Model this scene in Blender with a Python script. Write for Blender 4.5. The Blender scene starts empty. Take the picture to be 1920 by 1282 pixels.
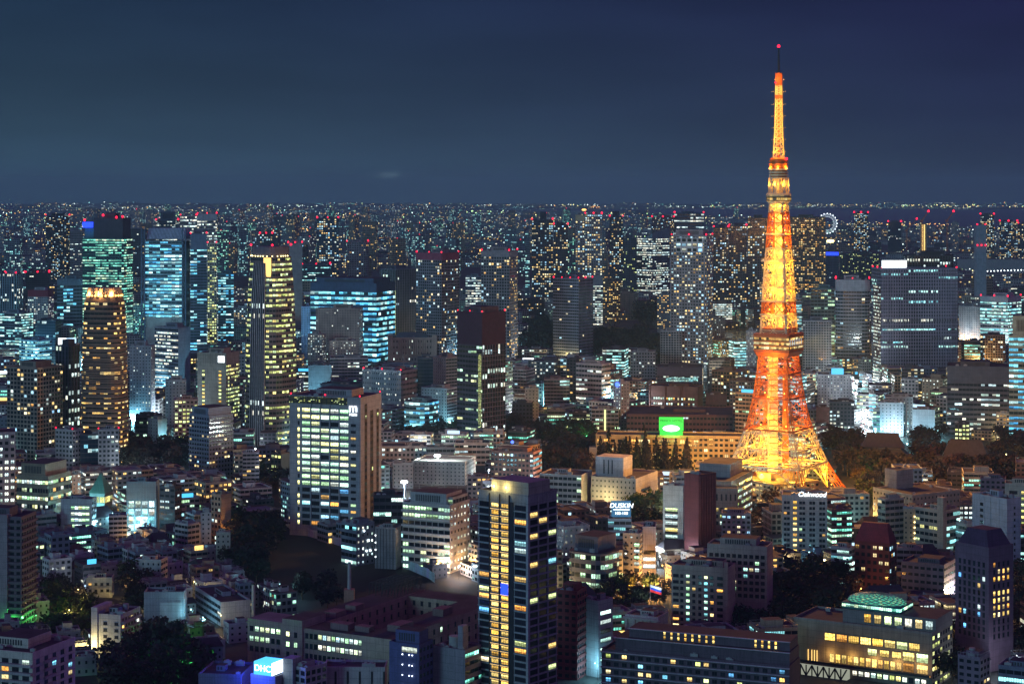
import bpy, bmesh, math, random
from mathutils import Vector, Matrix

# ------------------------------------------------------------------ camera, world, light, exposure
S = bpy.context.scene
C = S.collection
F, H, HY = 3752.0, 230.0, 350.0            # focal length in photo pixels, eye height above the tower's ground, eye-level row
cam_d = bpy.data.cameras.new('camera'); cam = bpy.data.objects.new('camera', cam_d); C.objects.link(cam)
cam.location = (0, 0, H); cam.rotation_euler = (math.radians(90), 0, 0)
cam_d.sensor_width = 36; cam_d.lens = F / 1920 * 36; cam_d.shift_y = -(641 - HY) / 1920
cam_d.clip_start = 1; cam_d.clip_end = 90000
S.camera = cam
S.view_settings.view_transform = 'Standard'; S.view_settings.look = 'None'
S.view_settings.exposure = 0.45; S.view_settings.gamma = 1
cy = S.cycles
cy.max_bounces = 3; cy.diffuse_bounces = 2; cy.glossy_bounces = 2; cy.transmission_bounces = 1; cy.volume_bounces = 0
cy.transparent_max_bounces = 4; cy.caustics_reflective = False; cy.caustics_refractive = False
cy.sample_clamp_indirect = 1.5; cy.use_denoising = True

W = bpy.data.worlds.new('World'); S.world = W; W.use_nodes = True
nt = W.node_tree; N = nt.nodes; L = nt.links
for n in list(N): N.remove(n)
def wn(t, **k):
    n = N.new(t)
    for a, v in k.items(): setattr(n, a, v)
    return n
tc = wn('ShaderNodeTexCoord'); sp = wn('ShaderNodeSeparateXYZ'); L.new(tc.outputs['Generated'], sp.inputs[0])
def wramp(stops):
    r = wn('ShaderNodeValToRGB'); e = r.color_ramp.elements
    while len(e) < len(stops): e.new(0.5)
    for i, (p, c) in enumerate(stops): e[i].position = p; e[i].color = (*c, 1)
    return r
mz = wn('ShaderNodeMapRange'); mz.inputs[1].default_value = -0.02; mz.inputs[2].default_value = 0.48; L.new(sp.outputs[2], mz.inputs[0])
ZEN = (0.078, 0.010, 0.135)
rl = wramp([(0, (0.034, 0.078, 0.128)), (0.045, (0.033, 0.075, 0.124)), (0.11, (0.022, 0.047, 0.080)), (0.24, (0.0135, 0.032, 0.070)), (0.75, ZEN)])
rr = wramp([(0, (0.027, 0.045, 0.088)), (0.045, (0.026, 0.040, 0.083)), (0.11, (0.017, 0.025, 0.071)), (0.24, (0.0125, 0.0135, 0.058)), (0.75, ZEN)])
L.new(mz.outputs[0], rl.inputs[0]); L.new(mz.outputs[0], rr.inputs[0])
mx_ = wn('ShaderNodeMapRange'); mx_.inputs[1].default_value = -0.24; mx_.inputs[2].default_value = 0.24; L.new(sp.outputs[0], mx_.inputs[0])
mix = wn('ShaderNodeMix', data_type='RGBA'); L.new(mx_.outputs[0], mix.inputs[0]); L.new(rl.outputs[0], mix.inputs[6]); L.new(rr.outputs[0], mix.inputs[7])
# low cloud banks lit faintly by the city
mp = wn('ShaderNodeMapping'); mp.inputs['Scale'].default_value = (4, 4, 20); L.new(tc.outputs['Generated'], mp.inputs[0])
nz = wn('ShaderNodeTexNoise'); nz.inputs['Scale'].default_value = 1.6; nz.inputs['Detail'].default_value = 5; nz.inputs['Roughness'].default_value = 0.55
L.new(mp.outputs[0], nz.inputs['Vector'])
mc = wn('ShaderNodeMapRange'); mc.inputs[1].default_value = 0.38; mc.inputs[2].default_value = 0.68; mc.inputs[3].default_value = 0.92; mc.inputs[4].default_value = 1.13
L.new(nz.outputs[0], mc.inputs[0])
vm = wn('ShaderNodeVectorMath', operation='SCALE'); L.new(mix.outputs[2], vm.inputs[0]); L.new(mc.outputs[0], vm.inputs['Scale'])
# unseen glow added to the sky behind the viewer to light the facades
def wm(op, a, b_, cl=False):
    n = wn('ShaderNodeMath', operation=op, use_clamp=cl)
    for i, v in enumerate((a, b_)):
        if isinstance(v, float): n.inputs[i].default_value = v
        else: L.new(v, n.inputs[i])
    return n.outputs[0]
back = wm('MULTIPLY', wm('MULTIPLY', sp.outputs[1], -1.6, True), wm('SUBTRACT', 1.0, wm('MULTIPLY', wm('ABSOLUTE', sp.outputs[2], 0.0), 2.6, True), True))
gl = wn('ShaderNodeVectorMath', operation='SCALE'); gl.inputs[0].default_value = (0.078, 0.142, 0.172); L.new(back, gl.inputs['Scale'])
ad = wn('ShaderNodeVectorMath', operation='ADD'); L.new(vm.outputs[0], ad.inputs[0]); L.new(gl.outputs[0], ad.inputs[1])
# a window reflection painted into the sky as a small pale patch
wx = wm('MULTIPLY', wm('ADD', sp.outputs[0], 0.0612), 190.0); wz = wm('MULTIPLY', wm('ADD', wm('SUBTRACT', sp.outputs[2], 0.0068), wm('MULTIPLY', sp.outputs[0], -0.02)), 620.0)
wd_ = wm('ADD', wm('MULTIPLY', wx, wx), wm('MULTIPLY', wz, wz)); wf = wm('MULTIPLY', wm('POWER', 2.718, wm('MULTIPLY', wd_, -1.0)), wm('MULTIPLY', wm('MULTIPLY', sp.outputs[1], 5.0, True), nz.outputs[0]))
ws = wn('ShaderNodeVectorMath', operation='SCALE'); ws.inputs[0].default_value = (0.11, 0.17, 0.17); L.new(wf, ws.inputs['Scale'])
ad2 = wn('ShaderNodeVectorMath', operation='ADD'); L.new(ad.outputs[0], ad2.inputs[0]); L.new(ws.outputs[0], ad2.inputs[1])
bg = wn('ShaderNodeBackground'); L.new(ad2.outputs[0], bg.inputs[0]); bg.inputs[1].default_value = 0.72
ow = wn('ShaderNodeOutputWorld'); L.new(bg.outputs[0], ow.inputs[0])

sd = bpy.data.lights.new('sun', 'SUN'); sd.energy = 0.44; sd.angle = math.radians(14); sd.color = (0.34, 0.82, 1.0)
sun = bpy.data.objects.new('sun', sd); C.objects.link(sun)
sun.rotation_euler = (math.radians(79), 0, math.radians(-42))     # added low, soft fill for the facades, from behind the viewer's left

R = random.Random(7)

# ------------------------------------------------------------------ materials
def mat(name):
    m = bpy.data.materials.new(name); m.use_nodes = True
    m.node_tree.nodes.clear()
    return m
class NB:
    """small node helper"""
    def __init__(s, m): s.t = m.node_tree; s.n = s.t.nodes; s.l = s.t.links
    def new(s, t, **k):
        n = s.n.new(t)
        for a, v in k.items(): setattr(n, a, v)
        return n
    def put(s, sock, v):
        if isinstance(v, bpy.types.NodeSocket): s.l.new(v, sock)
        elif v is not None: sock.default_value = v
    def m(s, op, a, b=None, c=None, clamp=False):
        n = s.new('ShaderNodeMath', operation=op, use_clamp=clamp)
        s.put(n.inputs[0], a); s.put(n.inputs[1], b); s.put(n.inputs[2], c)
        return n.outputs[0]
    def xyz(s, a, b, c):
        n = s.new('ShaderNodeCombineXYZ'); s.put(n.inputs[0], a); s.put(n.inputs[1], b); s.put(n.inputs[2], c); return n.outputs[0]
    def mixc(s, f, a, b, blend='MIX'):
        n = s.new('ShaderNodeMix', data_type='RGBA', blend_type=blend); s.put(n.inputs[0], f)
        for i, v in ((6, a), (7, b)):
            s.put(n.inputs[i], (*v, 1) if isinstance(v, tuple) and len(v) == 3 else v)
        return n.outputs[2]
    def ramp(s, f, stops, interp='LINEAR'):
        r = s.new('ShaderNodeValToRGB'); r.color_ramp.interpolation = interp; e = r.color_ramp.elements
        while len(e) < len(stops): e.new(0.5)
        for i, (p, c) in enumerate(stops): e[i].position = p; e[i].color = (*c, 1)
        s.put(r.inputs[0], f); return r.outputs[0]
    def noise(s, vec, scale, detail=2, dim='3D'):
        n = s.new('ShaderNodeTexNoise'); s.put(n.inputs['Vector'], vec); n.inputs['Scale'].default_value = scale; n.inputs['Detail'].default_value = detail
        return n.outputs[0]
    def white(s, vec):
        n = s.new('ShaderNodeTexWhiteNoise', noise_dimensions='3D'); s.put(n.inputs['Vector'], vec); return n.outputs
    def out(s, base, rough=0.8, ecol=None, estr=None, metal=0.0, spec=0.5):
        b = s.new('ShaderNodeBsdfPrincipled'); o = s.new('ShaderNodeOutputMaterial')
        s.put(b.inputs['Base Color'], (*base, 1) if isinstance(base, tuple) and len(base) == 3 else base)
        s.put(b.inputs['Roughness'], rough); s.put(b.inputs['Metallic'], metal); s.put(b.inputs['Specular IOR Level'], spec)
        if ecol is not None:
            s.put(b.inputs['Emission Color'], (*ecol, 1) if isinstance(ecol, tuple) and len(ecol) == 3 else ecol); s.put(b.inputs['Emission Strength'], estr)
        s.l.new(b.outputs[0], o.inputs[0])

PAL = {
 'cyan':  [(.30,.80,.95), (.48,.95,.95), (.62,1,.9), (.8,1,.95)],
 'teal':  [(.20,.75,.62), (.35,.95,.75), (.55,1,.80), (.85,1,.7)],
 'green': [(.52,.92,.58), (.70,1,.62), (.62,.95,.80), (.95,.95,.50)],
 'lime':  [(.72,.85,.30), (.9,.95,.42), (.8,1,.6), (1,.85,.35)],
 'white': [(.62,.88,1), (.85,1,.95), (1,.94,.78), (.75,1,.9)],
 'warm':  [(1,.50,.13), (1,.66,.24), (1,.78,.36), (1,.88,.56)],
 'gold':  [(1,.60,.13), (1,.68,.2), (1,.74,.26), (1,.8,.34)],
 'mix':   [(1,.55,.18), (1,.76,.34), (1,.9,.62), (.6,.9,1), (.45,.75,1)],
 'blue':  [(.20,.50,1), (.30,.75,1), (.45,.9,1), (.8,1,1)],
}
PAL['azure'] = [(.12,.52,.95), (.24,.74,1), (.42,.92,1), (.75,1,1)]
PAL = {k: [tuple(x**1.35 for x in c) for c in v] for k, v in PAL.items()}
def pal_stops(p): return [((i + .5) / len(PAL[p]) if i else 0, c) for i, c in enumerate(PAL[p])]

def facade(name, ww, wh, pal, st=1.0, grp=.5, run=4, mull=0, fvar=.5, glass=(.012,.016,.024), wall=None, soff=0.0, line=.0, grough=.12, bright=.6):
    """wall with a grid of windows: UV is counted in bays and floors; object colour = wall paint, its alpha = share of lit windows"""
    m = mat(name); b = NB(m); m.cycles.emission_sampling = 'NONE'
    uv = b.new('ShaderNodeUVMap'); uv.uv_map = 'UVMap'
    s = b.new('ShaderNodeSeparateXYZ'); b.put(s.inputs[0], uv.outputs[0]); u, v = s.outputs[0], s.outputs[1]
    oi = b.new('ShaderNodeObjectInfo'); seed = b.m('MULTIPLY', oi.outputs['Random'], 977.0)
    cu, cv, fu, fv = b.m('FLOOR', u), b.m('FLOOR', v), b.m('FRACT', u), b.m('FRACT', v)
    w1 = b.white(b.xyz(cu, cv, seed)); r1 = w1[0]
    sc = b.new('ShaderNodeSeparateColor'); b.put(sc.inputs[0], w1[1])
    r2 = b.white(b.xyz(b.m('FLOOR', b.m('DIVIDE', cu, float(run))), cv, b.m('ADD', seed, 11.3)))[0]
    rf = b.white(b.xyz(3.7, cv, b.m('ADD', seed, 5.1)))[0]
    sel = b.m('LESS_THAN', sc.outputs[0], grp)
    rr_ = b.m('ADD', b.m('MULTIPLY', r2, sel), b.m('MULTIPLY', r1, b.m('SUBTRACT', 1.0, sel)))
    alpha = oi.outputs['Alpha'] if wall is None else wall[3]
    p = b.m('MULTIPLY', alpha, b.m('ADD', 1 - fvar, b.m('MULTIPLY', rf, 2 * fvar)))
    lit = b.m('LESS_THAN', rr_, p)
    inx = b.m('LESS_THAN', b.m('ABSOLUTE', b.m('SUBTRACT', fu, .5)), ww / 2)
    iny = b.m('LESS_THAN', b.m('ABSOLUTE', b.m('SUBTRACT', fv, .5 + soff)), wh / 2)
    mask = b.m('MULTIPLY', inx, iny); glassm = mask
    if mull:
        fm = b.m('FRACT', b.m('MULTIPLY', fu, float(mull)))
        mask = b.m('MULTIPLY', mask, b.m('GREATER_THAN', b.m('ABSOLUTE', b.m('SUBTRACT', fm, .5)), -1.0))
        mask = b.m('MULTIPLY', mask, b.m('LESS_THAN', b.m('ABSOLUTE', b.m('SUBTRACT', fm, .5)), .42))
    # rooms behind the glass: blinds drawn part way, ceiling lamps, furniture
    room = b.noise(b.xyz(b.m('MULTIPLY', u, 3.1), b.m('MULTIPLY', v, 3.7), seed), 2.0, 3)
    room = b.m('MULTIPLY_ADD', room, 2.4, -.45, clamp=False); room = b.m('MAXIMUM', room, .12)
    blind = b.m('LESS_THAN', b.m('SUBTRACT', .5 + soff + wh / 2, fv), b.m('MULTIPLY_ADD', sc.outputs[1], wh * .9, wh * .35))
    blind = b.m('MULTIPLY_ADD', blind, .78, .22)
    br = b.m('MULTIPLY_ADD', b.m('POWER', sc.outputs[2], 1.6), 1.25, bright * .6)
    e = b.m('MULTIPLY', b.m('MULTIPLY', b.m('MULTIPLY', lit, mask), b.m('MULTIPLY', room, blind)), b.m('MULTIPLY', br, st*1.7))
    pr = b.white(b.xyz(b.m('FLOOR', b.m('DIVIDE', cu, float(max(1, run)))), cv, b.m('ADD', seed, 31.7)))[0]
    pr = b.m('MULTIPLY_ADD', pr, .7, b.m('MULTIPLY', sc.outputs[1], .3))
    ecol = b.ramp(pr, pal_stops(pal))
    wc = oi.outputs['Color'] if wall is None else (*wall[:3], 1)
    geo = b.new('ShaderNodeTexCoord')
    stain = b.noise(b.xyz(b.m('MULTIPLY', u, .35), b.m('MULTIPLY', v, .12), seed), 1.5, 4)
    wc = b.mixc(1.0, wc, b.ramp(stain, [(.28, (.58, .58, .61)), (.72, (1.16, 1.14, 1.1))]), 'MULTIPLY')
    if line:
        joint = b.m('LESS_THAN', fv, line)
        wc = b.mixc(joint, wc, (.03, .03, .035))
    base = b.mixc(glassm, wc, glass)
    b.out(base, b.m('MULTIPLY_ADD', glassm, grough - .78, .78), ecol, e)
    return m

FM = {
 'OC': facade('office_facade_cyan', .93, .52, 'cyan', 1.05, .8, 5, 3, .35),
 'OT': facade('office_facade_teal', .96, .45, 'teal', .95, .85, 6, 2, .4, glass=(.01,.03,.035)),
 'OG': facade('office_facade_green', .86, .50, 'green', .95, .6, 4, 2, .55),
 'OL': facade('office_facade_lime', .84, .46, 'lime', .95, .55, 4, 2, .7),
 'OW': facade('office_facade_white', .90, .46, 'white', 1.0, .65, 5, 3, .5),
 'OP': facade('office_facade_punched', .56, .50, 'white', 1.05, .35, 3, 2, .3),
 'OY': facade('office_facade_yellow', .62, .52, 'lime', 1.05, .3, 3, 2, .3),
 'RW': facade('flats_facade_warm', .60, .50, 'warm', 1.05, .15, 2, 2, .25),
 'RM': facade('flats_facade_mixed', .58, .48, 'mix', 1.1, .1, 2, 2, .25),
 'RB': facade('flats_facade_balcony', .90, .50, 'mix', .95, .2, 2, 3, .25, soff=.12),
 'RG': facade('flats_facade_grid', .70, .64, 'mix', .9, .15, 2, 1, .3),
 'GF': facade('fin_facade', .55, .90, 'white', .85, .7, 6, 0, .8),
 'GG': facade('grille_facade', .66, .60, 'cyan', .8, .85, 12, 0, .9, glass=(.01,.014,.03)),
 'BL': facade('blank_facade', .30, .36, 'white', 1.0, .1, 2, 0, .3),
 'GB': facade('glass_facade_blue', .95, .80, 'blue', .6, .6, 4, 3, .5, glass=(.012,.03,.055)),
 'GC': facade('glass_facade_cyan', .94, .52, 'azure', 1.0, .75, 3, 3, .25, glass=(.02,.05,.06)),
 'DK': facade('dark_facade', .70, .40, 'white', .8, .4, 3, 2, .6),
 'TB': facade('curved_terrace_facade', .95, .48, 'warm', 1.0, .5, 3, 3, .35, glass=(.012,.010,.010)),
}
def plain(name, col, rough=.85, var=.3, scale=.25, spec=.3, metal=0):
    m = mat(name); b = NB(m); t = b.new('ShaderNodeTexCoord')
    n = b.noise(t.outputs['Object'], scale, 5)
    n2 = b.noise(t.outputs['Object'], scale * 9, 3)
    k = b.m('ADD', b.m('MULTIPLY', n, .7), b.m('MULTIPLY', n2, .3))
    c = b.ramp(k, [(.3, tuple(x * (1 - var) for x in col)), (.7, tuple(min(1, x * (1 + var)) for x in col))])
    b.out(c, rough, spec=spec, metal=metal); return m
def painted(name, rough=.8, var=.34, scale=.2):
    """object colour with weathering"""
    m = mat(name); b = NB(m); t = b.new('ShaderNodeTexCoord'); oi = b.new('ShaderNodeObjectInfo')
    n = b.noise(t.outputs['Object'], scale, 5); n2 = b.noise(t.outputs['Object'], scale * 8, 3)
    sx = b.new('ShaderNodeSeparateXYZ'); b.put(sx.inputs[0], t.outputs['Object']); h = b.m('ADD', sx.outputs[0], sx.outputs[1])
    n3 = b.noise(b.xyz(b.m('MULTIPLY', h, 1.6), 0.0, b.m('MULTIPLY', sx.outputs[2], .07)), 1.0, 3)      # rain streaks
    k = b.m('ADD', b.m('MULTIPLY', n, .4), b.m('ADD', b.m('MULTIPLY', n2, .2), b.m('MULTIPLY', n3, .4)))
    c = b.mixc(1.0, oi.outputs['Color'], b.ramp(k, [(.32, (1 - var,) * 3), (.68, (1 + var,) * 3)]), 'MULTIPLY')
    j = b.m('MAXIMUM', b.m('LESS_THAN', b.m('FRACT', b.m('DIVIDE', sx.outputs[2], 3.4)), .055), b.m('LESS_THAN', b.m('FRACT', b.m('DIVIDE', h, 4.6)), .035))
    c = b.mixc(b.m('MULTIPLY', j, .4), c, (.03, .03, .035))                                                # panel joints
    b.out(c, rough, spec=.3); return m
def glow(name, col, st, sample=False):
    m = mat(name); b = NB(m); m.cycles.emission_sampling = 'AUTO' if sample else 'NONE'
    b.out((.02, .02, .02), .6, col, st); return m
M = {
 'roof': plain('roof_felt', (.062, .058, .068), var=.5, scale=.12),
 'roofl': plain('roof_light_screed', (.20, .20, .22), var=.35, scale=.12),
 'conc': plain('concrete', (.34, .35, .37), var=.2),
 'paint': painted('painted_wall'),
 'asphalt': plain('asphalt', (.05, .05, .055), var=.3),
 'steel': plain('grey_steel', (.30, .32, .34), rough=.45, var=.2),
 'dark': plain('dark_metal', (.035, .035, .045), rough=.5, var=.3),
 'tile': plain('dark_roof_tiles', (.04, .037, .05), var=.4, scale=.5, rough=.6),
 'wood': plain('weathered_timber', (.16, .10, .06), var=.3),
 'red': glow('red_beacon_lamp', (1, .008, .035), 3.4),
 'lw': glow('white_lamp', (.85, .97, 1), 6), 'lc': glow('cyan_lamp', (.45, .95, 1), 5), 'lo': glow('orange_lamp', (1, .5, .1), 5),
 'ly': glow('yellow_lamp', (1, .8, .3), 5), 'lg': glow('green_lamp', (.15, 1, .35), 3), 'lb': glow('blue_lamp', (.05, .12, 1), 3),
 'signw': glow('white_sign_light', (.85, .95, 1), 2.6), 'signb': glow('blue_sign_light', (.02, .06, 1), 1.6), 'signc': glow('cyan_sign_light', (.08, .55, 1), 1.1),
 'signg': glow('green_sign_light', (.01, .85, .07), .95), 'signp': glow('pale_sign_light', (.5, .75, 1), 1.2), 'gold': glow('gold_strip_light', (1, .62, .18), 1.4),
 'limes': glow('lime_strip_light', (.85, .95, .4), 1.1),
}
def window_mat(name, pal, st):
    """one lit window: frame cross, blind and room seen through the pane (UV 0..1)"""
    m = mat(name); b = NB(m); m.cycles.emission_sampling = 'NONE'
    uv = b.new('ShaderNodeUVMap'); uv.uv_map = 'UVMap'; s = b.new('ShaderNodeSeparateXYZ'); b.put(s.inputs[0], uv.outputs[0])
    oi = b.new('ShaderNodeObjectInfo'); r = oi.outputs['Random']
    w = b.white(b.xyz(r, 1.3, 7.1)); sc = b.new('ShaderNodeSeparateColor'); b.put(sc.inputs[0], w[1])
    room = b.noise(b.xyz(b.m('MULTIPLY_ADD', s.outputs[0], 3.0, b.m('MULTIPLY', r, 91.0)), b.m('MULTIPLY', s.outputs[1], 2.4), b.m('MULTIPLY', r, 37.0)), 1.6, 3)
    room = b.m('MAXIMUM', b.m('MULTIPLY_ADD', room, 2.6, -.5), .08)
    bl = b.m('MULTIPLY_ADD', b.m('GREATER_THAN', s.outputs[1], b.m('MULTIPLY', sc.outputs[0], .75)), .7, .3)
    e = b.m('MULTIPLY', b.m('MULTIPLY', room, bl), b.m('MULTIPLY_ADD', sc.outputs[1], st, st * .35))
    b.out((.02, .022, .028), .15, b.ramp(sc.outputs[2], pal_stops(pal)), e); return m
WM = {k: window_mat('lit_window_' + k, k, 1.95) for k in PAL}
WM['dark'] = mat('unlit_window'); _b = NB(WM['dark']); _o = _b.new('ShaderNodeObjectInfo')
_b.out(_b.ramp(_o.outputs['Random'], [(0, (.010, .012, .02)), (1, (.035, .04, .06))]), .12)

# ------------------------------------------------------------------ mesh helpers
class MB:
    def __init__(s): s.v, s.f, s.uv, s.mi = [], [], [], []
    def quad(s, pts, uv=None, mi=0):
        i = len(s.v); s.v += [tuple(p) for p in pts]; s.f.append(tuple(range(i, i + len(pts))))
        s.uv.append(uv or [(0, 0)] * len(pts)); s.mi.append(mi)
    def box(s, x0, y0, z0, x1, y1, z1, mi=0, bottom=False, uvs=1.0):
        p = [(x0,y0),(x1,y0),(x1,y1),(x0,y1)]
        s.prism(p, z0, z1, mi, mi, uvs, uvs)
        if bottom: s.quad([(x0,y1,z0),(x1,y1,z0),(x1,y0,z0),(x0,y0,z0)], mi=mi)
    def prism(s, p, z0, z1, mi=0, mt=1, bay=3.2, fl=3.6, top=True, q=None, off=(0, 0), faces=None):
        """walls round the footprint p (counter-clockwise), whole bays per face; q = footprint at the top"""
        q = q or p; n = len(p); nf = (z1 - z0) / fl
        for i in range(n):
            a, b_ = p[i], p[(i+1) % n]; c, d = q[(i+1) % n], q[i]
            w = math.hypot(b_[0]-a[0], b_[1]-a[1]); nb = max(1, round(w / bay))
            u0 = off[0] + i * 57; v0 = off[1]
            m_ = faces[i] if faces else mi
            s.quad([(a[0],a[1],z0),(b_[0],b_[1],z0),(c[0],c[1],z1),(d[0],d[1],z1)], [(u0,v0),(u0+nb,v0),(u0+nb,v0+nf),(u0,v0+nf)], m_)
        if top: s.quad([(x,y,z1) for x,y in q], [(.01,.01)]*n, mt)
    def bar(s, a, b_, w, mi=0):
        a, b_ = Vector(a), Vector(b_); d = b_ - a
        if d.length < 1e-6: return
        d.normalize(); up = Vector((0,0,1)) if abs(d.z) < .9 else Vector((1,0,0))
        x = d.cross(up).normalized() * w/2; y = d.cross(x).normalized() * w/2
        r1 = [a-x-y, a+x-y, a+x+y, a-x+y]; r2 = [v+(b_-a) for v in r1]
        for i in range(4):
            j = (i+1) % 4; s.quad([r1[i], r1[j], r2[j], r2[i]], mi=mi)
        s.quad(r1[::-1], mi=mi); s.quad(r2, mi=mi)
    def cyl(s, cx, cy_, z0, z1, r0, r1=None, n=12, mi=0, cap=True):
        r1 = r0 if r1 is None else r1
        p = [(cx+r0*math.cos(t*2*math.pi/n), cy_+r0*math.sin(t*2*math.pi/n)) for t in range(n)]
        q = [(cx+r1*math.cos(t*2*math.pi/n), cy_+r1*math.sin(t*2*math.pi/n)) for t in range(n)]
        s.prism(p, z0, z1, mi, mi, 3, 3, cap, q)
    def dome(s, cx, cy_, cz, rx, ry, rz, n=14, m=5, mi=0, full=False):
        lo = -m if full else 0
        for j in range(lo, m):
            t0, t1 = j/m*math.pi/2, (j+1)/m*math.pi/2
            for i in range(n):
                a0, a1 = i/n*2*math.pi, (i+1)/n*2*math.pi
                P = lambda a, t: (cx+rx*math.cos(a)*math.cos(t), cy_+ry*math.sin(a)*math.cos(t), cz+rz*math.sin(t))
                s.quad([P(a0,t0),P(a1,t0),P(a1,t1),P(a0,t1)], [(i,j),(i+1,j),(i+1,j+1),(i,j+1)], mi)
    def mesh(s, name, mats):
        me = bpy.data.meshes.new(name); me.from_pydata(s.v, [], s.f)
        for m_ in (mats if isinstance(mats, (list, tuple)) else [mats]): me.materials.append(m_)
        ul = me.uv_layers.new(name='UVMap').data
        k = 0
        for uvs in s.uv:
            for t in uvs: ul[k].uv = t; k += 1
        me.polygons.foreach_set('material_index', s.mi); me.update()
        return me
    def build(s, name, mats, parent=None, color=None, loc=(0,0,0)):
        return link(name, s.mesh(name, mats), parent, color, loc)
def link(name, data, parent=None, color=None, loc=(0,0,0), rz=0):
    o = bpy.data.objects.new(name, data); C.objects.link(o); o.parent = parent; o.location = loc; o.rotation_euler = (0,0,rz)
    if color: o.color = color if len(color) == 4 else (*color, 1)
    elif parent: o.color = parent.color
    return o
def tag(o, label=None, cat=None, group=None, kind=None):
    if label: o['label'] = label
    if cat: o['category'] = cat
    if group: o['group'] = group
    if kind: o['kind'] = kind
    return o
def thing(name, label, cat, loc=(0,0,0), rz=0, group=None):
    return tag(link(name, None, None, None, loc, rz), label, cat, group)
def copy_tree(o, parent=None):
    c = o.copy(); C.objects.link(c); c.parent = parent
    for ch in list(o.children): copy_tree(ch, c)
    return c
def G(x, y, z=0.0):
    """world point at height z that the photo shows at (x, y)"""
    Y = F * (H - z) / (y - HY); return ((x - 960) * Y / F, Y, z)

_b = MB(); _b.dome(0,0,0,1,1,1,8,3,full=True); BALL = _b.mesh('lamp_bulb', M['red'])
_ball = {}
def ball(name, parent, loc, r, mk):
    if mk not in _ball:
        b2 = MB(); b2.dome(0,0,0,1,1,1,8,3,full=True); _ball[mk] = b2.mesh('bulb', M[mk])
    o = link(name, _ball[mk], parent, None, loc); o.scale = (r, r, r); return o
LAMP = 7.5
def spot(parent, loc, power, col, direction, angle, r=1.0, name='spill_light'):
    ld = bpy.data.lights.new(name, 'SPOT'); ld.energy = power; ld.color = col; ld.shadow_soft_size = r; ld.spot_size = math.radians(angle); ld.spot_blend = .6
    o = bpy.data.objects.new(name, ld); C.objects.link(o); o.parent = parent; o.location = loc; o.rotation_euler = Vector(direction).to_track_quat('-Z', 'Y').to_euler(); return o
def lamp_light(parent, loc, power, col, r=.6, name='lamp_glow'):
    ld = bpy.data.lights.new(name, 'POINT'); ld.energy = power*LAMP; ld.color = col; ld.shadow_soft_size = r
    o = bpy.data.objects.new(name, ld); C.objects.link(o); o.parent = parent; o.location = loc; return o
def text(name, body, parent, loc, size, mk, rot=(math.pi/2, 0, 0), ext=.05, align='CENTER', shear=0):
    cu = bpy.data.curves.new(name, 'FONT'); cu.body = body; cu.size = size; cu.extrude = ext; cu.align_x = align; cu.align_y = 'CENTER'; cu.shear = shear
    cu.materials.append(M[mk]); t = bpy.data.objects.new('t', cu); C.objects.link(t)
    me = bpy.data.meshes.new_from_object(t.evaluated_get(bpy.context.evaluated_depsgraph_get())); me.name = name
    bpy.data.objects.remove(t); o = link(name, me, parent, None, loc); o.rotation_euler = rot; return o

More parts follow.
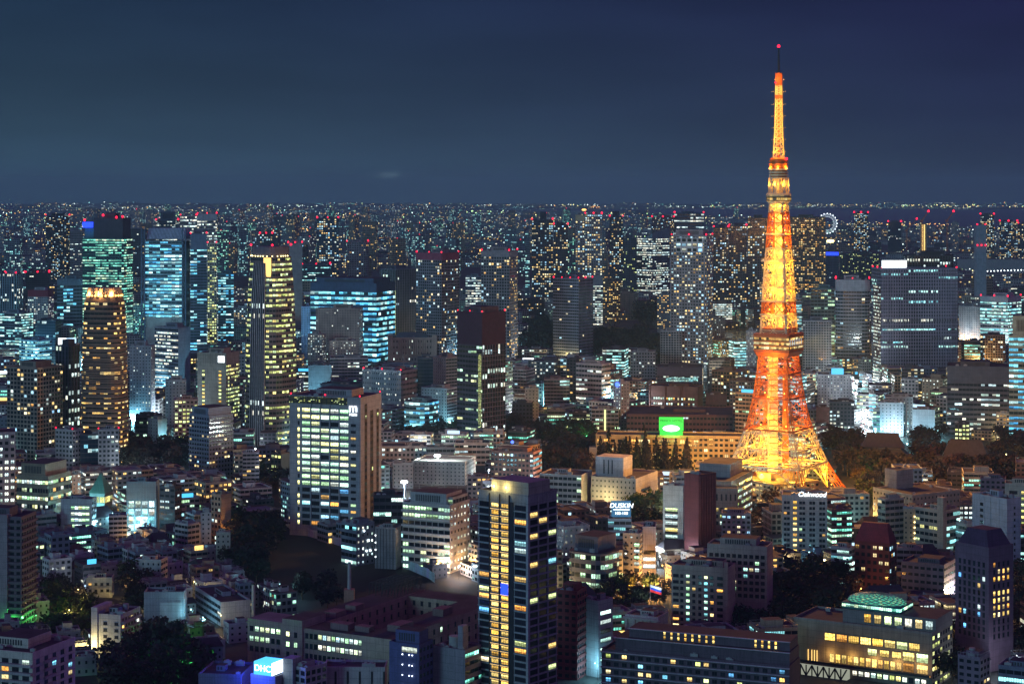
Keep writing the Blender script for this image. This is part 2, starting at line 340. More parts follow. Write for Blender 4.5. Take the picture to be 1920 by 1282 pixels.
# ------------------------------------------------------------------ buildings
FOOT = []           # footprints already taken: (polygon, x0, x1, top row, lowest row that must stay visible, short phrase)
NWIN = {}
def solve_box(x0, xc, x1, Yc, ratio):
    k0, kc, k1 = (x0-960)/F, (xc-960)/F, (x1-960)/F; Xc = kc*Yc
    la = lambda t: (Xc-k0*Yc)/(math.cos(t)+k0*math.sin(t))
    lb = lambda t: (k1*Yc-Xc)/(math.sin(t)-k1*math.cos(t))
    lo = math.atan(k1)+.004; hi = math.radians(89)
    if k0 < 0: hi = min(hi, math.atan(1/abs(k0))-.01)
    for _ in range(50):
        t = (lo+hi)/2
        if lb(t)/la(t) > ratio: lo = t
        else: hi = t
    return t, la(t), lb(t)
class Bd: pass
def bld(name, label, x0, xc, x1, yt, yb, sty, col, lit, sB=None, ratio=None, fl=None, bay=None, crown=0, crowncol=None, roofcol='roof',
        poly=0, prof=None, mr=.5, mrh=None, ac=3, ant=0, bc=0, par=1.0, cat=None, group=None, s=None, z0=0, keep=None, depth=None, tank=0, slab=0, cut=None, rnd=None):
    rnd = rnd or random.Random(int(x0*31+yt*7+yb))
    Y = F*H/(yb-HY); Z = H-(yt-HY)*Y/F
    if xc is None:
        k1 = (x1-960)/F; th = math.atan(k1)-.006; Xc = k1*Y; k0 = (x0-960)/F
        LA = (Xc-k0*Y)/(math.cos(th)+k0*math.sin(th)); LB = depth or LA*(ratio or .75)
    else:
        if ratio is None: ratio = .75 if (xc-x0) > (x1-xc) else 1.35
        th, LA, LB = solve_box(x0, xc, x1, Y, ratio); Xc = (xc-960)/F*Y
    a, b = LA/2, LB/2
    ca, sa = math.cos(th), math.sin(th)
    cx, cy_ = Xc - a*ca + b*sa, Y + a*sa + b*ca
    r = Bd(); r.a, r.b, r.LA, r.LB, r.Z, r.th, r.Y, r.rnd, r.lit = a, b, LA, LB, Z, th, Y, rnd, lit
    r.root = thing(name, label, cat or name.replace('_', ' '), (cx, cy_, z0), -th, group)
    r.root.color = (*col, lit); r.col = col
    res = sty[0] == 'R' or sty in ('BL', 'TB')
    r.fl = fl or (3.1 if res else 3.7); bay = bay or (3.2 if res else 3.4)
    p = [(-a,-b),(a,-b),(a,b),(-a,b)]
    if poly:                                   # rounded plan
        q = []
        n = poly; rx = ry = min(a, b)*.62
        for (sx, sy, t0) in ((-1,-1,math.pi),(1,-1,1.5*math.pi),(1,1,0),(-1,1,.5*math.pi)):
            for i in range(n+1):
                t = t0 + i/n*math.pi/2
                q.append((sx*(a-rx)+rx*math.cos(t), sy*(b-ry)+ry*math.sin(t)))
        p = q
    r.p = p
    zt = Z - crown
    mats = [FM[sty] if sty in FM else M[sty], M[roofcol], FM[sB] if sB in FM else M[sB or 'paint'] if sB else FM[sty] if sty in FM else M[sty]]
    nf = max(1, round(zt/r.fl)); r.fl = zt/nf
    m = MB()
    faces = None if poly else [0, 2, 0, 2]
    off = (rnd.randint(0, 400), rnd.randint(0, 400))
    if prof:
        sc = lambda k: [(x*k, y*k) for x, y in p]
        for (f0, k0), (f1, k1) in zip(prof, prof[1:]):
            n0, n1 = round(f0*nf), round(f1*nf)
            m.prism(sc(k0), n0*r.fl, n1*r.fl, 0, 1, bay, r.fl, f1 == 1, sc(k1), (off[0], off[1]+n0), faces)
        ptop = sc(prof[-1][1])
    else:
        m.prism(p, 0, zt, 0, 1, bay, r.fl, True, None, off, faces); ptop = p
    r.wall = m.build('wall', mats, r.root); r.wall.color = (*col, lit); r.ptop = ptop
    ta, tb = max(x for x, y in ptop), max(y for x, y in ptop); r.ta, r.tb = ta, tb
    if crown:
        m = MB(); m.prism(ptop, zt, Z, 0, 1)
        r.crown = m.build('crown_wall', [M['paint'], M[roofcol]], r.root, crowncol or col)
    if par and not poly and min(a, b) > 3:
        m = MB(); w = .45
        for bx in ((-ta-.02,-tb-.02,ta+.02,-tb+w), (-ta-.02,tb-w,ta+.02,tb+.02), (-ta-.02,-tb+w,-ta+w,tb-w), (ta-w,-tb+w,ta+.02,tb-w)):
            m.box(bx[0], bx[1], Z, bx[2], bx[3], Z+par, bottom=True)
        m.build('parapet', M['paint'], r.root, crowncol or col)
    roof_kit(r, mr, mrh, ac, tank, ant, bc)
    if slab: slabs(r, slab)
    world = [(cx+x*ca+y*sa, cy_-x*sa+y*ca) for x, y in ((-a,-b),(a,-b),(a,b),(-a,b))]
    FOOT.append((world, x0, x1, yt, keep or (yb-.10*(yb-yt)), s, Y, r))
    return r
def roof_kit(r, mr=.5, mrh=None, ac=3, tank=0, ant=0, bc=0):
    rnd, Z, a, b = r.rnd, r.Z, r.ta, r.tb; dark = tuple(c*.55 for c in r.col)
    zt = Z
    if mr:
        w, d = a*mr*rnd.uniform(.8, 1.1), b*mr*rnd.uniform(.8, 1.1); h = mrh or min(5.5, max(2.4, .05*Z+1.6)); ox, oy = rnd.uniform(-.3, .3)*(a-w), rnd.uniform(-.2, .5)*(b-d)
        m = MB(); m.prism([(ox-w,oy-d),(ox+w,oy-d),(ox+w,oy+d),(ox-w,oy+d)], Z, Z+h, 0, 1)
        o = m.build('machine_room', [M['paint'], M['roof']], r.root, r.col)
        m = MB()
        n = max(2, int(w*1.2)); 
        for i in range(n): m.box(ox-w*.7+i*w*1.4/n, oy-d-.12, Z+h*.25, ox-w*.7+(i+.55)*w*1.4/n, oy-d-.02, Z+h*.8)
        m.build('louvre', M['dark'], o)
        zt = Z+h; r.mr = (ox, oy, w, d, h)
    for i in range(ac):
        x, y = rnd.uniform(-.8, .8)*a, rnd.choice((-1, 1))*rnd.uniform(.62, .82)*b; m = MB(); k = rnd.uniform(.7, 1.4)
        m.box(x-1.3*k, y-.7*k, Z, x+1.3*k, y+.7*k, Z+1.6*k); m.cyl(x, y, Z+1.6*k, Z+1.9*k, .55*k, n=8)
        m.build('air_conditioner', M['steel'], r.root)
    if tank:
        m = MB(); x, y = rnd.uniform(-.5, .5)*a, rnd.uniform(-.5, .3)*b; m.cyl(x, y, Z+1.0, Z+3.6, 1.4, n=12)
        for t in range(4): m.bar((x+math.cos(t*1.57), y+math.sin(t*1.57), Z), (x+math.cos(t*1.57), y+math.sin(t*1.57), Z+1), .2)
        m.build('water_tank', M['steel'], r.root)
    for i in range(ant):
        m = MB(); x, y = rnd.uniform(-.5, .5)*a, rnd.uniform(-.4, .4)*b; h = rnd.uniform(6, 14)
        m.bar((x, y, zt-2), (x, y, zt+h), .35)
        for k in range(3): m.bar((x-1, y, zt+h*(.5+.15*k)), (x+1, y, zt+h*(.5+.15*k)), .2)
        m.build('antenna', M['steel'], r.root)
    s_ = max(.6, r.Y/3752*1.5)
    pts = [(-a, -b), (a, -b), (a, b), (0, -b), (-a, b)][:bc] if bc <= 5 else [(-a+2*a*i/(bc-3), -b) for i in range(bc-2)] + [(a, b), (a, 0)]
    for x, y in pts:
        o = ball('beacon', r.root, (x*.97, y*.97, Z+1.2+s_), s_*rnd.uniform(.7, 1.15), 'red')
        m = MB(); m.bar((0,0,-2.6/s_), (0,0,-.6), .35/s_); m.build('beacon_post', M['dark'], o)
def slabs(r, depth=1.1, faces=(0, 1), z0=0, mname='balcony'):
    """a balcony with its parapet on every floor of the two faces in view; one part per floor"""
    a, b = r.a, r.b; n = int(r.Z/r.fl); k = 0
    for i in range(1, n):
        z = i*r.fl; m = MB()
        if 0 in faces: m.box(-a, -b-depth, z-.12, a+(depth if 1 in faces else 0), -b-.01, z+.95, bottom=True)
        if 1 in faces: m.box(a+.01, -b-(0 if 0 in faces else 0), z-.12, a+depth, b, z+.95, bottom=True)
        m.build(mname, M['paint'], r.root); k += 1
        if k >= 60: break
_wm = {}
def wmesh(w, h, key, mull=1):
    k = (round(w, 1), round(h, 1), key, mull)
    if k not in _wm:
        m = MB(); m.quad([(-w/2,0,-h/2),(w/2,0,-h/2),(w/2,0,h/2),(-w/2,0,h/2)], [(0,0),(1,0),(1,1),(0,1)], 0)
        m.box(-w/2-.12, -.22, -h/2-.16, w/2+.12, .03, -h/2-.01, 1, True)                 # sill
        for i in range(1, mull+1): x = -w/2+w*i/(mull+1); m.box(x-.05, -.06, -h/2, x+.05, .0, h/2, 1)
        m.box(-w/2-.05, -.14, h/2, w/2+.05, .03, h/2+.1, 1, True)
        _wm[k] = m.mesh('window_pane', [WM[key], M['dark']])
    return _wm[k]
def wgrid(r, face, xs, zs, w, h, pick, mull=1, name='window', proud=.06):
    """real windows, each one a part; past a hundred on one building the rest are one part"""
    rest = MB(); keys = []
    for z in zs:
        for x in xs:
            key = pick(x, z)
            if key is None: continue
            n = NWIN.get(r.root.name, 0)
            if face == 0: loc, rz = (x, -r.b-proud, z), 0
            else: loc, rz = (r.a+proud, x, z), math.pi/2
            if n < 100:
                NWIN[r.root.name] = n+1
                link(name, wmesh(w, h, key, mull), r.root, None, loc, rz)
            else:
                if key not in keys: keys.append(key)
                c, s_ = math.cos(rz), math.sin(rz)
                P = lambda px, pz: (loc[0]+px*c, loc[1]+px*s_, loc[2]+pz)
                rest.quad([P(-w/2,-h/2),P(w/2,-h/2),P(w/2,h/2),P(-w/2,h/2)], [(0,0),(1,0),(1,1),(0,1)], keys.index(key))
    if rest.v:
        o = rest.build(name+'_field', [WM[k] for k in keys], r.root); o['kind'] = 'stuff'
def lin(a, b, n): return [a+(b-a)*(i+.5)/n for i in range(n)]
def zrows(r, z0=3, z1=None, fl=None): 
    z1 = z1 or r.Z-1; fl = fl or r.fl; n = max(1, int((z1-z0)/fl)); return [z1-fl*(i+.5) for i in range(n)]
def picker(seed, p, pals, dark=True, rowvar=0):
    rd = random.Random(seed); rows = {}
    def f(x, z):
        q = rows.setdefault(round(z, 1), p*(1+rowvar*rd.uniform(-1, 1)))
        return rd.choice(pals) if rd.random() < q else ('dark' if dark else None)
    return f

GREY, LGREY, BEIGE, CREAM, WHITE = (.30,.31,.34), (.42,.43,.46), (.38,.34,.29), (.48,.43,.35), (.58,.60,.63)
BROWN, DBROWN, BRICK, RED = (.17,.11,.09), (.09,.06,.055), (.23,.09,.07), (.26,.06,.055)
BLUEG, DBLUE, NAVY, DARK, STEELB = (.20,.26,.34), (.07,.10,.16), (.04,.05,.09), (.055,.055,.075), (.24,.34,.44)
OT_, AT_, OB_, AB_ = 'office_tower', 'apartment_tower', 'office_building', 'apartment_building'

# -- far skyline, left
bld(AT_, 'dark residential tower with a rounded roof and scattered small yellow windows', 85,None,131,405,545,'RM',DARK,.30, bc=2, poly=4, mr=.5, s='dark round-roofed tower')
bld(OB_, 'pale slab block tucked behind the dark round-roofed tower', 131,None,156,434,545,'OW',GREY,.12)
r = bld(OT_, 'tall teal-glowing glass office tower with a dark stepped crown', 155,232,249,448,650,'OT',(.06,.16,.17),.80, ratio=.5, sB='OT', mr=0, ac=0, s='teal glass tower')
m = MB(); m.box(-r.a, -r.b*.6, r.Z, -r.a*.55, r.b, r.Z+23); m.build('crown_block', M['signb'] if False else M['paint'], r.root, (.10,.22,.30))
m = MB(); m.box(-r.a*.5, -r.b*.8, r.Z, r.a*.9, r.b, r.Z+30); m.build('crown_tower', M['paint'], r.root, (.07,.06,.09))
m = MB(); m.box(-r.a*.1, -r.b*.3, r.Z+30, r.a*.45, r.b*.6, r.Z+37); m.build('crown_top', M['paint'], r.root, (.10,.05,.09))
m = MB(); m.box(-r.a-.3, -r.b-.3, r.Z+16, -r.a*.58, -r.b*.55, r.Z+24); m.build('blue_light_panel', M['signb'], r.root)
for x, z in ((-.05, 34), (.9, 32), (.6, 31), (-.95, 27)): ball('beacon', r.root, (r.a*x, -r.b*.8, r.Z+z), 1.7, 'red')
r = bld(OT_, 'broad office tower with a steel braced edge, louvred curved crown and cyan-lit floors', 272,343,356,452,690,'GC',(.22,.34,.44),.86, ratio=.55, sB='dark', fl=4.2, bay=5.2, mr=0, ac=0, par=0, s='steel-braced cyan tower')
m = MB(); m.prism([(-r.a*.94,-r.b*.9),(r.a,-r.b*.9),(r.a,r.b),(-r.a*.94,r.b)], r.Z+2.5, r.Z+16, 0, 0, q=[(-r.a*.94,-r.b*.4),(r.a,-r.b*.4),(r.a,r.b),(-r.a*.94,r.b)])
o = m.build('louvred_crown', M['paint'], r.root, (.45,.60,.75)); m = MB()
for i in range(26): x = -r.a*.92+i*r.a*1.9/26; m.bar((x, -r.b*.9-.2, r.Z+2.5), (x, -r.b*.4-.2, r.Z+16), .5)
m.build('crown_rib', M['paint'], o, (.14,.20,.28))
m = MB(); m.box(-r.a*.97, -r.b-.4, r.Z*.0+26, r.a*.97, -r.b-.05, r.Z*.40); m.build('lattice_panel', M['conc'], r.root)
lp = MB(); zz = r.Z*.40
for i in range(24): x = -r.a*.95+i*r.a*1.9/23; lp.box(x-.15, -r.b-.55, 30, x+.15, -r.b-.42, zz)
for i in range(9): z = 30+i*(zz-30)/8; lp.box(-r.a*.95, -r.b-.6, z-.15, r.a*.95, -r.b-.46, z+.15)
lp.build('panel_grid', M['steel'], r.root)
text('lettering', 'NEC', r.root, (r.a*.62, -r.b-.7, zz-4), 5.5, 'dark')
for sx in (-1, 1):
    m = MB(); x = sx*(r.a+2)
    for dx in (-2.2, 2.2): m.bar((x+dx, -r.b-1.5, 0), (x+dx, -r.b-1.5, r.Z+17), 1.3)
    for k in range(22): z = k*(r.Z+16)/22; s2 = -1 if k%2 else 1; m.bar((x-2.2*s2, -r.b-1.5, z), (x+2.2*s2, -r.b-1.5, z+(r.Z+16)/22), .7); m.bar((x-2.2, -r.b-1.5, z), (x+2.2, -r.b-1.5, z), .7)
    m.build('braced_column', M['paint'], r.root, (.10,.15,.24))
bld(OT_, 'blue-grey rear wing with a glaring cyan light column and a red-lit roof box', 357,None,388,440,690,'GC',(.13,.19,.30),.55, bc=3, bay=4, depth=30, crown=18, ac=0)
bld(OT_, 'slim beige office slab with orange-yellow lit windows beside the steel-braced cyan tower', 389,None,406,457,668,'OY',BEIGE,.62, bc=2, sB='OY')
bld(OT_, 'far tower with a stepped pyramid top above the steel-braced cyan tower', 292,None,335,414,560,'OW',DBLUE,.5, bc=3, mr=.6, mrh=18, ant=1, keep=470)
bld(OT_, 'far pale office tower with bright floor stripes and red roof lamps', 338,None,369,405,560,'OW',LGREY,.7, bc=3, keep=470, fl=6)
bld(OT_, 'far striped office tower with a white louvred crown and red corner lamps', 370,None,407,402,560,'OW',LGREY,.6, bc=4, crown=12, keep=470, fl=6, crowncol=(.5,.55,.6))
bld(OT_, 'narrow glowing blue glass tower between the beige slab and the lime-lit tower', 409,None,438,514,655,'GC',(.06,.16,.24),.66, s='narrow blue glass tower')
bld(OT_, 'round-cornered grey tower at the left edge with a lit rim and red lamps', -8,30,47,514,640,'GF',STEELB,.22, bc=5, s='round-cornered grey tower', poly=3)
bld(OB_, 'dark block with a row of red roof lamps behind the red-topped office', 48,None,93,512,600,'OW',DARK,.15, bc=4)
bld(OB_, 'white grid-windowed office under a roof storey painted as red-lit', 52,90,101,545,620,'OP',WHITE,.55, crown=10, crowncol=(.30,.05,.08), bc=0, s='red-topped white office')  # red light on the roof storey is put into its wall colour
bld(OB_, 'pale glass office block with broad dim lit floors', 107,None,155,524,625,'GC',(.22,.36,.44),.38, fl=5.5, crown=8, bay=5, s='pale glass office')
bld(OB_, 'dark blue block with stepped roofs below the red-topped office', 66,104,115,602,665,'GB',DBLUE,.12, ac=4)
bld(OB_, 'low teal-lit office strip beneath the round-cornered grey tower', 0,40,62,588,668,'OC',BLUEG,.7)
bld(OB_, 'cyan-faced block glowing behind the flats with the ring of roof lights', 36,70,97,640,712,'OC',(.25,.45,.6),.62, ac=4)
r = bld(OB_, 'low dark office carrying a white moon-pattern billboard on its roof', 106,None,147,652,705,'OC',DBLUE,.3, mr=.3)
m = MB(); m.box(-r.a*.85, -r.b+1, r.Z+1, -r.a*.1, -r.b+2, r.Z+12, bottom=True); m.build('billboard', M['signw'], r.root)
m = MB(); m.box(-r.a*.05, -r.b+1, r.Z+1, r.a*.8, -r.b+2, r.Z+12, bottom=True); o = m.build('picture_billboard', M['signp'], r.root)
m = MB(); m.dome(r.a*.36, -r.b+.9, r.Z+6.5, 4, .3, 4, 12, 3, full=True); m.build('dark_disc', M['dark'], o)

# -- towers on the left
r = bld(AT_, 'brown tapering tower with curved balconies and a crown of warm lamps', 146,222,246,566,872,'TB',(.15,.105,.085),.55, sB='TB', poly=5, ratio=.85, prof=[(0,1),(.35,1.0),(.7,.96),(.9,.90),(1,.86)], mr=0, ac=0, fl=4.1, bay=3.4, s='brown tapering tower')
m = MB(); m.prism([(x*.97,y*.97) for x,y in r.ptop], r.Z, r.Z+4, q=[(x*.90,y*.90) for x,y in r.ptop]); m.build('crown_base', M['paint'], r.root, (.16,.11,.08))
for i in range(22):
    t = math.pi+i*math.pi/15-1.0; x, y = r.ta*.93*math.cos(t), r.tb*.93*math.sin(t)
    m = MB(); m.box(x-.35, y-.35, r.Z+4, x+.35, y+.35, r.Z+9); m.build('crown_fin', M['paint'], r.root, (.5,.36,.24)); ball('crown_lamp', r.root, (x*1.04, y*1.04, r.Z+4.6), .7, 'lo')
m = MB(); m.prism([(x*.84,y*.84) for x,y in r.ptop], r.Z+4, r.Z+11); m.build('crown_drum', M['paint'], r.root, (.42,.30,.2))
for t in (3.4, 4.0, 4.7, 5.4): lamp_light(r.root, (r.ta*1.05*math.cos(t), r.tb*1.05*math.sin(t), r.Z+6), 700, (1,.55,.2))
rz = r
for i in range(2, 33):
    f = i/34; k = 1.0 if f < .35 else 1-.04*(f-.35)/.35 if f < .7 else .96-.06*(f-.7)/.2 if f < .9 else .9
    m = MB(); m.prism([(x*k*1.03,y*k*1.03) for x,y in r.p], r.Z*f-.1, r.Z*f+.75, 0, 0); m.build('balcony', M['paint'], r.root, (.24,.175,.14))
r = bld(OT_, 'lime-lit tapering tower of narrow grid with a bright gold roof rim', 448,512,568,483,848,'OL',(.17,.16,.17),.68, sB='OL', ratio=1.0, poly=3, prof=[(0,1.0),(.5,.97),(.8,.90),(1,.78)], mr=0, ac=0, fl=4.4, bay=2.9, s='lime-lit tapering tower')
m = MB(); m.prism([(x*.9,y*.9) for x,y in r.ptop], r.Z, r.Z+9); m.build('roof_block', M['paint'], r.root, (.14,.13,.18))
n = len(r.ptop)
for i in range(n):
    (x0_,y0_),(x1_,y1_) = r.ptop[i], r.ptop[(i+1)%n]
    if y0_ > r.tb*.3: continue
    k = max(1, int(math.hypot(x1_-x0_, y1_-y0_)/2.6))
    for j in range(k): t = (j+.5)/k; ball('rim_lamp', r.root, (x0_+(x1_-x0_)*t, y0_+(y1_-y0_)*t, r.Z+.8), .5, 'ly')
for x, y in ((-1,-1),(1,-1),(1,1)): ball('beacon', r.root, (r.ta*x*.8, r.tb*y*.8, r.Z+10.5), .95, 'red')
m = MB(); m.prism([(r.ta*.35,-r.tb*1.03),(r.ta*.8,-r.tb*1.03),(r.ta*.8,-r.tb*.9),(r.ta*.35,-r.tb*.9)], r.Z-17, r.Z-.5); m.build('gold_panel', M['gold'], r.root)
# the dark finned middle bay of its front, following the taper
m = MB(); pf = [(0,1.0),(.5,.97),(.8,.90),(.97,.80)]
for (f0, k0), (f1, k1) in zip(pf, pf[1:]):
    sc = lambda k: [(-r.a*.34*k,-r.b*k-.5),(r.a*.50*k,-r.b*k-.5),(r.a*.50*k,-r.b*k+1),(-r.a*.34*k,-r.b*k+1)]
    m.prism(sc(k0), r.Z*f0, r.Z*f1, bay=2.6, fl=4.4, q=sc(k1))
o = m.build('dark_bay', FM['GF'], r.root, (.05,.045,.06,.10))
for i in range(8):
    m = MB(); x = -r.a*.34+i*r.a*.84/7
    for (f0, k0), (f1, k1) in zip(pf, pf[1:]): m.bar((x*k0, -r.b*k0-.7, r.Z*f0), (x*k1, -r.b*k1-.7, r.Z*f1), .5)
    m.build('fin', M['paint'], o, (.48,.46,.50))
bld(OT_, 'plain grey slab with red roof lamps rising behind the lime-lit tower', 540,None,567,457,640,'paint',(.22,.24,.29),.0, bc=5, crown=6)
bld(AT_, 'beige flats with bowed facade and a ring of lights on the roof', 13,70,118,692,868,'RG',(.30,.26,.22),.24, sB='RG', ratio=1, bay=3.6, fl=3.5, mr=.6, s='beige bowed flats')
bld(OT_, 'dark ribbed tower slotted between the beige flats and the brown tapering tower', 104,128,150,650,858,'GF',NAVY,.14, ratio=1)
r = bld(OB_, 'grey office pair of wings joined by a dark glass slot, red lamps on both roofs', 104,136,157,808,893,'OP',GREY,.3, bc=2, mr=.4, s='grey twin-wing office')
bld(OB_, 'dark glass middle of the grey twin-wing office with a blue lit shaft', 150,None,187,815,890,'GB',DARK,.2, mr=.3)
bld(OB_, 'second wing of the grey twin-wing office, lit windows in rows', 184,None,223,806,892,'OP',GREY,.3, bc=2, mr=.4)
bld(OB_, 'plain blue-grey block with two columns of small windows beside the brown tapering tower', 243,283,291,650,800,'BL',(.27,.33,.42),.22, sB='BL', s='plain blue-grey block')
bld(OB_, 'grey office of white lit windows in front of the steel-braced cyan tower', 290,334,357,616,745,'OW',(.24,.28,.36),.72, sB='paint', ratio=.5, bay=2.4, s='white-windowed office')
bld(OB_, 'pale plain-sided block with a few windows on its edge', 310,None,349,714,812,'BL',(.40,.44,.50),.15)
bld(OB_, 'pale block with yellow lit window strips on its front', 327,None,371,750,845,'OY',LGREY,.72, fl=3.4, s='pale yellow-lit block')
bld(OB_, 'beige ribbed office with two vertical gold window strips and a blank crown', 370,424,449,664,800,'paint',(.34,.32,.29),0, sB='OY', crown=10, bc=0, ratio=.9, s='beige gold-strip office')
r = FOOT[-1][7]; r.wall.color = (*r.col, .8)
for x in (-.32, .32): wgrid(r, 0, [x*r.LA*.9], zrows(r, 8, r.Z-15, 3.6), 2.6, 2.0, picker(x, .94, ['lime', 'gold']))
m = MB(); m.box(r.a*.45, -r.b-.4, r.Z-8, r.a*.9, -r.b-.1, r.Z-2); m.build('roof_sign', M['signw'], r.root)
for i in range(12): x = -r.a+r.LA*(i+.5)/12; m = MB(); m.box(x-.2, -r.b-.3, r.Z-10, x+.2, -r.b-.03, r.Z); m.build('crown_rib', M['paint'], r.root, (.26,.25,.23))
r = bld(AT_, 'blue-grey balcony tower with dark storey on top beside the lime-lit tower', 355,392,437,782,905,'RM',(.17,.21,.30),.20, ratio=1, crown=0, fl=3.4, mr=.9, mrh=7, slab=.9, s='blue-grey balcony tower')
r = bld(OB_, 'white office at the left edge with rows of square pale lit windows', -60,None,29,812,955,'OP',LGREY,.7, fl=4.4, bay=4, s='white square-windowed office')
r = bld(OB_, 'tan striped office with dark roof block and lit window rows', 31,90,133,895,975,'paint',(.30,.25,.18),0, ratio=1.1, mr=.86, mrh=9, ac=0, s='tan striped office')
for z, p in zip(zrows(r, 2, r.Z-1, 5.6), (.95, .15, .95, .6, .7)):
    wgrid(r, 0, lin(-r.a, r.a, 12), [z], r.LA/12-.5, 2.5, picker(z, p, ['green', 'white'])); wgrid(r, 1, lin(-r.b, r.b, 9), [z], r.LB/9-.5, 2.5, picker(z+1, p*.8, ['green', 'warm', 'white']), name='side_window')
r = bld(OB_, 'grey office with a bright cyan gridded glass wall of large panes', 237,293,299,905,1000,'paint',(.25,.35,.40),0, sB='paint', ratio=.7, mr=.3, s='cyan glass-walled office')
for i in range(24): x = -r.a+r.LA*(i+.5)/24; m = MB(); m.box(x-.15, -r.b-.25, r.Z-11, x+.15, -r.b-.03, r.Z); m.build('crown_rib', M['steel'], r.root)
rw = zrows(r, 1, r.Z-11.5, 5.2)
for i, z in enumerate(rw): wgrid(r, 0, lin(-r.a*.9, r.a*.92, 4), [z], r.LA/4-1.6, 4.2, picker(i, 1, ['white'] if i < 1 else ['cyan', 'white'] if i < 3 else ['cyan', 'blue']), mull=2)
bld(OB_, 'dark office with thin lit floors pressed against the cyan glass-walled office', 299,328,341,914,1002,'DK',DARK,.35)
r = bld(OB_, 'low white office with a grid of small white windows and dark roof', 114,172,181,938,1003,'paint',(.40,.44,.47),0, sB='OP', ratio=.5, mr=.5, s='low white-windowed office')
wgrid(r, 0, lin(-r.a*.35, r.a*.85, 5), zrows(r, 1, r.Z-3, 4.0), 2.2, 2.0, picker(3, .95, ['white', 'green']), mull=0)
r = bld(OB_, 'pale block with small windows standing beside the low white-windowed office', 135,None,152,888,950,'BL',LGREY,.5)
r = bld('domed_hall', 'low hall under a green pyramid roof with a lit ring of windows', 168,196,211,925,975,'OL',(.2,.26,.24),.9, ratio=1, mr=0, ac=0, par=0, fl=9, cat='hall')
m = MB(); m.prism([(-r.a*1.08,-r.b*1.08),(r.a*1.08,-r.b*1.08),(r.a*1.08,r.b*1.08),(-r.a*1.08,r.b*1.08)], r.Z, r.Z+13, q=[(-.6,-.6),(.6,-.6),(.6,.6),(-.6,.6)]); m.build('roof', M['paint'], r.root, (.10,.22,.17))
bld(OB_, 'small dark office under its lattice bridge of lit windows beside the brown tapering tower', 254,None,304,780,835,'OG',DARK,.3)
bld(OB_, 'ribbed grey block with blank corner beside the dark grove', 277,296,313,788,845,'BL',GREY,.02, sB='paint')
bld(AB_, 'pale grey flats with dense little balconies behind the lot fence trees', 455,None,486,850,925,'RB',LGREY,.2)
bld(OB_, 'narrow block with one bright gold column of windows beside the grey monogram tower', 508,527,546,852,908,'OY',DBROWN,.75, sB='dark')

# -- middle distance, centre left
bld(OB_, 'wide dark office block with every floor glowing cyan behind mullions', 582,706,741,533,690,'GC',(.06,.10,.20),.93, sB='GC', ratio=.6, crown=9, fl=6.4, bay=6.0, mr=.85, mrh=7, s='wide cyan-lit block')
r = bld(OT_, 'dark finned tower with a gold strip of lit floors on its edge', 712,742,781,506,650,'GF',(.14,.14,.20),.10, ratio=1.2, s='dark finned tower')
m = MB(); m.box(r.a-5, -r.b-.5, r.Z*.05, r.a+.2, -r.b-.1, r.Z*.74); m.build('gold_window_strip', FM['OY'], r.root, (.2,.15,.1,1))
bld(AT_, 'residential tower with red lamps on top and gold stairwell windows', 780,828,861,476,690,'RG',(.24,.24,.30),.26, sB='RG', ratio=1, bc=5, crown=8, crowncol=(.25,.06,.12), fl=3.8, s='red-crowned residential tower')
bld(AT_, 'grey gridded residential tower right of the red-crowned one', 902,955,971,472,700,'RG',(.26,.28,.33),.28, sB='RW', ratio=1, bc=3, crown=6, fl=3.8, s='grey gridded residential tower')
bld(OB_, 'small office of bright white floor stripes between two residential towers', 873,None,903,519,610,'OW',BLUEG,.92, fl=4.2)
r = bld(OT_, 'dark maroon-topped office tower with bright lower floors and a gold stair strip', 857,904,948,588,838,'OG',(.08,.07,.11),.42, sB='GF', ratio=1.0, bc=5, crown=28, crowncol=(.055,.022,.05), fl=4.3, mr=.7, s='maroon-topped dark tower')
m = MB(); m.box(r.a-4.5, -r.b-.5, 10, r.a-1, -r.b-.1, r.Z-36); m.build('stair_strip', FM['OY'], r.root, (.2,.16,.1,1))
for i in range(18): z = 14+i*(r.Z-44)/18; m = MB(); m.box(r.a+.02, -r.b, z, r.a+.4, r.b, z+.35); m.build('ledge', M['paint'], r.root, (.25,.24,.30))
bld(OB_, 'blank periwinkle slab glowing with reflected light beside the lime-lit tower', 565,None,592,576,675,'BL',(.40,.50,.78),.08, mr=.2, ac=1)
bld(OB_, 'tall beige block with a column of dark windows in front of the wide cyan-lit block', 592,674,681,580,700,'BL',(.40,.37,.34),.14, sB='OP', ratio=.5, s='tall beige block')
bld(OB_, 'lower beige annex with small lit windows stepping down from the tall beige block', 577,604,611,628,705,'BL',(.40,.38,.36),.5)
bld(OB_, 'beige stepped wing with yellow stair windows at the foot of the tall beige block', 618,None,668,640,715,'BL',(.42,.40,.36),.35)
r = bld('classical_building', 'grand classical building with columned upper floor and twin corner pavilions', 730,None,816,634,690,'BL',(.40,.38,.35),.3, cat='classical building', mr=0, fl=7, bay=4)
for sx in (-1, 1): m = MB(); m.box(sx*r.a-4 if sx > 0 else -r.a-2, -r.b-1, 0, r.a+2 if sx > 0 else -r.a+4, r.b*.5, r.Z+4); m.build('corner_pavilion', M['paint'], r.root)
m = MB(); m.prism([(-r.a*.7,-r.b*.8),(r.a*.7,-r.b*.8),(r.a*.7,r.b*.8),(-r.a*.7,r.b*.8)], r.Z, r.Z+6, q=[(-r.a*.6,-r.b*.2),(r.a*.6,-r.b*.2),(r.a*.6,r.b*.2),(-r.a*.6,r.b*.2)]); m.build('hipped_roof', M['paint'], r.root, (.10,.17,.19))
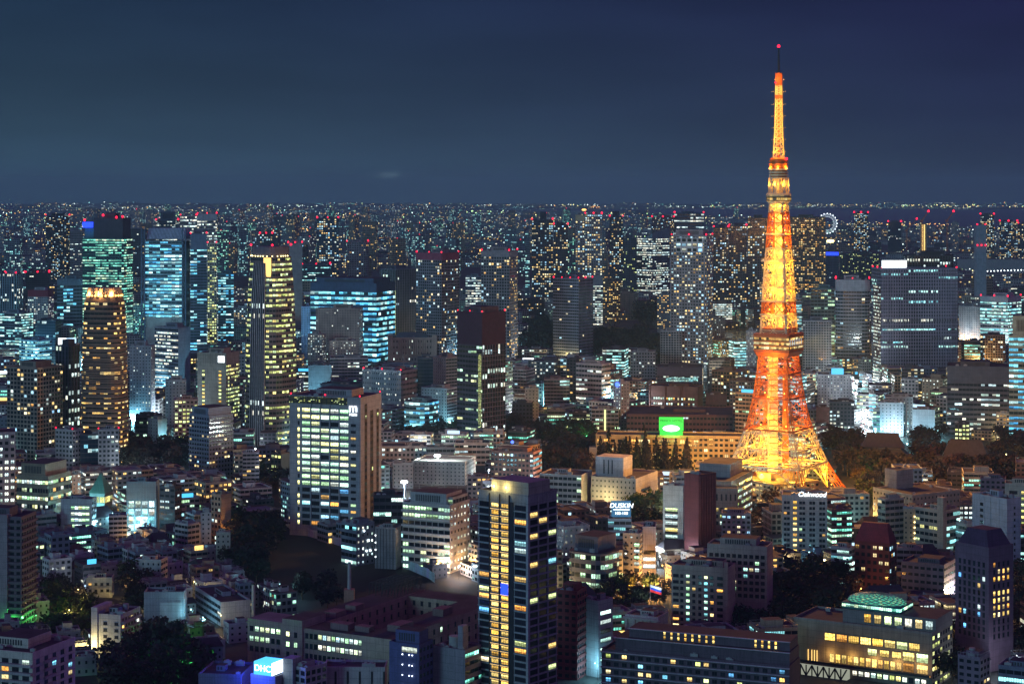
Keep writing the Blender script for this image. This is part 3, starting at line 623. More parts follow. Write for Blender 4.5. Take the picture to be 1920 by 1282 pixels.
for i in range(14): x = -r.a*.62+i*r.a*1.24/13; m = MB(); m.cyl(x, -r.b-.8, r.Z*.45, r.Z-2, .7, n=8); m.build('column', M['paint'], r.root)
r = bld(OB_, 'broad grey office with three rows of small windows and a roof mast', 680,752,789,697,775,'BL',(.36,.37,.42),.35, sB='DK', ratio=.8, bc=4, ant=1, fl=5, bay=2.6, s='broad grey office with roof mast')
bld(OB_, 'low dark hall with a blue-white lit edge in front of the broad grey office', 601,668,681,722,768,'OC',DBLUE,.75, crown=8)
r = bld(OB_, 'bright glass office with glowing curved corner and white floors', 752,803,829,754,822,'GC',(.30,.38,.38),.9, sB='GC', ratio=1, poly=3, fl=4.2, bay=3.6, s='bright glass corner office')
bld(OB_, 'pale office with side windows rising behind the bright glass corner office', 790,838,859,730,808,'BL',(.44,.46,.50),.1, sB='OG')
bld(OB_, 'grey office between the plain slab and the maroon-topped tower with teal lit side', 812,836,857,672,800,'BL',GREY,.1, sB='OC')
bld(OB_, 'dark bulky hall with blank top beside the lime-lit tower', 578,None,622,686,760,'paint',(.20,.22,.27),0)
bld(OB_, 'white terraced block with a broad lit top floor behind the broad grey office', 619,None,690,672,720,'OW',LGREY,.4)
bld(OB_, 'dull blue office with a bright blue roof lamp', 783,None,812,672,770,'GB',DBLUE,.2)

# -- hotel with the monogram sign
r = bld('hotel', 'tall grey office hotel with white monogram sign and lit ribbon windows, orange-lit side', 543,676,715,748,1012,'paint',(.32,.33,.37),0, sB='paint', ratio=.62, mr=.62, mrh=5, bc=4, s='grey monogram tower')
zs = zrows(r, 3, r.Z-6.5, 4.35)[:21]
pk = picker(5, .9, ['green', 'green', 'green', 'white'], rowvar=.08); pk2 = picker(6, .38, ['white', 'warm', 'mix', 'blue'])
wgrid(r, 0, lin(-r.a*.66, r.a*.68, 5), zs[:20], r.LA*.67/5-1.1, 2.5, lambda x, z: pk(x, z) if z > r.Z*.36 else pk2(x, z), mull=3)
wgrid(r, 0, [r.a*.80], zs[2:], 3.6, 1.6, picker(8, .5, ['green', 'white', 'warm']), name='narrow_window')
wgrid(r, 0, [-r.a*.74], zs, 1.4, 2.6, picker(9, .75, ['lime']), name='narrow_window', mull=0)
for i, x in enumerate(lin(-r.a*.66, r.a*.68, 5)[:-1]):
    x += r.LA*.67/10; m = MB(); m.box(x-.45, -r.b-.7, 2, x+.45, -r.b-.03, r.Z-4.5); m.build('pier', M['paint'], r.root)
m = MB(); m.box(-r.a-.3, -r.b-.8, r.Z-4.2, r.a*.62, -r.b-.05, r.Z+.2); o = m.build('gilded_frieze', FM['OL'], r.root, (.20,.18,.08,.5))
for i in range(13): x = -r.a+r.a*1.6*i/12; m = MB(); m.box(x-.2, -r.b-1.1, r.Z-4.4, x+.2, -r.b-.82, r.Z+.4); m.build('frieze_post', M['dark'], r.root)
text('lettering', 'm', r.root, (r.a*.80, -r.b-.4, r.Z-6.0), 8.5, 'signw', ext=.15); text('lettering', 'MORI', r.root, (r.a*.80, -r.b-.4, r.Z-10.4), 2.3, 'signw')
for y0, y1 in ((-.62,-.38), (-.08,.20), (.52,.74)):
    m = MB(); m.prism([(r.a-.3,r.b*y0),(r.a+.12,r.b*y0),(r.a+.12,r.b*y1),(r.a-.3,r.b*y1)], 3, r.Z-(9 if y0 > -.5 else 4), bay=2.6, fl=4.35)
    m.build('glass_strip', FM['OY'], r.root, (.05,.04,.035,.22))
m = MB(); m.box(-r.a, -r.b, r.Z+.1, r.a, r.b, r.Z+.5); m.build('roof_deck', M['roof'], r.root)

# -- far centre
bld(AT_, 'far high tower with a pair of red lamps above the wide cyan-lit block', 594,None,635,410,540,'RM',DBLUE,.42, bc=4, keep=500, fl=5, bay=5)
bld(AT_, 'far grey cylinder-like tower with dim windows right of the white-crowned far tower', 650,None,691,454,545,'RM',GREY,.16, bc=3, poly=3, keep=505, fl=5, bay=5)
bld(AT_, 'far dark tower with red lamps behind the lime-lit tower', 487,None,511,439,540,'RM',DARK,.35, bc=4, keep=460, fl=5, bay=5)
bld(OB_, 'low far office with red lamp cluster left of the dark finned tower', 566,None,620,497,560,'OC',DBLUE,.3, bc=4, keep=520)
bld(OT_, 'far pale slab beside the grey gridded residential tower', 985,None,993,437,560,'OC',BLUEG,.3, keep=500)
bld(AT_, 'far dark flats tower crowned by red lamps, yellow and white windows sprinkled all over', 997,None,1037,413,575,'RM',NAVY,.42, bc=3, mr=.3, mrh=16, fl=4.6, bay=4.2, s='sprinkled dark tower')
bld(AT_, 'slightly lower twin right of the sprinkled dark tower', 1038,None,1065,422,575,'RM',NAVY,.34, bc=3, fl=4.6, bay=4.2)
bld(AT_, 'pale far tower with a small lit gold cap', 1079,None,1096,404,580,'RM',GREY,.5, bc=0, fl=4.6, bay=4.2, crown=10, crowncol=(.6,.5,.3))
bld(AT_, 'pale far tower with three red lamps beside the gold-capped one', 1097,None,1129,402,580,'RM',GREY,.55, bc=4, fl=4.6, bay=4.2)
bld(AT_, 'far black tower with one red lamp on its peak', 1143,None,1168,407,560,'RM',NAVY,.40, bc=2, mr=.6, mrh=12, fl=4.6, bay=4.2, keep=470)
bld(OB_, 'far block with yellow roof light strip beneath the black one-lamp tower', 1167,None,1194,447,560,'OY',DBLUE,.3, keep=480)
bld(OB_, 'dim far block marked by red lamps on its roof edge', 1222,None,1264,408,500,'RM',(.12,.07,.10),.3, bc=5, keep=440, fl=5)
bld(OB_, 'wide far slab with white lit rows and a blue sign below the far shore', 1264,None,1320,400,500,'OW',DBLUE,.6, bc=2, keep=430, fl=9, bay=8)
bld(OT_, 'white-lit office with a sloping roof and two bright curtain walls', 1194,1223,1255,447,560,'OW',BLUEG,.78, sB='OW', ratio=1, fl=4.6, mr=0, ac=0, s='slope-roofed white office')
r = FOOT[-1][7]; m = MB(); m.quad([(-r.a*.1,-r.b,r.Z),(r.a,-r.b,r.Z),(r.a,-r.b,r.Z+10),]); m.quad([(r.a,-r.b,r.Z),(r.a,r.b,r.Z),(r.a,r.b,r.Z+22),(r.a,-r.b,r.Z+10)]); m.quad([(-r.a*.1,-r.b,r.Z),(r.a,-r.b,r.Z+10),(r.a,r.b,r.Z+22),(-r.a*.1,r.b,r.Z+12)]); m.build('sloping_roof', M['paint'], r.root, (.25,.34,.38))
bld(AT_, 'tall pale flats tower with a framed white top storey and many warm windows', 1258,1325,1337,443,700,'RM',(.33,.32,.35),.38, sB='RM', ratio=.8, bc=5, fl=3.9, bay=3.6, mr=.8, mrh=8, s='tall pale flats tower')
r = FOOT[-1][7]; m = MB(); m.prism([(-r.a*.72,-r.b-.6),(r.a*.8,-r.b-.6),(r.a*.8,-r.b+.2),(-r.a*.72,-r.b+.2)], r.Z-20, r.Z-2, bay=7, fl=6); m.build('framed_storey', FM['RG'], r.root, (.66,.66,.68,.5))
for k in (-1, -.05, .9): m = MB(); m.box(r.a*k-.6, -r.b-.9, 0, r.a*k+.6, -r.b-.03, r.Z-24); m.build('pier', M['paint'], r.root)
bld(AT_, 'white mid-rise flats at the foot of the tall pale flats tower', 1238,None,1278,622,700,'RG',LGREY,.18, s='white mid-rise flats')
bld(AT_, 'dark flats tower just right of the tall pale flats tower with a lit roof line', 1338,None,1366,427,585,'RM',(.10,.08,.10),.36, bc=2, fl=4.4, bay=4)
bld(AT_, 'brown flats tower with a magenta roof light left of the lattice tower', 1367,None,1400,424,585,'RM',(.14,.10,.10),.36, bc=2, fl=4.4, bay=4)
bld(AT_, 'broad brown flats tower directly left of the lattice tower', 1402,None,1442,409,600,'RM',(.16,.12,.11),.40, fl=4.4, bay=4, bc=0)
bld(AT_, 'broad gold-lit flats tower directly right of the lattice tower', 1478,None,1548,408,560,'RW',(.20,.15,.11),.46, fl=4.4, bay=4.2, bc=0, s='broad gold-lit flats')
bld(AT_, 'slender far tower with red corner lamps by the Ferris wheel', 1601,None,1628,400,490,'RM',DARK,.5, bc=4, fl=5, bay=5, s='slender far tower')
bld(AT_, 'dark far tower with pale centre strip right of the slender far tower', 1665,None,1690,417,480,'GF',NAVY,.1, bc=3)
bld('core_tower', 'tower under construction with a gold-lit strip and cranes on top', 1725,None,1738,420,482,'paint',(.4,.35,.2),0, mr=0, ac=0, cat='construction tower')
r = FOOT[-1][7]; m = MB(); m.box(-r.a*.45, -r.b-.3, 4, -r.a*.1, -r.b-.05, r.Z-2); m.box(r.a*.1, -r.b-.3, 4, r.a*.45, -r.b-.05, r.Z-2); m.build('gold_strip', M['gold'], r.root)
bld(AT_, 'pale far tower with a red-lamp crane beside the grey chimney', 1784,None,1798,418,482,'RM',GREY,.15, bc=0)
bld(AT_, 'far flats tower with two red lamps behind the grey chimney', 1838,None,1864,403,490,'RM',DARK,.5, bc=2, fl=5, bay=5)
bld(AT_, 'wide far flats with a violet roof light at the right edge', 1874,None,1908,416,492,'RM',NAVY,.42, bc=4, fl=5, bay=5)
bld(AT_, 'dark cropped far flats at the right edge of the skyline', 1909,None,1935,420,492,'RM',NAVY,.40, bc=2, fl=5, bay=5)
bld(OT_, 'short dark tower with a glowing blue cap', 1549,None,1572,474,540,'DK',DBLUE,.05, bc=0, mr=0, ac=0)
r = FOOT[-1][7]; m = MB(); m.box(-r.a-.5, -r.b-.5, r.Z-6, r.a+.5, r.b, r.Z+1); m.build('blue_cap', M['signb'], r.root)
bld(OB_, 'long low far office of blurred yellow and white windows', 1575,None,1650,476,530,'OY',DARK,.35)
r = bld('warehouse', 'long grey shed with a flat roof beyond the grey chimney', 1795,None,1960,487,512,'paint',(.28,.28,.31),0, ac=0, mr=0, par=0, depth=60)

# -- right middle
bld(OT_, 'blue residential tower with red lamps, pale balconies left and dark blue side', 1037,1085,1112,524,690,'RB',(.24,.28,.40),.13, sB='RG', ratio=.9, bc=6, fl=3.9, s='blue residential tower', cat=None)
bld(OB_, 'striped office behind the blue residential tower', 1112,None,1130,519,610,'OW',GREY,.8, crown=14)
bld(AB_, 'brown block with orange lit windows right of the blue residential tower', 1131,None,1163,528,606,'RW',BROWN,.45)
bld(AB_, 'small flats with warm windows left of the tall pale flats tower', 1232,None,1258,553,625,'RW',GREY,.4)
bld(OB_, 'grey block with yellow eaves below the dark garden trees', 1182,None,1229,660,720,'OP',GREY,.35)
bld(OB_, 'white office with black window stripes and a lit side face', 1080,1128,1145,684,762,'OW',WHITE,.38, sB='OW', ratio=.6, fl=4.6, mr=.6, s='white striped office')
bld(OB_, 'dark hall with a long cyan lit floor under its roof', 1232,None,1317,690,742,'DK',(.08,.07,.12),.2, crown=8, s='dark hall with cyan floor')
r = FOOT[-1][7]; m = MB(); m.box(-r.a*.6, -r.b-.5, r.Z-15, r.a*.8, -r.b-.05, r.Z-10); m.build('lit_floor', FM['OC'], r.root, (.1,.1,.1,.95))
r = bld(OB_, 'brown brick office of three bays with rows of small lit windows', 1217,1308,1318,727,785,'paint',(.16,.085,.08),0, fl=4.5, ratio=.5, s='brown three-bay office')
for k, x0 in enumerate((-.92, -.30, .32)):
    wgrid(r, 0, lin(r.a*x0, r.a*(x0+.56), 6), [r.Z*.62, r.Z*.45, r.Z*.28, r.Z*.12], r.LA*.56/12-.8, 2.2, picker(k+40, .7, ['warm', 'white', 'green'] if k else ['white']), mull=0)
    m = MB(); m.box(r.a*(x0-.06)-.6, -r.b-.6, 0, r.a*(x0-.06)+.6, -r.b-.03, r.Z); m.build('pier', M['paint'], r.root)
bld(OB_, 'dark block with a lime lit lobby wall beside the brown three-bay office', 1323,None,1362,742,788,'OL',(.12,.07,.08),.7, crown=8)
r = bld(OB_, 'long maroon slab roof behind the green-signed hotel', 1175,None,1374,780,822,'DK',(.14,.07,.08),.10, fl=5, mr=.3)
r = bld('hotel', 'long low hotel with gold-lit top floor and a green sign on its roof', 1117,None,1396,820,880,'RW',(.42,.34,.20),.22, depth=26, fl=4.2, bay=4.2, mr=0, ac=0, s='green-signed hotel')
m = MB(); m.prism([(-r.a,-r.b-.7),(r.a*.4,-r.b-.7),(r.a*.4,-r.b),(-r.a,-r.b)], r.Z-6.5, r.Z-1.5, bay=5.5, fl=5); m.build('lit_top_floor', FM['RW'], r.root, (.45,.36,.2,.95))
m = MB(); m.box(-r.a, -r.b-1.2, r.Z-1.3, r.a, -r.b-.02, r.Z-.4, bottom=True); m.build('cornice', M['paint'], r.root)
sx0 = r.a*(-1+2*(1236-1117)/279.); sx1 = r.a*(-1+2*(1282-1117)/279.)
for x in lin(-r.a*.96, r.a*.5, 7): ball('wash_lamp', r.root, (x, -r.b-7, 3), .4, 'ly'); lamp_light(r.root, (x, -r.b-7, 4.2), 200, (1,.72,.22), .5)
m = MB(); m.box(sx0, -r.b+2, r.Z+4.5, sx1, -r.b+3, r.Z+15.5, bottom=True); o = m.build('green_sign', M['signg'], r.root)
text('lettering', 'PRINCE HOTEL', o, ((sx0+sx1)/2, -r.b+1.8, r.Z+12.6), 2.75, 'dark', ext=.3)
m = MB(); m.box(sx0+.6, -r.b+2.4, r.Z, sx1-.6, -r.b+3, r.Z+4.2); m.build('sign_frame', M['signg'], r.root)
m = MB(); m.dome((sx0+sx1)/2, -r.b+1.7, r.Z+6.4, 7, .5, 2.6, 10, 3, full=True); m.build('sign_lamp', M['lg'] if False else M['signw'], o)
lamp_light(r.root, ((sx0+sx1)/2, -r.b-3, r.Z+6), 1500, (.05,1,.15), 2)
bld('signal_tower', 'slim pale tower with a glowing blue ball light on its corner', 1150,1164,1180,719,812,'BL',(.40,.44,.52),.35, sB='BL', ratio=1, cat='tower', mr=.3)
r = FOOT[-1][7]; ball('blue_light', r.root, (r.a*.2, -r.b-.5, r.Z-1), 2.2, 'lb')
m = MB(); m.box(r.a*.5, -r.b-.6, 8, r.a*.9, -r.b-.05, r.Z-6); m.build('lit_stair', M['signp'], r.root) if False else None
bld(OB_, 'teal-lit little office with an arched roof by the dark grove', 1026,None,1060,770,812,'OT',BLUEG,.8)
bld(OB_, 'low office with cyan and yellow rows next to the arched teal office', 1067,None,1106,775,812,'OG',DARK,.65)
bld(OB_, 'pair-fronted office with a lime light strip between its halves', 1109,None,1160,768,814,'OG',GREY,.6)
r = FOOT[-1][7]; m = MB(); m.box(-.8, -r.b-.5, 1, .8, -r.b-.05, r.Z); m.build('lime_strip', M['limes'], r.root)
bld(OB_, 'navy block with white square windows left of the dark grove', 960,None,999,757,815,'OP',NAVY,.3)
bld(AB_, 'slim pale apartment slab with dark windows near the navy block', 984,None,1010,730,812,'BL',LGREY,.1)
bld(OB_, 'grey louvred block under the white striped office', 1020,None,1068,712,770,'OC',GREY,.25)
bld(OT_, 'big dark gridded tower with a glaring white billboard on its roof', 1634,1652,1796,505,712,'GG',(.23,.23,.33),.10, sB='GG', ratio=2.2, bay=3.0, fl=4.1, bc=5, mr=0, s='white-billboard tower', crown=0)
r = FOOT[-1][7]
m = MB(); m.box(r.a-.2, -r.b+1, r.Z+2, r.a+1, -r.b+r.LB*.33, r.Z+10.5, bottom=True); o = m.build('billboard', M['signw'], r.root)
for zf, y0, y1, k in ((.523,0,1,'OW'), (.44,0,.72,'OC'), (.36,.66,1,'OW'), (.325,0,.28,'OC'), (.44,.88,1,'OC')):
    m = MB(); z = r.Z*zf; m.prism([(r.a-.2,-r.b+.02*r.LB+r.LB*y0*.97),(r.a+.35,-r.b+.02*r.LB+r.LB*y0*.97),(r.a+.35,-r.b+r.LB*y1*.98),(r.a-.2,-r.b+r.LB*y1*.98)], z, z+3.4, bay=1.6, fl=3.4); m.build('lit_floor', FM['GF' if k == 'OW' else k], r.root, (.2,.2,.25,.97))
m = MB(); m.prism([(-r.a*.5,-r.b-.5),(r.a*.9,-r.b-.5),(r.a*.9,-r.b),(-r.a*.5,-r.b)], 5, r.Z-20, bay=3.4, fl=4.1); m.build('lit_stair', FM['OP'], r.root, (.12,.05,.06,.8))
for i in range(30): y = -r.b+r.LB*(i+.5)/30; m = MB(); m.box(r.a+.02, y-.22, 0, r.a+.6, y+.22, r.Z); m.build('fin', M['paint'], r.root, (.32,.32,.42))
bld(OT_, 'ribbed dark block with blue lit slots behind the white-billboard tower', 1700,None,1788,480,700,'GF',DARK,.25, keep=500)
bld(AT_, 'curved white-banded condominium tower with yellow windows', 1566,None,1631,525,690,'RB',(.46,.46,.50),.22, poly=4, bc=5, crown=14, fl=4.4, s='curved white-banded tower')
bld(OT_, 'green-tinged glass tower of square lit panes', 1520,None,1565,542,680,'OG',(.16,.26,.27),.45, fl=4.6, bay=4.2)
bld(AT_, 'grey flats block in front of the green-tinged glass tower', 1505,None,1559,603,712,'RG',GREY,.12, s='grey mid flats')
bld(AT_, 'narrow white stack right beside the lattice tower waist', 1490,None,1503,560,690,'OC',LGREY,.6, keep=650)
bld(AT_, 'narrow white flats left of the main deck', 1399,None,1418,622,705,'BL',(.5,.55,.62),.3, bay=2.2)
bld(OB_, 'blue-trimmed low office beyond the lattice tower', 1548,None,1580,690,735,'OC',BLUEG,.35)
bld(OB_, 'plain grey block with a blue-white sign and a line of small windows', 1533,None,1598,704,775,'BL',(.36,.38,.44),.25, mr=.2, s='blue-signed grey block')
r = FOOT[-1][7]; m = MB(); m.box(-r.a*.2, -r.b+.5, r.Z+.5, r.a*.5, -r.b+1.5, r.Z+7, bottom=True); m.build('roof_sign', M['signc'], r.root)
bld(OB_, 'dark office with white window column left of the bright avenue', 1555,None,1602,755,812,'OP',DARK,.35)
bld(OB_, 'maroon low block at the edge of the temple wood', 1530,None,1557,765,800,'paint',(.14,.07,.07),0)
bld(OB_, 'slim white-blue lit office at the right kerb of the bright avenue', 1617,None,1627,706,745,'OC',LGREY,.9)
bld(OB_, 'dark wide office with white window rows and a pitched black top', 1776,None,1896,690,820,'OW',(.08,.075,.10),.45, crown=14, fl=4.5, s='wide dark office')
bld(OB_, 'grey gable-roofed office with a lit skylight behind the wide grey block', 1690,None,1722,712,760,'OP',GREY,.4)
bld(OB_, 'wide grey block with louvred front by the bright avenue', 1645,None,1694,757,818,'BL',(.36,.37,.43),.2)
bld(OB_, 'plain windowless grey box beside the louvred block', 1711,None,1753,770,820,'paint',(.33,.33,.38),0)
bld(OB_, 'tall plain block with one window column behind the louvred block', 1660,None,1712,746,816,'BL',GREY,.2)
bld(OB_, 'teal-lit narrow office on the corner of the bright avenue', 1637,None,1650,770,822,'OT',BLUEG,.8)
bld(OB_, 'little gold-lit pavilion in front of the wide dark office', 1790,None,1818,795,826,'OY',DARK,.9)
bld(OT_, 'glaring cyan striped office cropped by the right edge', 1892,None,1960,632,840,'GC',(.25,.36,.36),.9, fl=4.6, bay=4, mr=.8, mrh=18, s='glaring cyan office')
bld(OB_, 'white striped office with bright cyan floors and red roof lamps', 1838,1890,1915,558,660,'OC',WHITE,.88, sB='OC', ratio=1, bc=4, fl=4.8, crown=6, s='cyan striped right office')
bld(OB_, 'cream flats with yellow windows squeezed left of the glaring cyan office', 1868,None,1893,777,830,'RW',CREAM,.7)
bld(OB_, 'grey dotted hotel slab below the cyan striped right office', 1838,None,1885,630,690,'RG',GREY,.3)
bld(OB_, 'grey block between the white-billboard tower and the cyan striped right office', 1798,None,1838,576,650,'BL',GREY,.08)
bld(OB_, 'small teal office in front of the grey dotted hotel slab', 1808,None,1838,640,690,'OT',BLUEG,.75)

# -- right foreground
r = bld('hotel', 'grey serviced apartment block with white script sign on its roof edge', 1466,None,1551,932,1052,'paint',(.40,.38,.38),0, depth=20, mr=.2, ac=3, s='script-signed block')
zs = zrows(r, 2, r.Z-2, 3.3)
for x0 in (-.78, -.10, .34, .78): wgrid(r, 0, lin(r.a*(x0-.14), r.a*(x0+.14), 2), zs, r.LA*.07-.3, 1.5, picker(x0, .06, ['warm', 'green']), mull=0)
wgrid(r, 0, [-r.a*.42], zs, 2.2, 1.8, picker(2, .95, ['gold', 'warm']), mull=1)
text('lettering', 'Oakwood', r.root, (r.a*.33, -r.b-.5, r.Z+1.6), 4.2, 'signw', shear=.25)
r = bld('slab_tower', 'maroon windowless double slab tower beside the white curved-front office', 1283,1310,1343,893,1060,'painted' if False else 'paint',(.15,.055,.07),0, ratio=1.3, ac=2, cat='tower', mr=0, s='maroon slab tower')
for i in range(7): y = -r.b+r.LB*(i+.5)/7; m = MB(); m.box(r.a+.02, y-.2, 0, r.a+.5, y+.2, r.Z); m.build('rib', M['paint'], r.root, (.19,.08,.09))
r = bld(OT_, 'white framed office with black balcony bays up its narrow front', 1243,1281,1288,914,1042,'paint',(.50,.54,.54),0, ratio=.6, mr=0, s='white framed office')
zs = zrows(r, 5, r.Z-12, 4.2); wgrid(r, 0, [-r.a*.15], zs, r.LA*.58, 1.9, picker(12, .8, ['green', 'white', 'lime']), mull=4)
for z in zs: m = MB(); m.box(-r.a*.76, -r.b-1.3, z-2.2, r.a*.46, -r.b-.04, z-1.05, bottom=True); m.build('balcony', M['dark'], r.root)
for z in zs: m = MB(); m.box(-r.a*.76, -r.b-.25, z-1.05, r.a*.46, -r.b-.02, z-.95, bottom=True); m.build('floor_edge', M['dark'], r.root)
text('lettering', 'Mita Works', r.root, (r.a*.25, -r.b-.15, r.Z-6), 2.0, 'dark') if False else None
r = bld('institute_building', 'large tan institute with long receding wall of lit windows under the tower', 1290,1371,1411,905,1000,'paint',(.34,.28,.22),0, ratio=1.9, mr=0, ac=0, cat='institute', s='tan institute')
wgrid(r, 1, lin(-r.b*.95, r.b*.95, 17), zrows(r, 3, r.Z-1.5, 4.4), r.LB/17-1.9, 2.0, picker(14, .85, ['lime', 'white', 'green']), mull=0)
m = MB(); m.prism([(-r.a*.9,-r.b*.2),(r.a*.55,-r.b*.2),(r.a*.55,r.b*.95),(-r.a*.9,r.b*.95)], r.Z, r.Z+9, 0, 1); m.build('rooftop_hall', [M['paint'], M['roof']], r.root, (.30,.30,.31))
r = bld(OB_, 'tan low wing with five big dark openings over a row of yellow windows', 1340,None,1383,918,1012,'paint',(.34,.28,.24),0, depth=14, mr=0, ac=0, s='tan low wing')
wgrid(r, 0, lin(-r.a, r.a, 5), [r.Z-5], r.LA/5-2, 4, picker(1, 0, ['gold']), mull=0)
for i in range(3): wgrid(r, 0, lin(-r.a, r.a, 5), [r.Z-13-i*4.4], r.LA/5-1.2, 2.2, picker(i, .95 if i == 0 else .5, ['gold'] if i == 0 else ['white', 'lime']), mull=2)
bld(AB_, 'small grey flats with curved dark roof in front of the tan low wing', 1353,None,1408,965,1040,'RM',LGREY,.30, mr=.6)
r = bld('institute_building', 'white institute with a blank box tower and an orange-lit end wall', 1108,1192,1233,900,960,'BL',(.42,.42,.42),.12, sB='paint', ratio=1.3, mr=0, fl=4, cat='institute', s='white institute')
wgrid(r, 1, lin(-r.b*.8, r.b*.8, 8), [r.Z*.32], r.LB/8-1.6, 2.0, picker(4, .9, ['lime', 'white']), mull=1)
wgrid(r, 1, lin(-r.b*.5, r.b*.3, 4), [r.Z*.62], r.LB/8-.6, 1.4, picker(4, 0, ['lime']), mull=1)
m = MB(); m.box(-r.a, -r.b*.6, r.Z, r.a*.25, r.b*.2, r.Z+14); o = m.build('box_tower', M['paint'], r.root, (.46,.45,.45))
for x in (-.62, -.42, -.25): m = MB(); m.box(r.a*x-.4, -r.b*.6-.2, r.Z+2, r.a*x+.4, -r.b*.6-.02, r.Z+12); m.build('slot', M['dark'], o)
bld('institute_building', 'long white wing with lime-lit windows left of the white institute', 1012,1090,1110,893,958,'OG',(.44,.43,.42),.2, sB='paint', ratio=.9, cat='institute', mr=.3, fl=4.2)
r = bld(AB_, 'brick-red flats with lit windows and an orange glow on the parapet', 920,1000,1016,850,915,'RM',(.30,.15,.12),.4, sB='OC', ratio=.6, fl=4, mr=.7)
r = bld('hoarding_office', 'small office carrying the blue rooftop billboard with white slanted letters', 1140,None,1184,975,1040,'OC',BLUEG,.3, cat='office building', mr=0, ac=0, s='blue-billboard office')
m = MB(); m.box(-r.a*.7, -r.b+.4, r.Z+2, r.a*.95, -r.b+1.2, r.Z+12, bottom=True); o = m.build('billboard', glow('billboard_blue', (.03,.20,.42), .55), r.root)
text('lettering', 'DUSKIN', o, (r.a*.13, -r.b+.25, r.Z+9), 4.1, 'signw', shear=.2); text('lettering', '100-100', o, (r.a*.13, -r.b+.25, r.Z+4.3), 2.5, 'signw')
m = MB(); m.box(-r.a*.55, -r.b+.15, r.Z+6.4, r.a*.85, -r.b+.35, r.Z+6.75, bottom=True); m.build('underline', M['signw'], o)
for x in (-.5, .8): m = MB(); m.bar((r.a*x, -r.b+.8, r.Z), (r.a*x, -r.b+.8, r.Z+2.2), .4); m.build('post', M['steel'], r.root)
r = bld(AB_, 'narrow cream flats with black balconies and a lit stair strip', 1168,1200,1206,1003,1095,'BL',(.46,.45,.42),.2, sB='OY', ratio=.8, s='narrow cream flats', slab=0)
for z in zrows(r, 3, r.Z-4, 3.6): m = MB(); m.box(-r.a*.85, -r.b-1.2, z-1, -r.a*.35, -r.b-.03, z+.1, bottom=True); m.build('balcony', M['dark'], r.root)
wgrid(r, 0, [r.a*.62], zrows(r, 3, r.Z-4, 3.6), r.LA*.3, 1.9, picker(3, .75, ['warm', 'green', 'white']))
r = bld(OB_, 'slim office of four brilliant white floors beside the narrow cream flats', 1205,None,1230,990,1088,'paint',(.42,.40,.46),0, depth=14, mr=.4)
for i, z in enumerate(zrows(r, 4, r.Z-12, 4.1)): wgrid(r, 0, [0], [z], r.LA*.86, 2.2, picker(i, 1 if i else .0, ['white']), mull=5)
r = bld(OB_, 'rounded dark office with wraparound bright bands above the junction', 1058,1128,1170,1040,1125,'OG',(.10,.09,.13),.62, sB='OC', ratio=.9, poly=4, fl=4.6, bay=4, mr=.75, mrh=9, s='rounded banded office')
r = bld(AB_, 'cream apartment block with a lit cyan window column facing the embassy trees', 1259,1366,1379,1068,1200,'paint',(.42,.37,.31),0, ratio=.5, mr=.6, tank=1, s='cream apartment block')
xs = lin(-r.a*.95, r.a*.95, 9); zs = zrows(r, 3, r.Z-3, 3.15)
wgrid(r, 0, [xs[2], xs[5]], zs, 1.7, 1.5, picker(71, .95, ['green', 'cyan']), mull=0)
wgrid(r, 0, [xs[i] for i in (1,3,4,6)], zs, 1.6, 1.5, picker(72, .18, ['warm']), mull=0)
wgrid(r, 0, [xs[0], xs[7]+1], zs, 3.0, 1.4, picker(73, .12, ['warm']), mull=1)
for x in (r.a*.93,): m = MB(); m.box(x-.9, -r.b-1.2, 0, x+.9, -r.b-.03, r.Z+4); m.build('pier', M['paint'], r.root)
r = bld(AB_, 'larger cream apartment block of square windows behind the first one', 1326,1438,1449,1028,1180,'paint',(.40,.36,.32),0, ratio=.5, mr=.7, mrh=4, tank=1, ac=4, s='larger cream apartments')
wgrid(r, 0, lin(-r.a*.96, r.a*.96, 10), zrows(r, 12, r.Z-3, 3.4), 2.0, 1.7, picker(81, .13, ['green', 'white', 'warm', 'cyan']), mull=1)
r = bld(AT_, 'foreground dark tower with a blazing gold double column of windows', 897,990,1044,932,1340,'paint',(.26,.28,.31),0, sB='paint', ratio=.75, mr=0, ac=3, s='gold-column tower')
r.fl = 3.12; zs = zrows(r, 4, r.Z-3.5, 3.12); f = lambda px: -r.a+r.LA*(px-897)/93.
sk = 26
wgrid(r, 0, [f(928.5), f(947)], zs[:sk], r.LA*.135, 1.75, picker(91, 1, ['gold']), mull=2)
wgrid(r, 0, [f(908)], zs[:sk], r.LA*.19, 2.0, picker(92, .2, ['lime', 'warm', 'blue']), mull=4)
wgrid(r, 0, [f(976)], zs[:sk], r.LA*.22, 2.0, picker(95, .26, ['lime', 'warm', 'blue']), mull=4)
wgrid(r, 1, lin(-r.b*.97, r.b*.97, 3), zs[:sk], r.LB*.97/3-.8, 2.1, picker(93, .16, ['warm', 'warm', 'lime', 'blue']), mull=3, name='side_window')
for i, z in enumerate(zs):
    m = MB(); m.box(-r.a-.15, -r.b-.35, z-1.75, r.a+.4, -r.b-.03, z-1.3, bottom=True); m.box(r.a+.02, -r.b, z-1.75, r.a+.4, r.b, z-1.3, bottom=True); m.build('floor_ledge', M['paint'], r.root, (.36,.37,.42))
    m = MB(); m.box(f(920.5), -r.b-.42, z-1.75, f(955.5), -r.b-.36, z-1.6, bottom=True); m.build('lit_ledge', M['gold'], r.root)
for px in (919, 938, 956): m = MB(); m.box(f(px)-.22, -r.b-.62, 0, f(px)+.22, -r.b-.03, r.Z); m.build('mullion', M['dark'], r.root)
m = MB(); m.box(f(957), -r.b-.46, 0, f(964), -r.b-.37, r.Z-3); m.build('dark_strip', M['dark'], r.root)
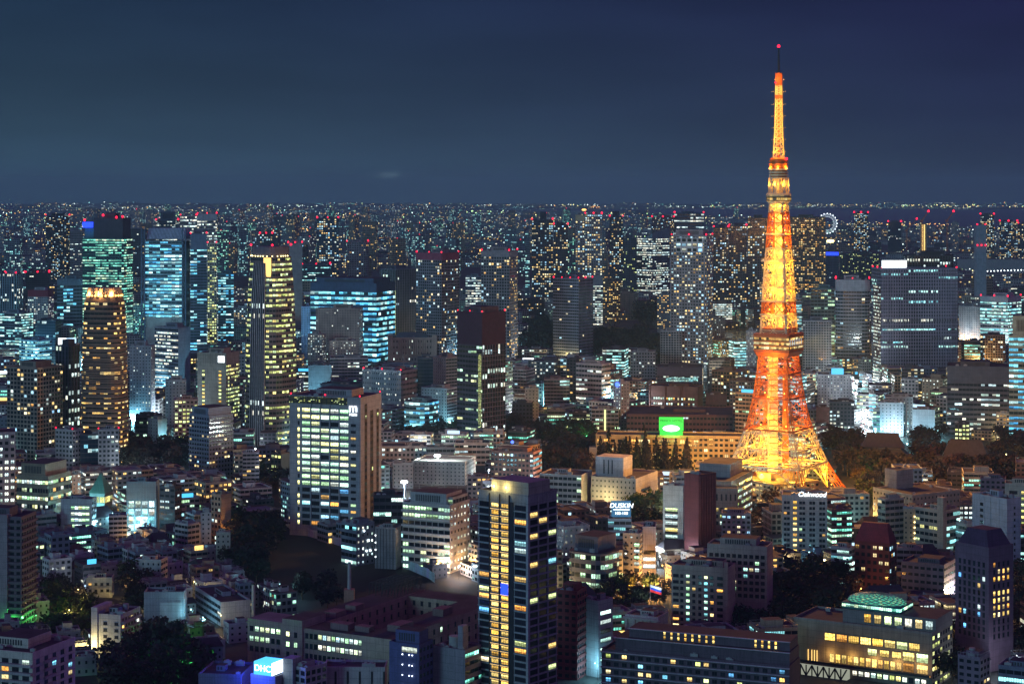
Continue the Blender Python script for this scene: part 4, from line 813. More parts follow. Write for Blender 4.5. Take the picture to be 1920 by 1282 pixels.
m = MB(); m.box(f(988), -r.b-.7, 0, r.a+.6, -r.b-.36, r.Z); m.box(r.a+.42, -r.b-.36, 0, r.a+.6, -r.b+.8, r.Z); m.build('corner_pier', M['paint'], r.root, (.34,.36,.40))
for y in (-.33, .33): m = MB(); m.box(r.a+.42, r.b*y-.3, 0, r.a+.55, r.b*y+.3, r.Z); m.build('pier', M['paint'], r.root, (.34,.36,.40))
m = MB(); m.box(f(921), -r.b+.3, r.Z+.05, f(990), r.b*.5, r.Z+6.2); o = m.build('roof_block', [M['paint']], r.root, (.34,.33,.30))
for px in (927, 950): ball('crown_lamp', o, (f(px), -r.b-.2, r.Z+3.2), .5, 'ly'); lamp_light(o, (f(px), -r.b-1.6, r.Z+3.2), 130, (1,.76,.24), .4)
m = MB(); m.box(f(941), -r.b-.66, r.Z-44, f(954), -r.b-.42, r.Z-39); m.build('blue_light_panel', M['signb'], r.root)
r = bld(OB_, 'stepped green-lit office with terraced top floors above the hoarding', 755,844,881,950,1075,'OG',(.40,.42,.42),.72, sB='BL', ratio=.8, fl=4.4, bay=4, mr=.8, mrh=7, s='stepped green office')
m = MB(); m.prism([(-r.a*.75,-r.b*.6),(r.a*.95,-r.b*.6),(r.a*.95,r.b*.9),(-r.a*.75,r.b*.9)], r.Z, r.Z+5, bay=4, fl=4.4); m.build('terrace_storey', [FM['OG'], M['roof']], r.root)
for i in range(1, 9): z = i*r.fl; m = MB(); m.box(-r.a-.6, -r.b-.9, z-.2, r.a+.1, -r.b-.03, z+.9, bottom=True); m.build('terrace_ledge', M['paint'], r.root, (.40,.42,.44))
r = bld(OB_, 'blue-lit small office with four bright wall lamps above the hoarding', 640,668,702,985,1062,'OC',(.22,.28,.34),.6, sB='BL', ratio=1, fl=4)
for x, z in ((-.2,.85), (.3,.6), (.1,.35), (.5,.35)): ball('wall_lamp', r.root, (r.a+.5, r.b*x, r.Z*z), .55, 'lw')
r = bld(OB_, 'grey panel-walled block with a column of small lamps by the hoarding', 703,742,752,992,1068,'paint',(.26,.27,.28),0, ratio=.7)
for i, z in enumerate(zrows(r, 3, r.Z-2, 4.3)): ball('wall_lamp', r.root, (-r.a+.5, -r.b-.4, z), .32, 'lw')
for i in range(6): x = -r.a+r.LA*(i+.7)/6.5; m = MB(); m.box(x-.15, -r.b-.2, 0, x+.15, -r.b-.02, r.Z); m.build('panel_joint', M['dark'], r.root)
bld(OB_, 'dark teal-windowed office behind the panel-walled block', 700,None,756,930,1050,'OC',DARK,.35, fl=4.4)
r = bld(OB_, 'white terraced low building glowing by the sports field', 905,935,948,905,955,'OW',WHITE,.5, sB='OW', ratio=1, fl=4.5)
r = bld(OB_, 'tan low terrace block with warm dots left of the gold-column tower', 876,None,912,895,945,'RW',(.4,.32,.26),.4)
r = bld(OB_, 'orange-brown low offices with a blue roof light right of the sports field', 925,990,1012,838,895,'RM',(.30,.2,.15),.25, ratio=.5)
r2 = FOOT[-1][7]; ball('blue_light', r2.root, (r2.a*.1, -r2.b, r2.Z+3), 1.3, 'lb')
r = bld('gymnasium', 'school gymnasium with broad grey roof under the floodlight', 776,872,892,868,910,'BL',(.40,.41,.40),.1, ratio=.9, roofcol='roofl', mr=0, cat='gymnasium', ac=1, s='school gymnasium')
bld('school_building', 'long white school wing with two rows of blue-white windows', 715,None,800,838,876,'OP',LGREY,.6, cat='school', fl=4.5, mr=.15)
bld('school_building', 'glass-fronted school wing with steel blue windows beside the white wing', 800,None,852,840,878,'OC',BLUEG,.55, cat='school', fl=4.5, mr=.15)
bld('school_building', 'zigzag-roofed grey school hall left of the gymnasium', 736,None,775,870,915,'BL',(.36,.38,.40),.08, cat='school', mr=.2)
bld(OB_, 'low white block with open parking decks near the blue roof light', 853,None,918,832,872,'OW',LGREY,.4, fl=4)
r = bld('institute_building', 'wide tan institute with an orange-washed wall beneath the great tower', 1637,1711,1800,930,1000,'BL',(.46,.38,.30),.10, sB='BL', ratio=1.1, mr=0, fl=4.4, cat='institute', s='tan institute by the wood')
r = bld('stair_tower_block', 'blank tan tower with a dark side rising from the institute by the wood', 1659,1681,1712,884,985,'paint',(.36,.29,.25),0, ratio=1.2, mr=0, ac=0, cat='tower')
r = bld(AB_, 'slim tan flats with stacked balcony recesses below the wide tan institute', 1646,1660,1695,938,1040,'RB',(.42,.36,.32),.22, sB='RB', ratio=1.8, fl=3.6)
r = bld(OB_, 'orange-lit plain flats with a column of round yellow lamps', 1694,None,1722,957,1040,'BL',(.45,.32,.22),.05, depth=14)
for z in zrows(r, 3, r.Z-2, 3.4): ball('stair_lamp', r.root, (r.a*.5, -r.b-.5, z), .45, 'ly')
r = bld(OB_, 'cream office with a tall blank pillar between yellow and cyan windows', 1716,1768,1800,960,1050,'OL',(.44,.38,.32),.5, sB='OC', ratio=.8, fl=4.2)
m = MB(); m.box(r.a-4, -r.b-.6, 0, r.a+.6, -r.b+3, r.Z+9); m.build('pillar', M['paint'], r.root, (.42,.34,.28))
bld(OB_, 'white office with cyan windows wrapped round its corner stair', 1788,1812,1832,985,1050,'OC',LGREY,.6, sB='OC')
r = bld(AB_, 'smooth pale blue-grey tower with a column of tiny square windows', 1823,1888,1914,938,1075,'paint',(.38,.45,.54),0, sB='paint', ratio=.4, ac=5, mr=.3, s='smooth blue-grey tower')
wgrid(r, 1, [r.b*.1], zrows(r, 3, r.Z-3, 3.6), 1.3, 1.3, picker(1, 0, ['warm']), mull=0)
wgrid(r, 0, [-r.a*.45], zrows(r, 3, r.Z-3, 3.6), 2.6, 1.6, picker(1, 0.05, ['warm']), mull=0)
for x in (-.30, .05, .55): m = MB(); m.box(r.a*x-.4, -r.b-.35, 0, r.a*x+.4, -r.b-.02, r.Z); m.build('rib', M['paint'], r.root)
r = bld(AB_, 'cream flats with dark triple windows at the right edge', 1884,None,1945,910,1010,'paint',(.44,.40,.34),0, depth=16, mr=.5)
wgrid(r, 0, [-r.a*.6, -r.a*.35], zrows(r, 3, r.Z-3, 4), 2.6, 2, picker(1, 0, ['warm']), mull=1); wgrid(r, 0, [r.a*.1], zrows(r, 3, r.Z-3, 4), 1.5, 1.8, picker(1, .95, ['lime']), mull=0)
bld(AB_, 'dim violet block behind the smooth blue-grey tower', 1838,None,1886,900,990,'RM',(.15,.12,.18),.12)
r = bld(AT_, 'dark purple tower of vertical windows with a lit yellow upper corner', 1791,1854,1900,1030,1260,'paint',(.16,.105,.165),0, sB='paint', ratio=.85, mr=.0, ac=0, s='dark purple tower')
m = MB(); m.prism([(-r.a,-r.b*.9),(r.a*.9,-r.b*.9),(r.a*.9,r.b),(-r.a,r.b)], r.Z, r.Z+8, 0, 0, q=[(-r.a*.6,-r.b*.5),(r.a*.5,-r.b*.5),(r.a*.5,r.b*.7),(-r.a*.6,r.b*.7)]); m.build('mansard_roof', M['paint'], r.root, (.08,.05,.10))
zs = zrows(r, 14, r.Z-6, 3.4)
rows = {0:.9, 1:.75, 2:1, 4:1, 5:1, 6:1, 7:1, 11:.4}
for i, z in enumerate(zs[:14]): wgrid(r, 1, lin(-r.b*.75, r.b*.75, 4), [z], 1.3, 2.1, picker(i, rows.get(i, .03), ['gold', 'warm']), mull=0)
for i, z in enumerate(zs[:14]): wgrid(r, 0, lin(-r.a*.85, r.a*.85, 6), [z], 1.5, 2.2, picker(i+50, .75 if i == 7 else .08, ['warm', 'blue']), mull=0)
r = bld(OB_, 'red-brown gabled building with white windows behind the dark trees', 1602,1668,1681,1022,1120,'RM',(.13,.03,.036),.3, ratio=.6, mr=0, fl=4, s='red-brown gabled building')
m = MB(); m.prism([(-r.a,-r.b),(r.a,-r.b),(r.a,r.b),(-r.a,r.b)], r.Z+1, r.Z+11, 0, 0, q=[(-r.a*.7,-r.b*.2),(r.a*.7,-r.b*.2),(r.a*.7,r.b*.4),(-r.a*.7,r.b*.4)]); m.build('steep_roof', M['paint'], r.root, (.20,.04,.055))
bld(OB_, 'white corner office with cyan ribbon windows left of the red-brown gabled building', 1558,1592,1603,1030,1110,'OC',LGREY,.5, sB='OC')
bld(OB_, 'grey block with pale roof right of the red-brown gabled building', 1682,None,1730,1030,1085,'OC',GREY,.15, roofcol='roofl')
bld(OB_, 'stepped dark institute climbing toward the dark purple tower', 1690,1770,1792,1062,1140,'DK',(.14,.11,.15),.06, ratio=.9)
# -- bright many-storied hall with the glazed dome
r = bld('school_hall', 'brightly lit terraced hall with gold windows on every floor and a glazed dome', 1488,1748,1786,1190,1292,'paint',(.21,.20,.20),0, sB='OY', ratio=.42, mr=0, ac=6, cat='hall', s='gold-lit terraced hall')
r.wall.color = (.22,.19,.16,.55); f = lambda px: -r.a+r.LA*(px-1488)/260.
pk = picker(100, 1, ['gold', 'gold', 'lime', 'warm'])
wgrid(r, 0, [f(1558+22.5*i) for i in range(8)], [r.Z-6.5], 4.9, 3.3, pk, mull=4)
wgrid(r, 0, [f(1638+22.5*i) for i in range(3)], [r.Z-11.2], 4.2, 2.9, pk, mull=4); wgrid(r, 0, [f(1705), f(1730)], [r.Z-11.2], 5.3, 3.9, picker(3, 1, ['lime']), mull=3)
wgrid(r, 0, [f(1562+11.4*i) for i in range(12)], [r.Z-16.3], 2.1, 3.9, picker(102, 1, ['gold', 'warm']), mull=1); wgrid(r, 0, [f(1705), f(1730)], [r.Z-16.3], 5.0, 3.9, picker(3, 1, ['warm']), mull=3)
wgrid(r, 0, [f(1605+11.6*i) for i in range(12)], [r.Z-22.0], 2.1, 2.2, picker(104, .95, ['white', 'lime', 'white']), mull=1)
m = MB(); m.box(-r.a-1, -r.b-4.2, r.Z-19.6, r.a+.3, -r.b-.04, r.Z-18.8, bottom=True); m.build('terrace', M['paint'], r.root, (.30,.24,.17))
m = MB(); m.box(-r.a-1, -r.b-4.4, r.Z-18.8, r.a, -r.b-4.2, r.Z-17.7); m.build('balustrade', M['dark'], r.root)
for i in range(5): lamp_light(r.root, (f(1560+42*i), -r.b-2.6, r.Z-14.4), 95, (1,.58,.16), .4)
for px in (1517, 1524, 1529, 1534): m = MB(); m.box(f(px)-.12, -r.b-.6, r.Z-18.6, f(px)+.12, -r.b-.3, r.Z-13.5); m.build('lamp_column', M['gold'], r.root)
m = MB(); m.prism([(f(1486),-r.b-4),(f(1596),-r.b-4),(f(1596),-r.b-.1),(f(1486),-r.b-.1)], r.Z-25, r.Z-20); o = m.build('truss_gallery', glow('gallery_light', (.9,.95,.75), .26), r.root)
for i in range(10):
    x0, x1 = f(1486+11*i), f(1497+11*i); m = MB(); m.bar((x0, -r.b-4.2, r.Z-25 if i%2 else r.Z-20), (x1, -r.b-4.2, r.Z-20 if i%2 else r.Z-25), .6); m.bar((x0, -r.b-4.2, r.Z-25), (x0, -r.b-4.2, r.Z-20), .5); m.build('truss_member', M['dark'], o)
m = MB(); m.prism([(f(1575),-r.b+5),(f(1748),-r.b+5),(f(1748),r.b),(f(1575),r.b)], r.Z, r.Z+6.3, 0, 1); o = m.build('upper_storey', [M['paint'], M['roof']], r.root)
for i in range(7):
    x = f(1622+19*i); w_ = link('upper_window', wmesh(3.2, 3.8, ['gold','warm','lime','lime','white','warm','white'][i], 2), o, None, (x, -r.b+4.9, r.Z+3.2))
m = MB(); m.prism([(f(1570),-r.b+7),(f(1680),-r.b+7),(f(1680),r.b*.7),(f(1570),r.b*.7)], r.Z+6.3, r.Z+9.2, 0, 0, bay=2, fl=3); m.build('dome_drum', FM['OT'], r.root, (.03,.2,.2,.98))
dm = mat('dome_glazing'); b_ = NB(dm); dm.cycles.emission_sampling = 'NONE'; t_ = b_.new('ShaderNodeUVMap'); t_.uv_map = 'UVMap'; nn = b_.noise(t_.outputs[0], 2.2, 3)
b_.out((.02,.06,.05), .2, b_.ramp(nn, [(.35,(.02,.30,.22)),(.55,(.10,.55,.32)),(.75,(.85,.80,.25))]), .75)
cx_, rx_ = (f(1570)+f(1680))/2, (f(1680)-f(1570))/2; ym = (r.b*.7-r.b+7)/2; ry_ = (r.b*.7+r.b-7)/2
m = MB(); m.dome(cx_, ym, r.Z+9.2, rx_, ry_, 3.9, 20, 5); o = m.build('glazed_dome', dm, r.root)
m = MB()
for j in range(5):
    for i in range(20):
        P = lambda a, t: (cx_+1.01*rx_*math.cos(a)*math.cos(t), ym+1.01*ry_*math.sin(a)*math.cos(t), r.Z+9.2+4.0*math.sin(t))
        a0, a1, t0, t1 = i/20*2*math.pi, (i+1)/20*2*math.pi, j/5*math.pi/2, (j+1)/5*math.pi/2
        m.bar(P(a0,t0), P(a1,t1), .28); m.bar(P(a1,t0), P(a0,t1), .28)
m.build('dome_lattice', M['steel'], o)
# -- bottom edge
r = bld(AB_, 'long dark terraced apartments with thin white ledges and scattered warm windows', 1128,1480,1500,1252,1330,'paint',(.11,.085,.12),0, ratio=.22, mr=0, ac=9, s='dark terraced apartments')
for k, (ins, zt) in enumerate(((.0, 0), (.06, 6.3), (.12, 10.5))):
    if k:
        m = MB(); x0, x1 = -r.a*(1-2.2*ins), r.a*(1-.2*ins); y0 = -r.b+r.LB*ins*2.2; m.prism([(x0,y0),(x1,y0),(x1,r.b),(x0,r.b)], r.Z+ (0 if k == 1 else 6.3), r.Z+zt, 0, 1); m.build('upper_terrace', [M['paint'], M['roof']], r.root)
    x0, x1 = -r.a*(1-2.2*ins), r.a*(1-.2*ins); y0 = -r.b+r.LB*ins*2.2
    m = MB(); m.box(x0-.5, y0-.9, r.Z+zt-.35, x1+.3, y0-.03, r.Z+zt, bottom=True); m.build('ledge', M['paint'], r.root, (.46,.44,.5))
for i in range(1, 5): m = MB(); m.box(-r.a-.3, -r.b-1.1, r.Z-i*3.6, r.a+.2, -r.b-.03, r.Z-i*3.6+.4, bottom=True); m.build('ledge', M['paint'], r.root, (.38,.36,.44))
wgrid(r, 0, lin(-r.a*.97, r.a*.97, 22), [r.Z-1.9-3.6*i for i in range(4)], 2.2, 1.7, picker(111, .34, ['warm', 'warm', 'lime', 'blue']), mull=1)
for x in [-.35+.075*i for i in range(8)]+[.62,.69,.76,.83]:
    for dz in (9.3, 7.4): link('upper_window', wmesh(.9, 1.4, 'gold', 0), r.root, None, (r.a*x, -r.b+r.LB*.264-.08, r.Z+dz))
r = bld('pavilion', 'white classical pavilion with pilasters among the embassy trees', 1172,1234,1253,1160,1212,'paint',(.52,.50,.48),0, ratio=.8, mr=.45, mrh=2.5, ac=1, cat='pavilion', s='white classical pavilion')
for i in range(5): x = -r.a*.9+i*r.a*1.8/4; m = MB(); m.box(x-.7, -r.b-.9, 0, x+.7, -r.b-.03, r.Z-1.2); m.build('pilaster', M['paint'], r.root)
m = MB(); m.box(-r.a-.9, -r.b-1.2, r.Z-1.1, r.a+.9, -r.b-.02, r.Z, bottom=True); m.build('cornice', M['paint'], r.root)
wgrid(r, 0, [-r.a*.9+(i+.5)*r.a*1.8/4 for i in range(4)], [r.Z*.4], 1.5, 4, picker(1, 0, ['warm']), mull=0)
r = bld(AB_, 'red brick flats with balconies right behind the gold-column tower', 1044,1082,1100,1112,1275,'RM',(.24,.06,.065),.12, sB='RW', ratio=1.2, fl=3.4, mr=.6, slab=.5, s='red brick flats')
r = bld(OB_, 'slim grey office with a blank face and slanted cyan windows on its side', 1099,1122,1149,1130,1270,'paint',(.31,.32,.37),0, sB='paint', ratio=1.5, mr=.4, s='slim grey office')
wgrid(r, 1, [0], zrows(r, 4, r.Z-3, 4.3), r.LB*.7, 1.7, picker(9, .85, ['cyan', 'white']), mull=5)
r = bld(OB_, 'dark blue office with small lamps on its wall and an open glass top floor', 730,786,812,1212,1340,'paint',(.10,.115,.26),0, sB='RM', ratio=.8, mr=.75, mrh=6, ac=0, s='dark blue lamp-dotted office')
for i in range(5):
    for x in (-.1, .35, .55): ball('wall_lamp', r.root, (r.a*x, -r.b-.3, r.Z-4-i*4.5), .22, 'lw')
wgrid(r, 0, [r.a*.35], [r.Z-1.8], r.LA*.5, 2.2, picker(2, 1, ['mix']), mull=4)
r = bld(AB_, 'grey low flats with round water tank and a lit open stair', 812,872,906,1222,1335,'paint',(.25,.24,.29),0, sB='OT', ratio=.9, tank=1, mr=.3, s='grey tanked flats')
r.wall.color = (.25,.24,.29,.6)
m = MB(); m.cyl(-r.a*.1, -r.b*.2, r.Z, r.Z+5, 2.6, n=16); m.build('water_drum', M['conc'], r.root)
m = MB(); m.box(r.a*.5, -r.b*.9, r.Z, r.a*.8, -r.b*.3, r.Z+11); m.build('lift_shaft', M['paint'], r.root)
r = bld('hall', 'low white hall with dark slots between broad wall panels', 606,722,727,1254,1330,'paint',(.40,.40,.42),0, ratio=.5, mr=0, ac=3, s='white panelled hall')
for i in range(6): x = -r.a+r.LA*(i+.02)/5.1; m = MB(); m.box(x-.45, -r.b-.15, 0, x+.45, -r.b-.02, r.Z-1); m.build('slot', M['dark'], r.root)
r = bld(AB_, 'small white flats bathed in blue light beside the cube sign', 541,573,613,1256,1350,'RG',(.42,.42,.48),.06, sB='RG', ratio=1.2, mr=.4, s='blue-bathed flats')
lamp_light(r.root, (-r.a-6, -r.b-8, r.Z-2), 2600, (.03,.07,1), 1)
r = bld(OB_, 'small office topped by a glowing blue and white cube sign', 470,516,546,1272,1350,'paint',(.3,.32,.38),0, ratio=1, mr=0, ac=1, s='cube-sign office')
sw = r.a*.72
m = MB(); m.box(-sw, -r.b-.2, r.Z+1, sw, -r.b+2*sw, r.Z+6.6, bottom=True); o = m.build('cube_sign', M['signc'], r.root)
m = MB(); m.box(sw+.03, -r.b-.1, r.Z+1.1, sw+.15, -r.b+2*sw-.1, r.Z+6.5, bottom=True); m.build('white_face', M['signw'], o)
text('lettering', 'DHC', o, (0, -r.b-.3, r.Z+3.8), 3.9, 'signw', ext=.08)
m = MB(); m.box(r.a*1.1, -r.b*.2, 0, r.a*1.9, r.b*.9, r.Z+8); m.build('stair_tower', M['paint'], r.root)
lamp_light(r.root, (-3, -r.b-5, r.Z+4), 1300, (.03,.06,1), 1); lamp_light(r.root, (-4, r.b+6, r.Z+9), 700, (.03,.05,1), 1)
r = bld(AB_, 'white corner apartment block with balconies at the bottom left corner', -60,61,141,1228,1410,'paint',(.50,.48,.44),0, sB='paint', ratio=1.0, mr=.5, mrh=4, ac=4, s='white corner apartments')
zs = zrows(r, 5, r.Z-1.5, 3.3)
wgrid(r, 0, lin(-r.a*.95, r.a*.95, 6), zs[:8], 3.2, 1.9, picker(120, .2, ['warm', 'blue', 'white']), mull=1)
wgrid(r, 1, lin(-r.b*.95, r.b*.95, 5), zs[:8], 2.6, 1.8, picker(121, .1, ['warm', 'blue']), mull=1, name='side_window')
for z in zs[:8]: m = MB(); m.box(-r.a, -r.b-1.5, z-1.8, r.a, -r.b-.03, z-.75, bottom=True); m.build('balcony', M['paint'], r.root, (.34,.33,.36)); m = MB(); m.box(r.a+.02, -r.b*.5, z-1.8, r.a+1.1, -r.b*.0, z-.75, bottom=True); m.build('bay_balcony', M['paint'], r.root, (.34,.33,.36))
r = bld(AT_, 'dark purple flats tower with few warm windows at the left edge', -40,40,68,972,1190,'RW',(.13,.115,.15),.10, sB='RW', ratio=.8, mr=.5, slab=1.0, fl=3.3, s='dark left-edge flats')
m = MB(); m.box(-r.a*.1, -r.b-1.6, 0, r.a*.4, -r.b-.03, r.Z+2); m.build('stair_core', M['paint'], r.root, (.26,.25,.28))
r = bld(AB_, 'grey six-storey flats with pale stair tower and dark balconies on the side', 174,226,263,1156,1240,'paint',(.33,.35,.40),0, sB='paint', ratio=1.4, mr=.3, tank=1, s='grey six-storey flats')
wgrid(r, 0, [-r.a*.1, r.a*.7], zrows(r, 2, r.Z-2, 3.2), 2.0, 1.3, picker(1, 0, ['warm']), mull=1)
for z in zrows(r, 1, r.Z-.5, 3.2): m = MB(); m.box(r.a+.02, -r.b*.95, z-1.5, r.a+1.3, r.b*.95, z-.5, bottom=True); m.build('balcony', M['paint'], r.root, (.28,.28,.33))
wgrid(r, 1, lin(-r.b*.9, r.b*.9, 6), zrows(r, 1, r.Z-.5, 3.2), 1.8, 1.6, picker(66, .08, ['white', 'warm']), mull=0, name='side_window')
m = MB(); m.box(-r.a-.4, -r.b-.8, 0, -r.a*.62, r.b*.4, r.Z+4); m.build('stair_tower', M['paint'], r.root, (.38,.40,.44))
r = bld('house', 'pale two-storey house with small dark windows above the lit garden', 161,210,214,1085,1120,'paint',(.42,.42,.38),0, ratio=.7, mr=.35, ac=1, s='pale two-storey house')
wgrid(r, 0, lin(-r.a*.9, r.a*.9, 4), zrows(r, 1, r.Z-1, 3.6), 1.6, 1.4, picker(123, .12, ['warm']), mull=0)
r = bld(OB_, 'blank grey hall with a framed recess on its front', 270,345,351,1112,1170,'paint',(.27,.30,.36),0, ratio=.6, ac=2, mr=.3, s='blank grey hall')
m = MB(); m.box(-r.a*.2, -r.b-.5, 0, r.a*.9, -r.b-.03, r.Z*.72); m.build('framed_recess', M['paint'], r.root, (.36,.40,.45))
bld(OB_, 'white panelled workshop with thin lit slots near the narrow lane', 254,302,314,1052,1098,'BL',(.44,.46,.46),.1, sB='OL', ratio=.7, fl=4)
r = bld('school_building', 'dark-roofed school with long white stripes receding along the lamplit lane', 366,414,470,1132,1175,'paint',(.32,.33,.40),0, sB='paint', ratio=.35, mr=.3, cat='school', s='striped school')
for z in zrows(r, 1, r.Z, 3.4): wgrid(r, 0, lin(-r.a*.98, r.a*.98, 9), [z-.2], r.LA/9-.5, 1.5, picker(z, .03, ['white']), mull=2)
bld(AB_, 'white slab flats with a dark slot stair right of the low white-windowed office', 204,None,238,968,1020,'RB',(.36,.42,.52),.15, s='blue-white slab flats')
bld(AB_, 'pale narrow slab with round windows beside the orange-lit lane', 376,None,396,960,1030,'BL',LGREY,.1)
bld(AB_, 'tan flats with bright stair lamps near the dark lot trees', 396,414,433,930,1025,'OP',(.40,.30,.22),.5, sB='paint', ratio=1)
bld(AB_, 'white low flats stepped beside the tan flats', 328,352,374,985,1035,'RB',LGREY,.12)
bld(AB_, 'thin pale lift tower block by the orange street glow', 405,None,432,1000,1068,'BL',(.42,.42,.36),.1)
bld(OB_, 'white glowing block added on the right kerb halfway down the bright avenue', 1629,None,1642,738,800,'GC',LGREY,.97, keep=790)  # lit blocks from here to the low white row are added to brighten the avenue
bld(OB_, 'small cyan lit block added at the far left end of the bright avenue', 1578,None,1592,722,752,'GC',LGREY,.95)
bld(OB_, 'tall cyan-lit block added at the far right end of the bright avenue', 1611,None,1619,700,730,'GC',LGREY,1.0, bay=2)
bld(OB_, 'low white lit row added at the left kerb of the bright avenue', 1586,None,1600,775,806,'OW',LGREY,.9)
r = bld('hall', 'low dark hall with a plain blue-washed roof in front of the bottom wood', 372,452,478,1268,1345,'paint',(.14,.14,.2),0, ratio=1.2, mr=.2, ac=4)
r = bld(AB_, 'dim violet flats with roof railings under the dark purple tower', 1796,1838,1856,1236,1325,'RM',(.22,.17,.24),.14, sB='RM', ratio=1, mr=.5, ac=4, tank=1)
m = MB()
for x0, y0, x1, y1 in ((-r.a,-r.b,r.a,-r.b),(r.a,-r.b,r.a,r.b)): m.bar((x0,y0,r.Z+2.2),(x1,y1,r.Z+2.2),.15); [m.bar((x0+(x1-x0)*t/8,y0+(y1-y0)*t/8,r.Z+.9),(x0+(x1-x0)*t/8,y0+(y1-y0)*t/8,r.Z+2.2),.12) for t in range(9)]
m.build('railing', M['steel'], r.root)
r = bld(OB_, 'blue-lit low office cropped at the bottom right corner', 1872,1930,1945,1256,1345,'OC',(.16,.18,.26),.4, sB='OC', ratio=1, ac=5)

# ------------------------------------------------------------------ the lattice tower
TY = 1470.0; TX = (1460-960)/F*TY; SC = F/TY
def zt_(y): return (937-y)/SC
PROF = [(945,147),(905,119),(868,95),(862,92),(830,76.5),(790,61),(745,50),(700,42.5),(660,38),(618,35),(565,31.5),(515,28),(440,22.5),(380,17.5),(362,17),(297,15)]
def RAD(z):
    pts = [(zt_(y), hw/.967/SC) for y, hw in PROF]
    pts[0] = (0, pts[0][1])
    for (z0, r0), (z1, r1) in zip(pts, pts[1:]):
        if z <= z1: return r0+(r1-r0)*(z-z0)/(z1-z0) if z1 > z0 else r1
    return pts[-1][1]
phi = math.radians(14.6); DIRS = [(math.sin(phi), -math.cos(phi)), (math.cos(phi), math.sin(phi)), (-math.sin(phi), math.cos(phi)), (-math.cos(phi), -math.sin(phi))]
def K(i, z, ins=0.0):
    r_ = RAD(z)-ins; d = DIRS[i%4]; return Vector((d[0]*r_, d[1]*r_, z))
def steel(name, col):
    m = mat(name); b = NB(m); t = b.new('ShaderNodeTexCoord'); n = b.noise(t.outputs['Object'], .5, 3)
    b.out(b.mixc(1.0, col, b.ramp(n, [(.3,(.8,.8,.8)),(.7,(1.1,1.1,1.1))]), 'MULTIPLY'), .45, spec=.4); return m
M['tor'] = steel('orange_painted_steel', (.72,.19,.03)); M['tye'] = steel('gold_tinted_white_steel', (.80,.68,.45)); M['tdk'] = steel('weathered_orange_steel', (.45,.10,.03))  # amber floodlight is put into the white paint as a gold tint
M['flood'] = glow('floodlight_lens', (1,.56,.09), 3.2)
tower = thing('lattice_tower', 'tall orange-lit steel lattice broadcasting tower rising above the city', 'tower', (TX, TY, 0))
LEV = [945,905,868,838,806,775,745,720,700,680,660,640,618,592,565,540,515,490,465,440,418,398,380]
def pm(y):
    if y >= 800: return 'tye' if y < 880 else 'tor'
    if y >= 655: return 'tor'
    if y >= 520: return 'tye' if y < 565 or y > 600 else 'tor'
    if y >= 467: return 'tye'
    if y >= 393: return 'tor'
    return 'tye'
# four legs, each a box truss low down and a heavy chord above
for i in range(4):
    m = MB(); mk = 0
    for y0, y1 in zip(LEV, LEV[1:]):
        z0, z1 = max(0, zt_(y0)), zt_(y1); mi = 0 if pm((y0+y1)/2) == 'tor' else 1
        if y1 >= 660:
            n = 2
            for k in range(n):
                za, zb = z0+(z1-z0)*k/n, z0+(z1-z0)*(k+1)/n
                def ch(z):
                    w = .075*RAD(z)+1.4; c = K(i, z); d1 = (K(i+1, z)-c).normalized()*w; d2 = (K(i-1, z)-c).normalized()*w
                    return [c, c+d1, c+d1+d2, c+d2]
                A, B_ = ch(za), ch(zb)
                for q in range(4):
                    m.bar(A[q], B_[q], .85 if q == 0 else .45, mi); m.bar(A[q], A[(q+1)%4], .25, mi)
                    if q in (0, 3): m.bar(A[q], B_[(q+1)%4], .28, mi)
        else:
            m.bar(K(i, z0), K(i, z1), 1.25 if y0 > 500 else .95, mi); m.bar(K(i, z0, 2.2), K(i, z1, 2.2), .6, mi)
            for k in range(3): za, zb = z0+(z1-z0)*k/3, z0+(z1-z0)*(k+1)/3; m.bar(K(i, za), K(i, zb, 2.2), .3, mi); m.bar(K(i, za), K(i, za, 2.2), .3, mi)
    m.build('leg', [M['tor'], M['tye']], tower)
# bracing of the four faces between two levels: one part per face and level
for y0, y1 in zip(LEV[2:], LEV[3:]):
    z0, z1 = zt_(y0), zt_(y1); mk = 'tor' if pm((y0+y1)/2) == 'tor' else 'tye'
    for i in range(4):
        m = MB(); wd = (K(i, z0)-K(i+1, z0)).length; n = max(2 if y1 > 500 else 1, round(wd/((z1-z0)*1.45))); w = (.30 if 655 < y1 < 790 else .36) if y1 > 600 else .46
        P = lambda t, z: K(i, z).lerp(K(i+1, z), t)
        for k in range(n):
            t0, t1 = k/n, (k+1)/n
            m.bar(P(t0,z0), P(t1,z1), w); m.bar(P(t1,z0), P(t0,z1), w)
            if k: m.bar(P(t0,z0), P(t0,z1), w*.8)
            if y1 < 560: m.bar(P(t0,(z0+z1)/2), P(t1,(z0+z1)/2), w*.5)
        m.bar(P(0,z1), P(1,z1), w*1.35); m.bar(P(0,z1-1.6), P(1,z1-1.6), w*.6)
        for k in range(n*3 if y1 < 600 else n): m.bar(P(k/(n*3 if y1 < 600 else n), z1-1.6), P((k+1)/(n*3 if y1 < 600 else n), z1), .2)
        m.build('face_lattice', M[mk], tower)
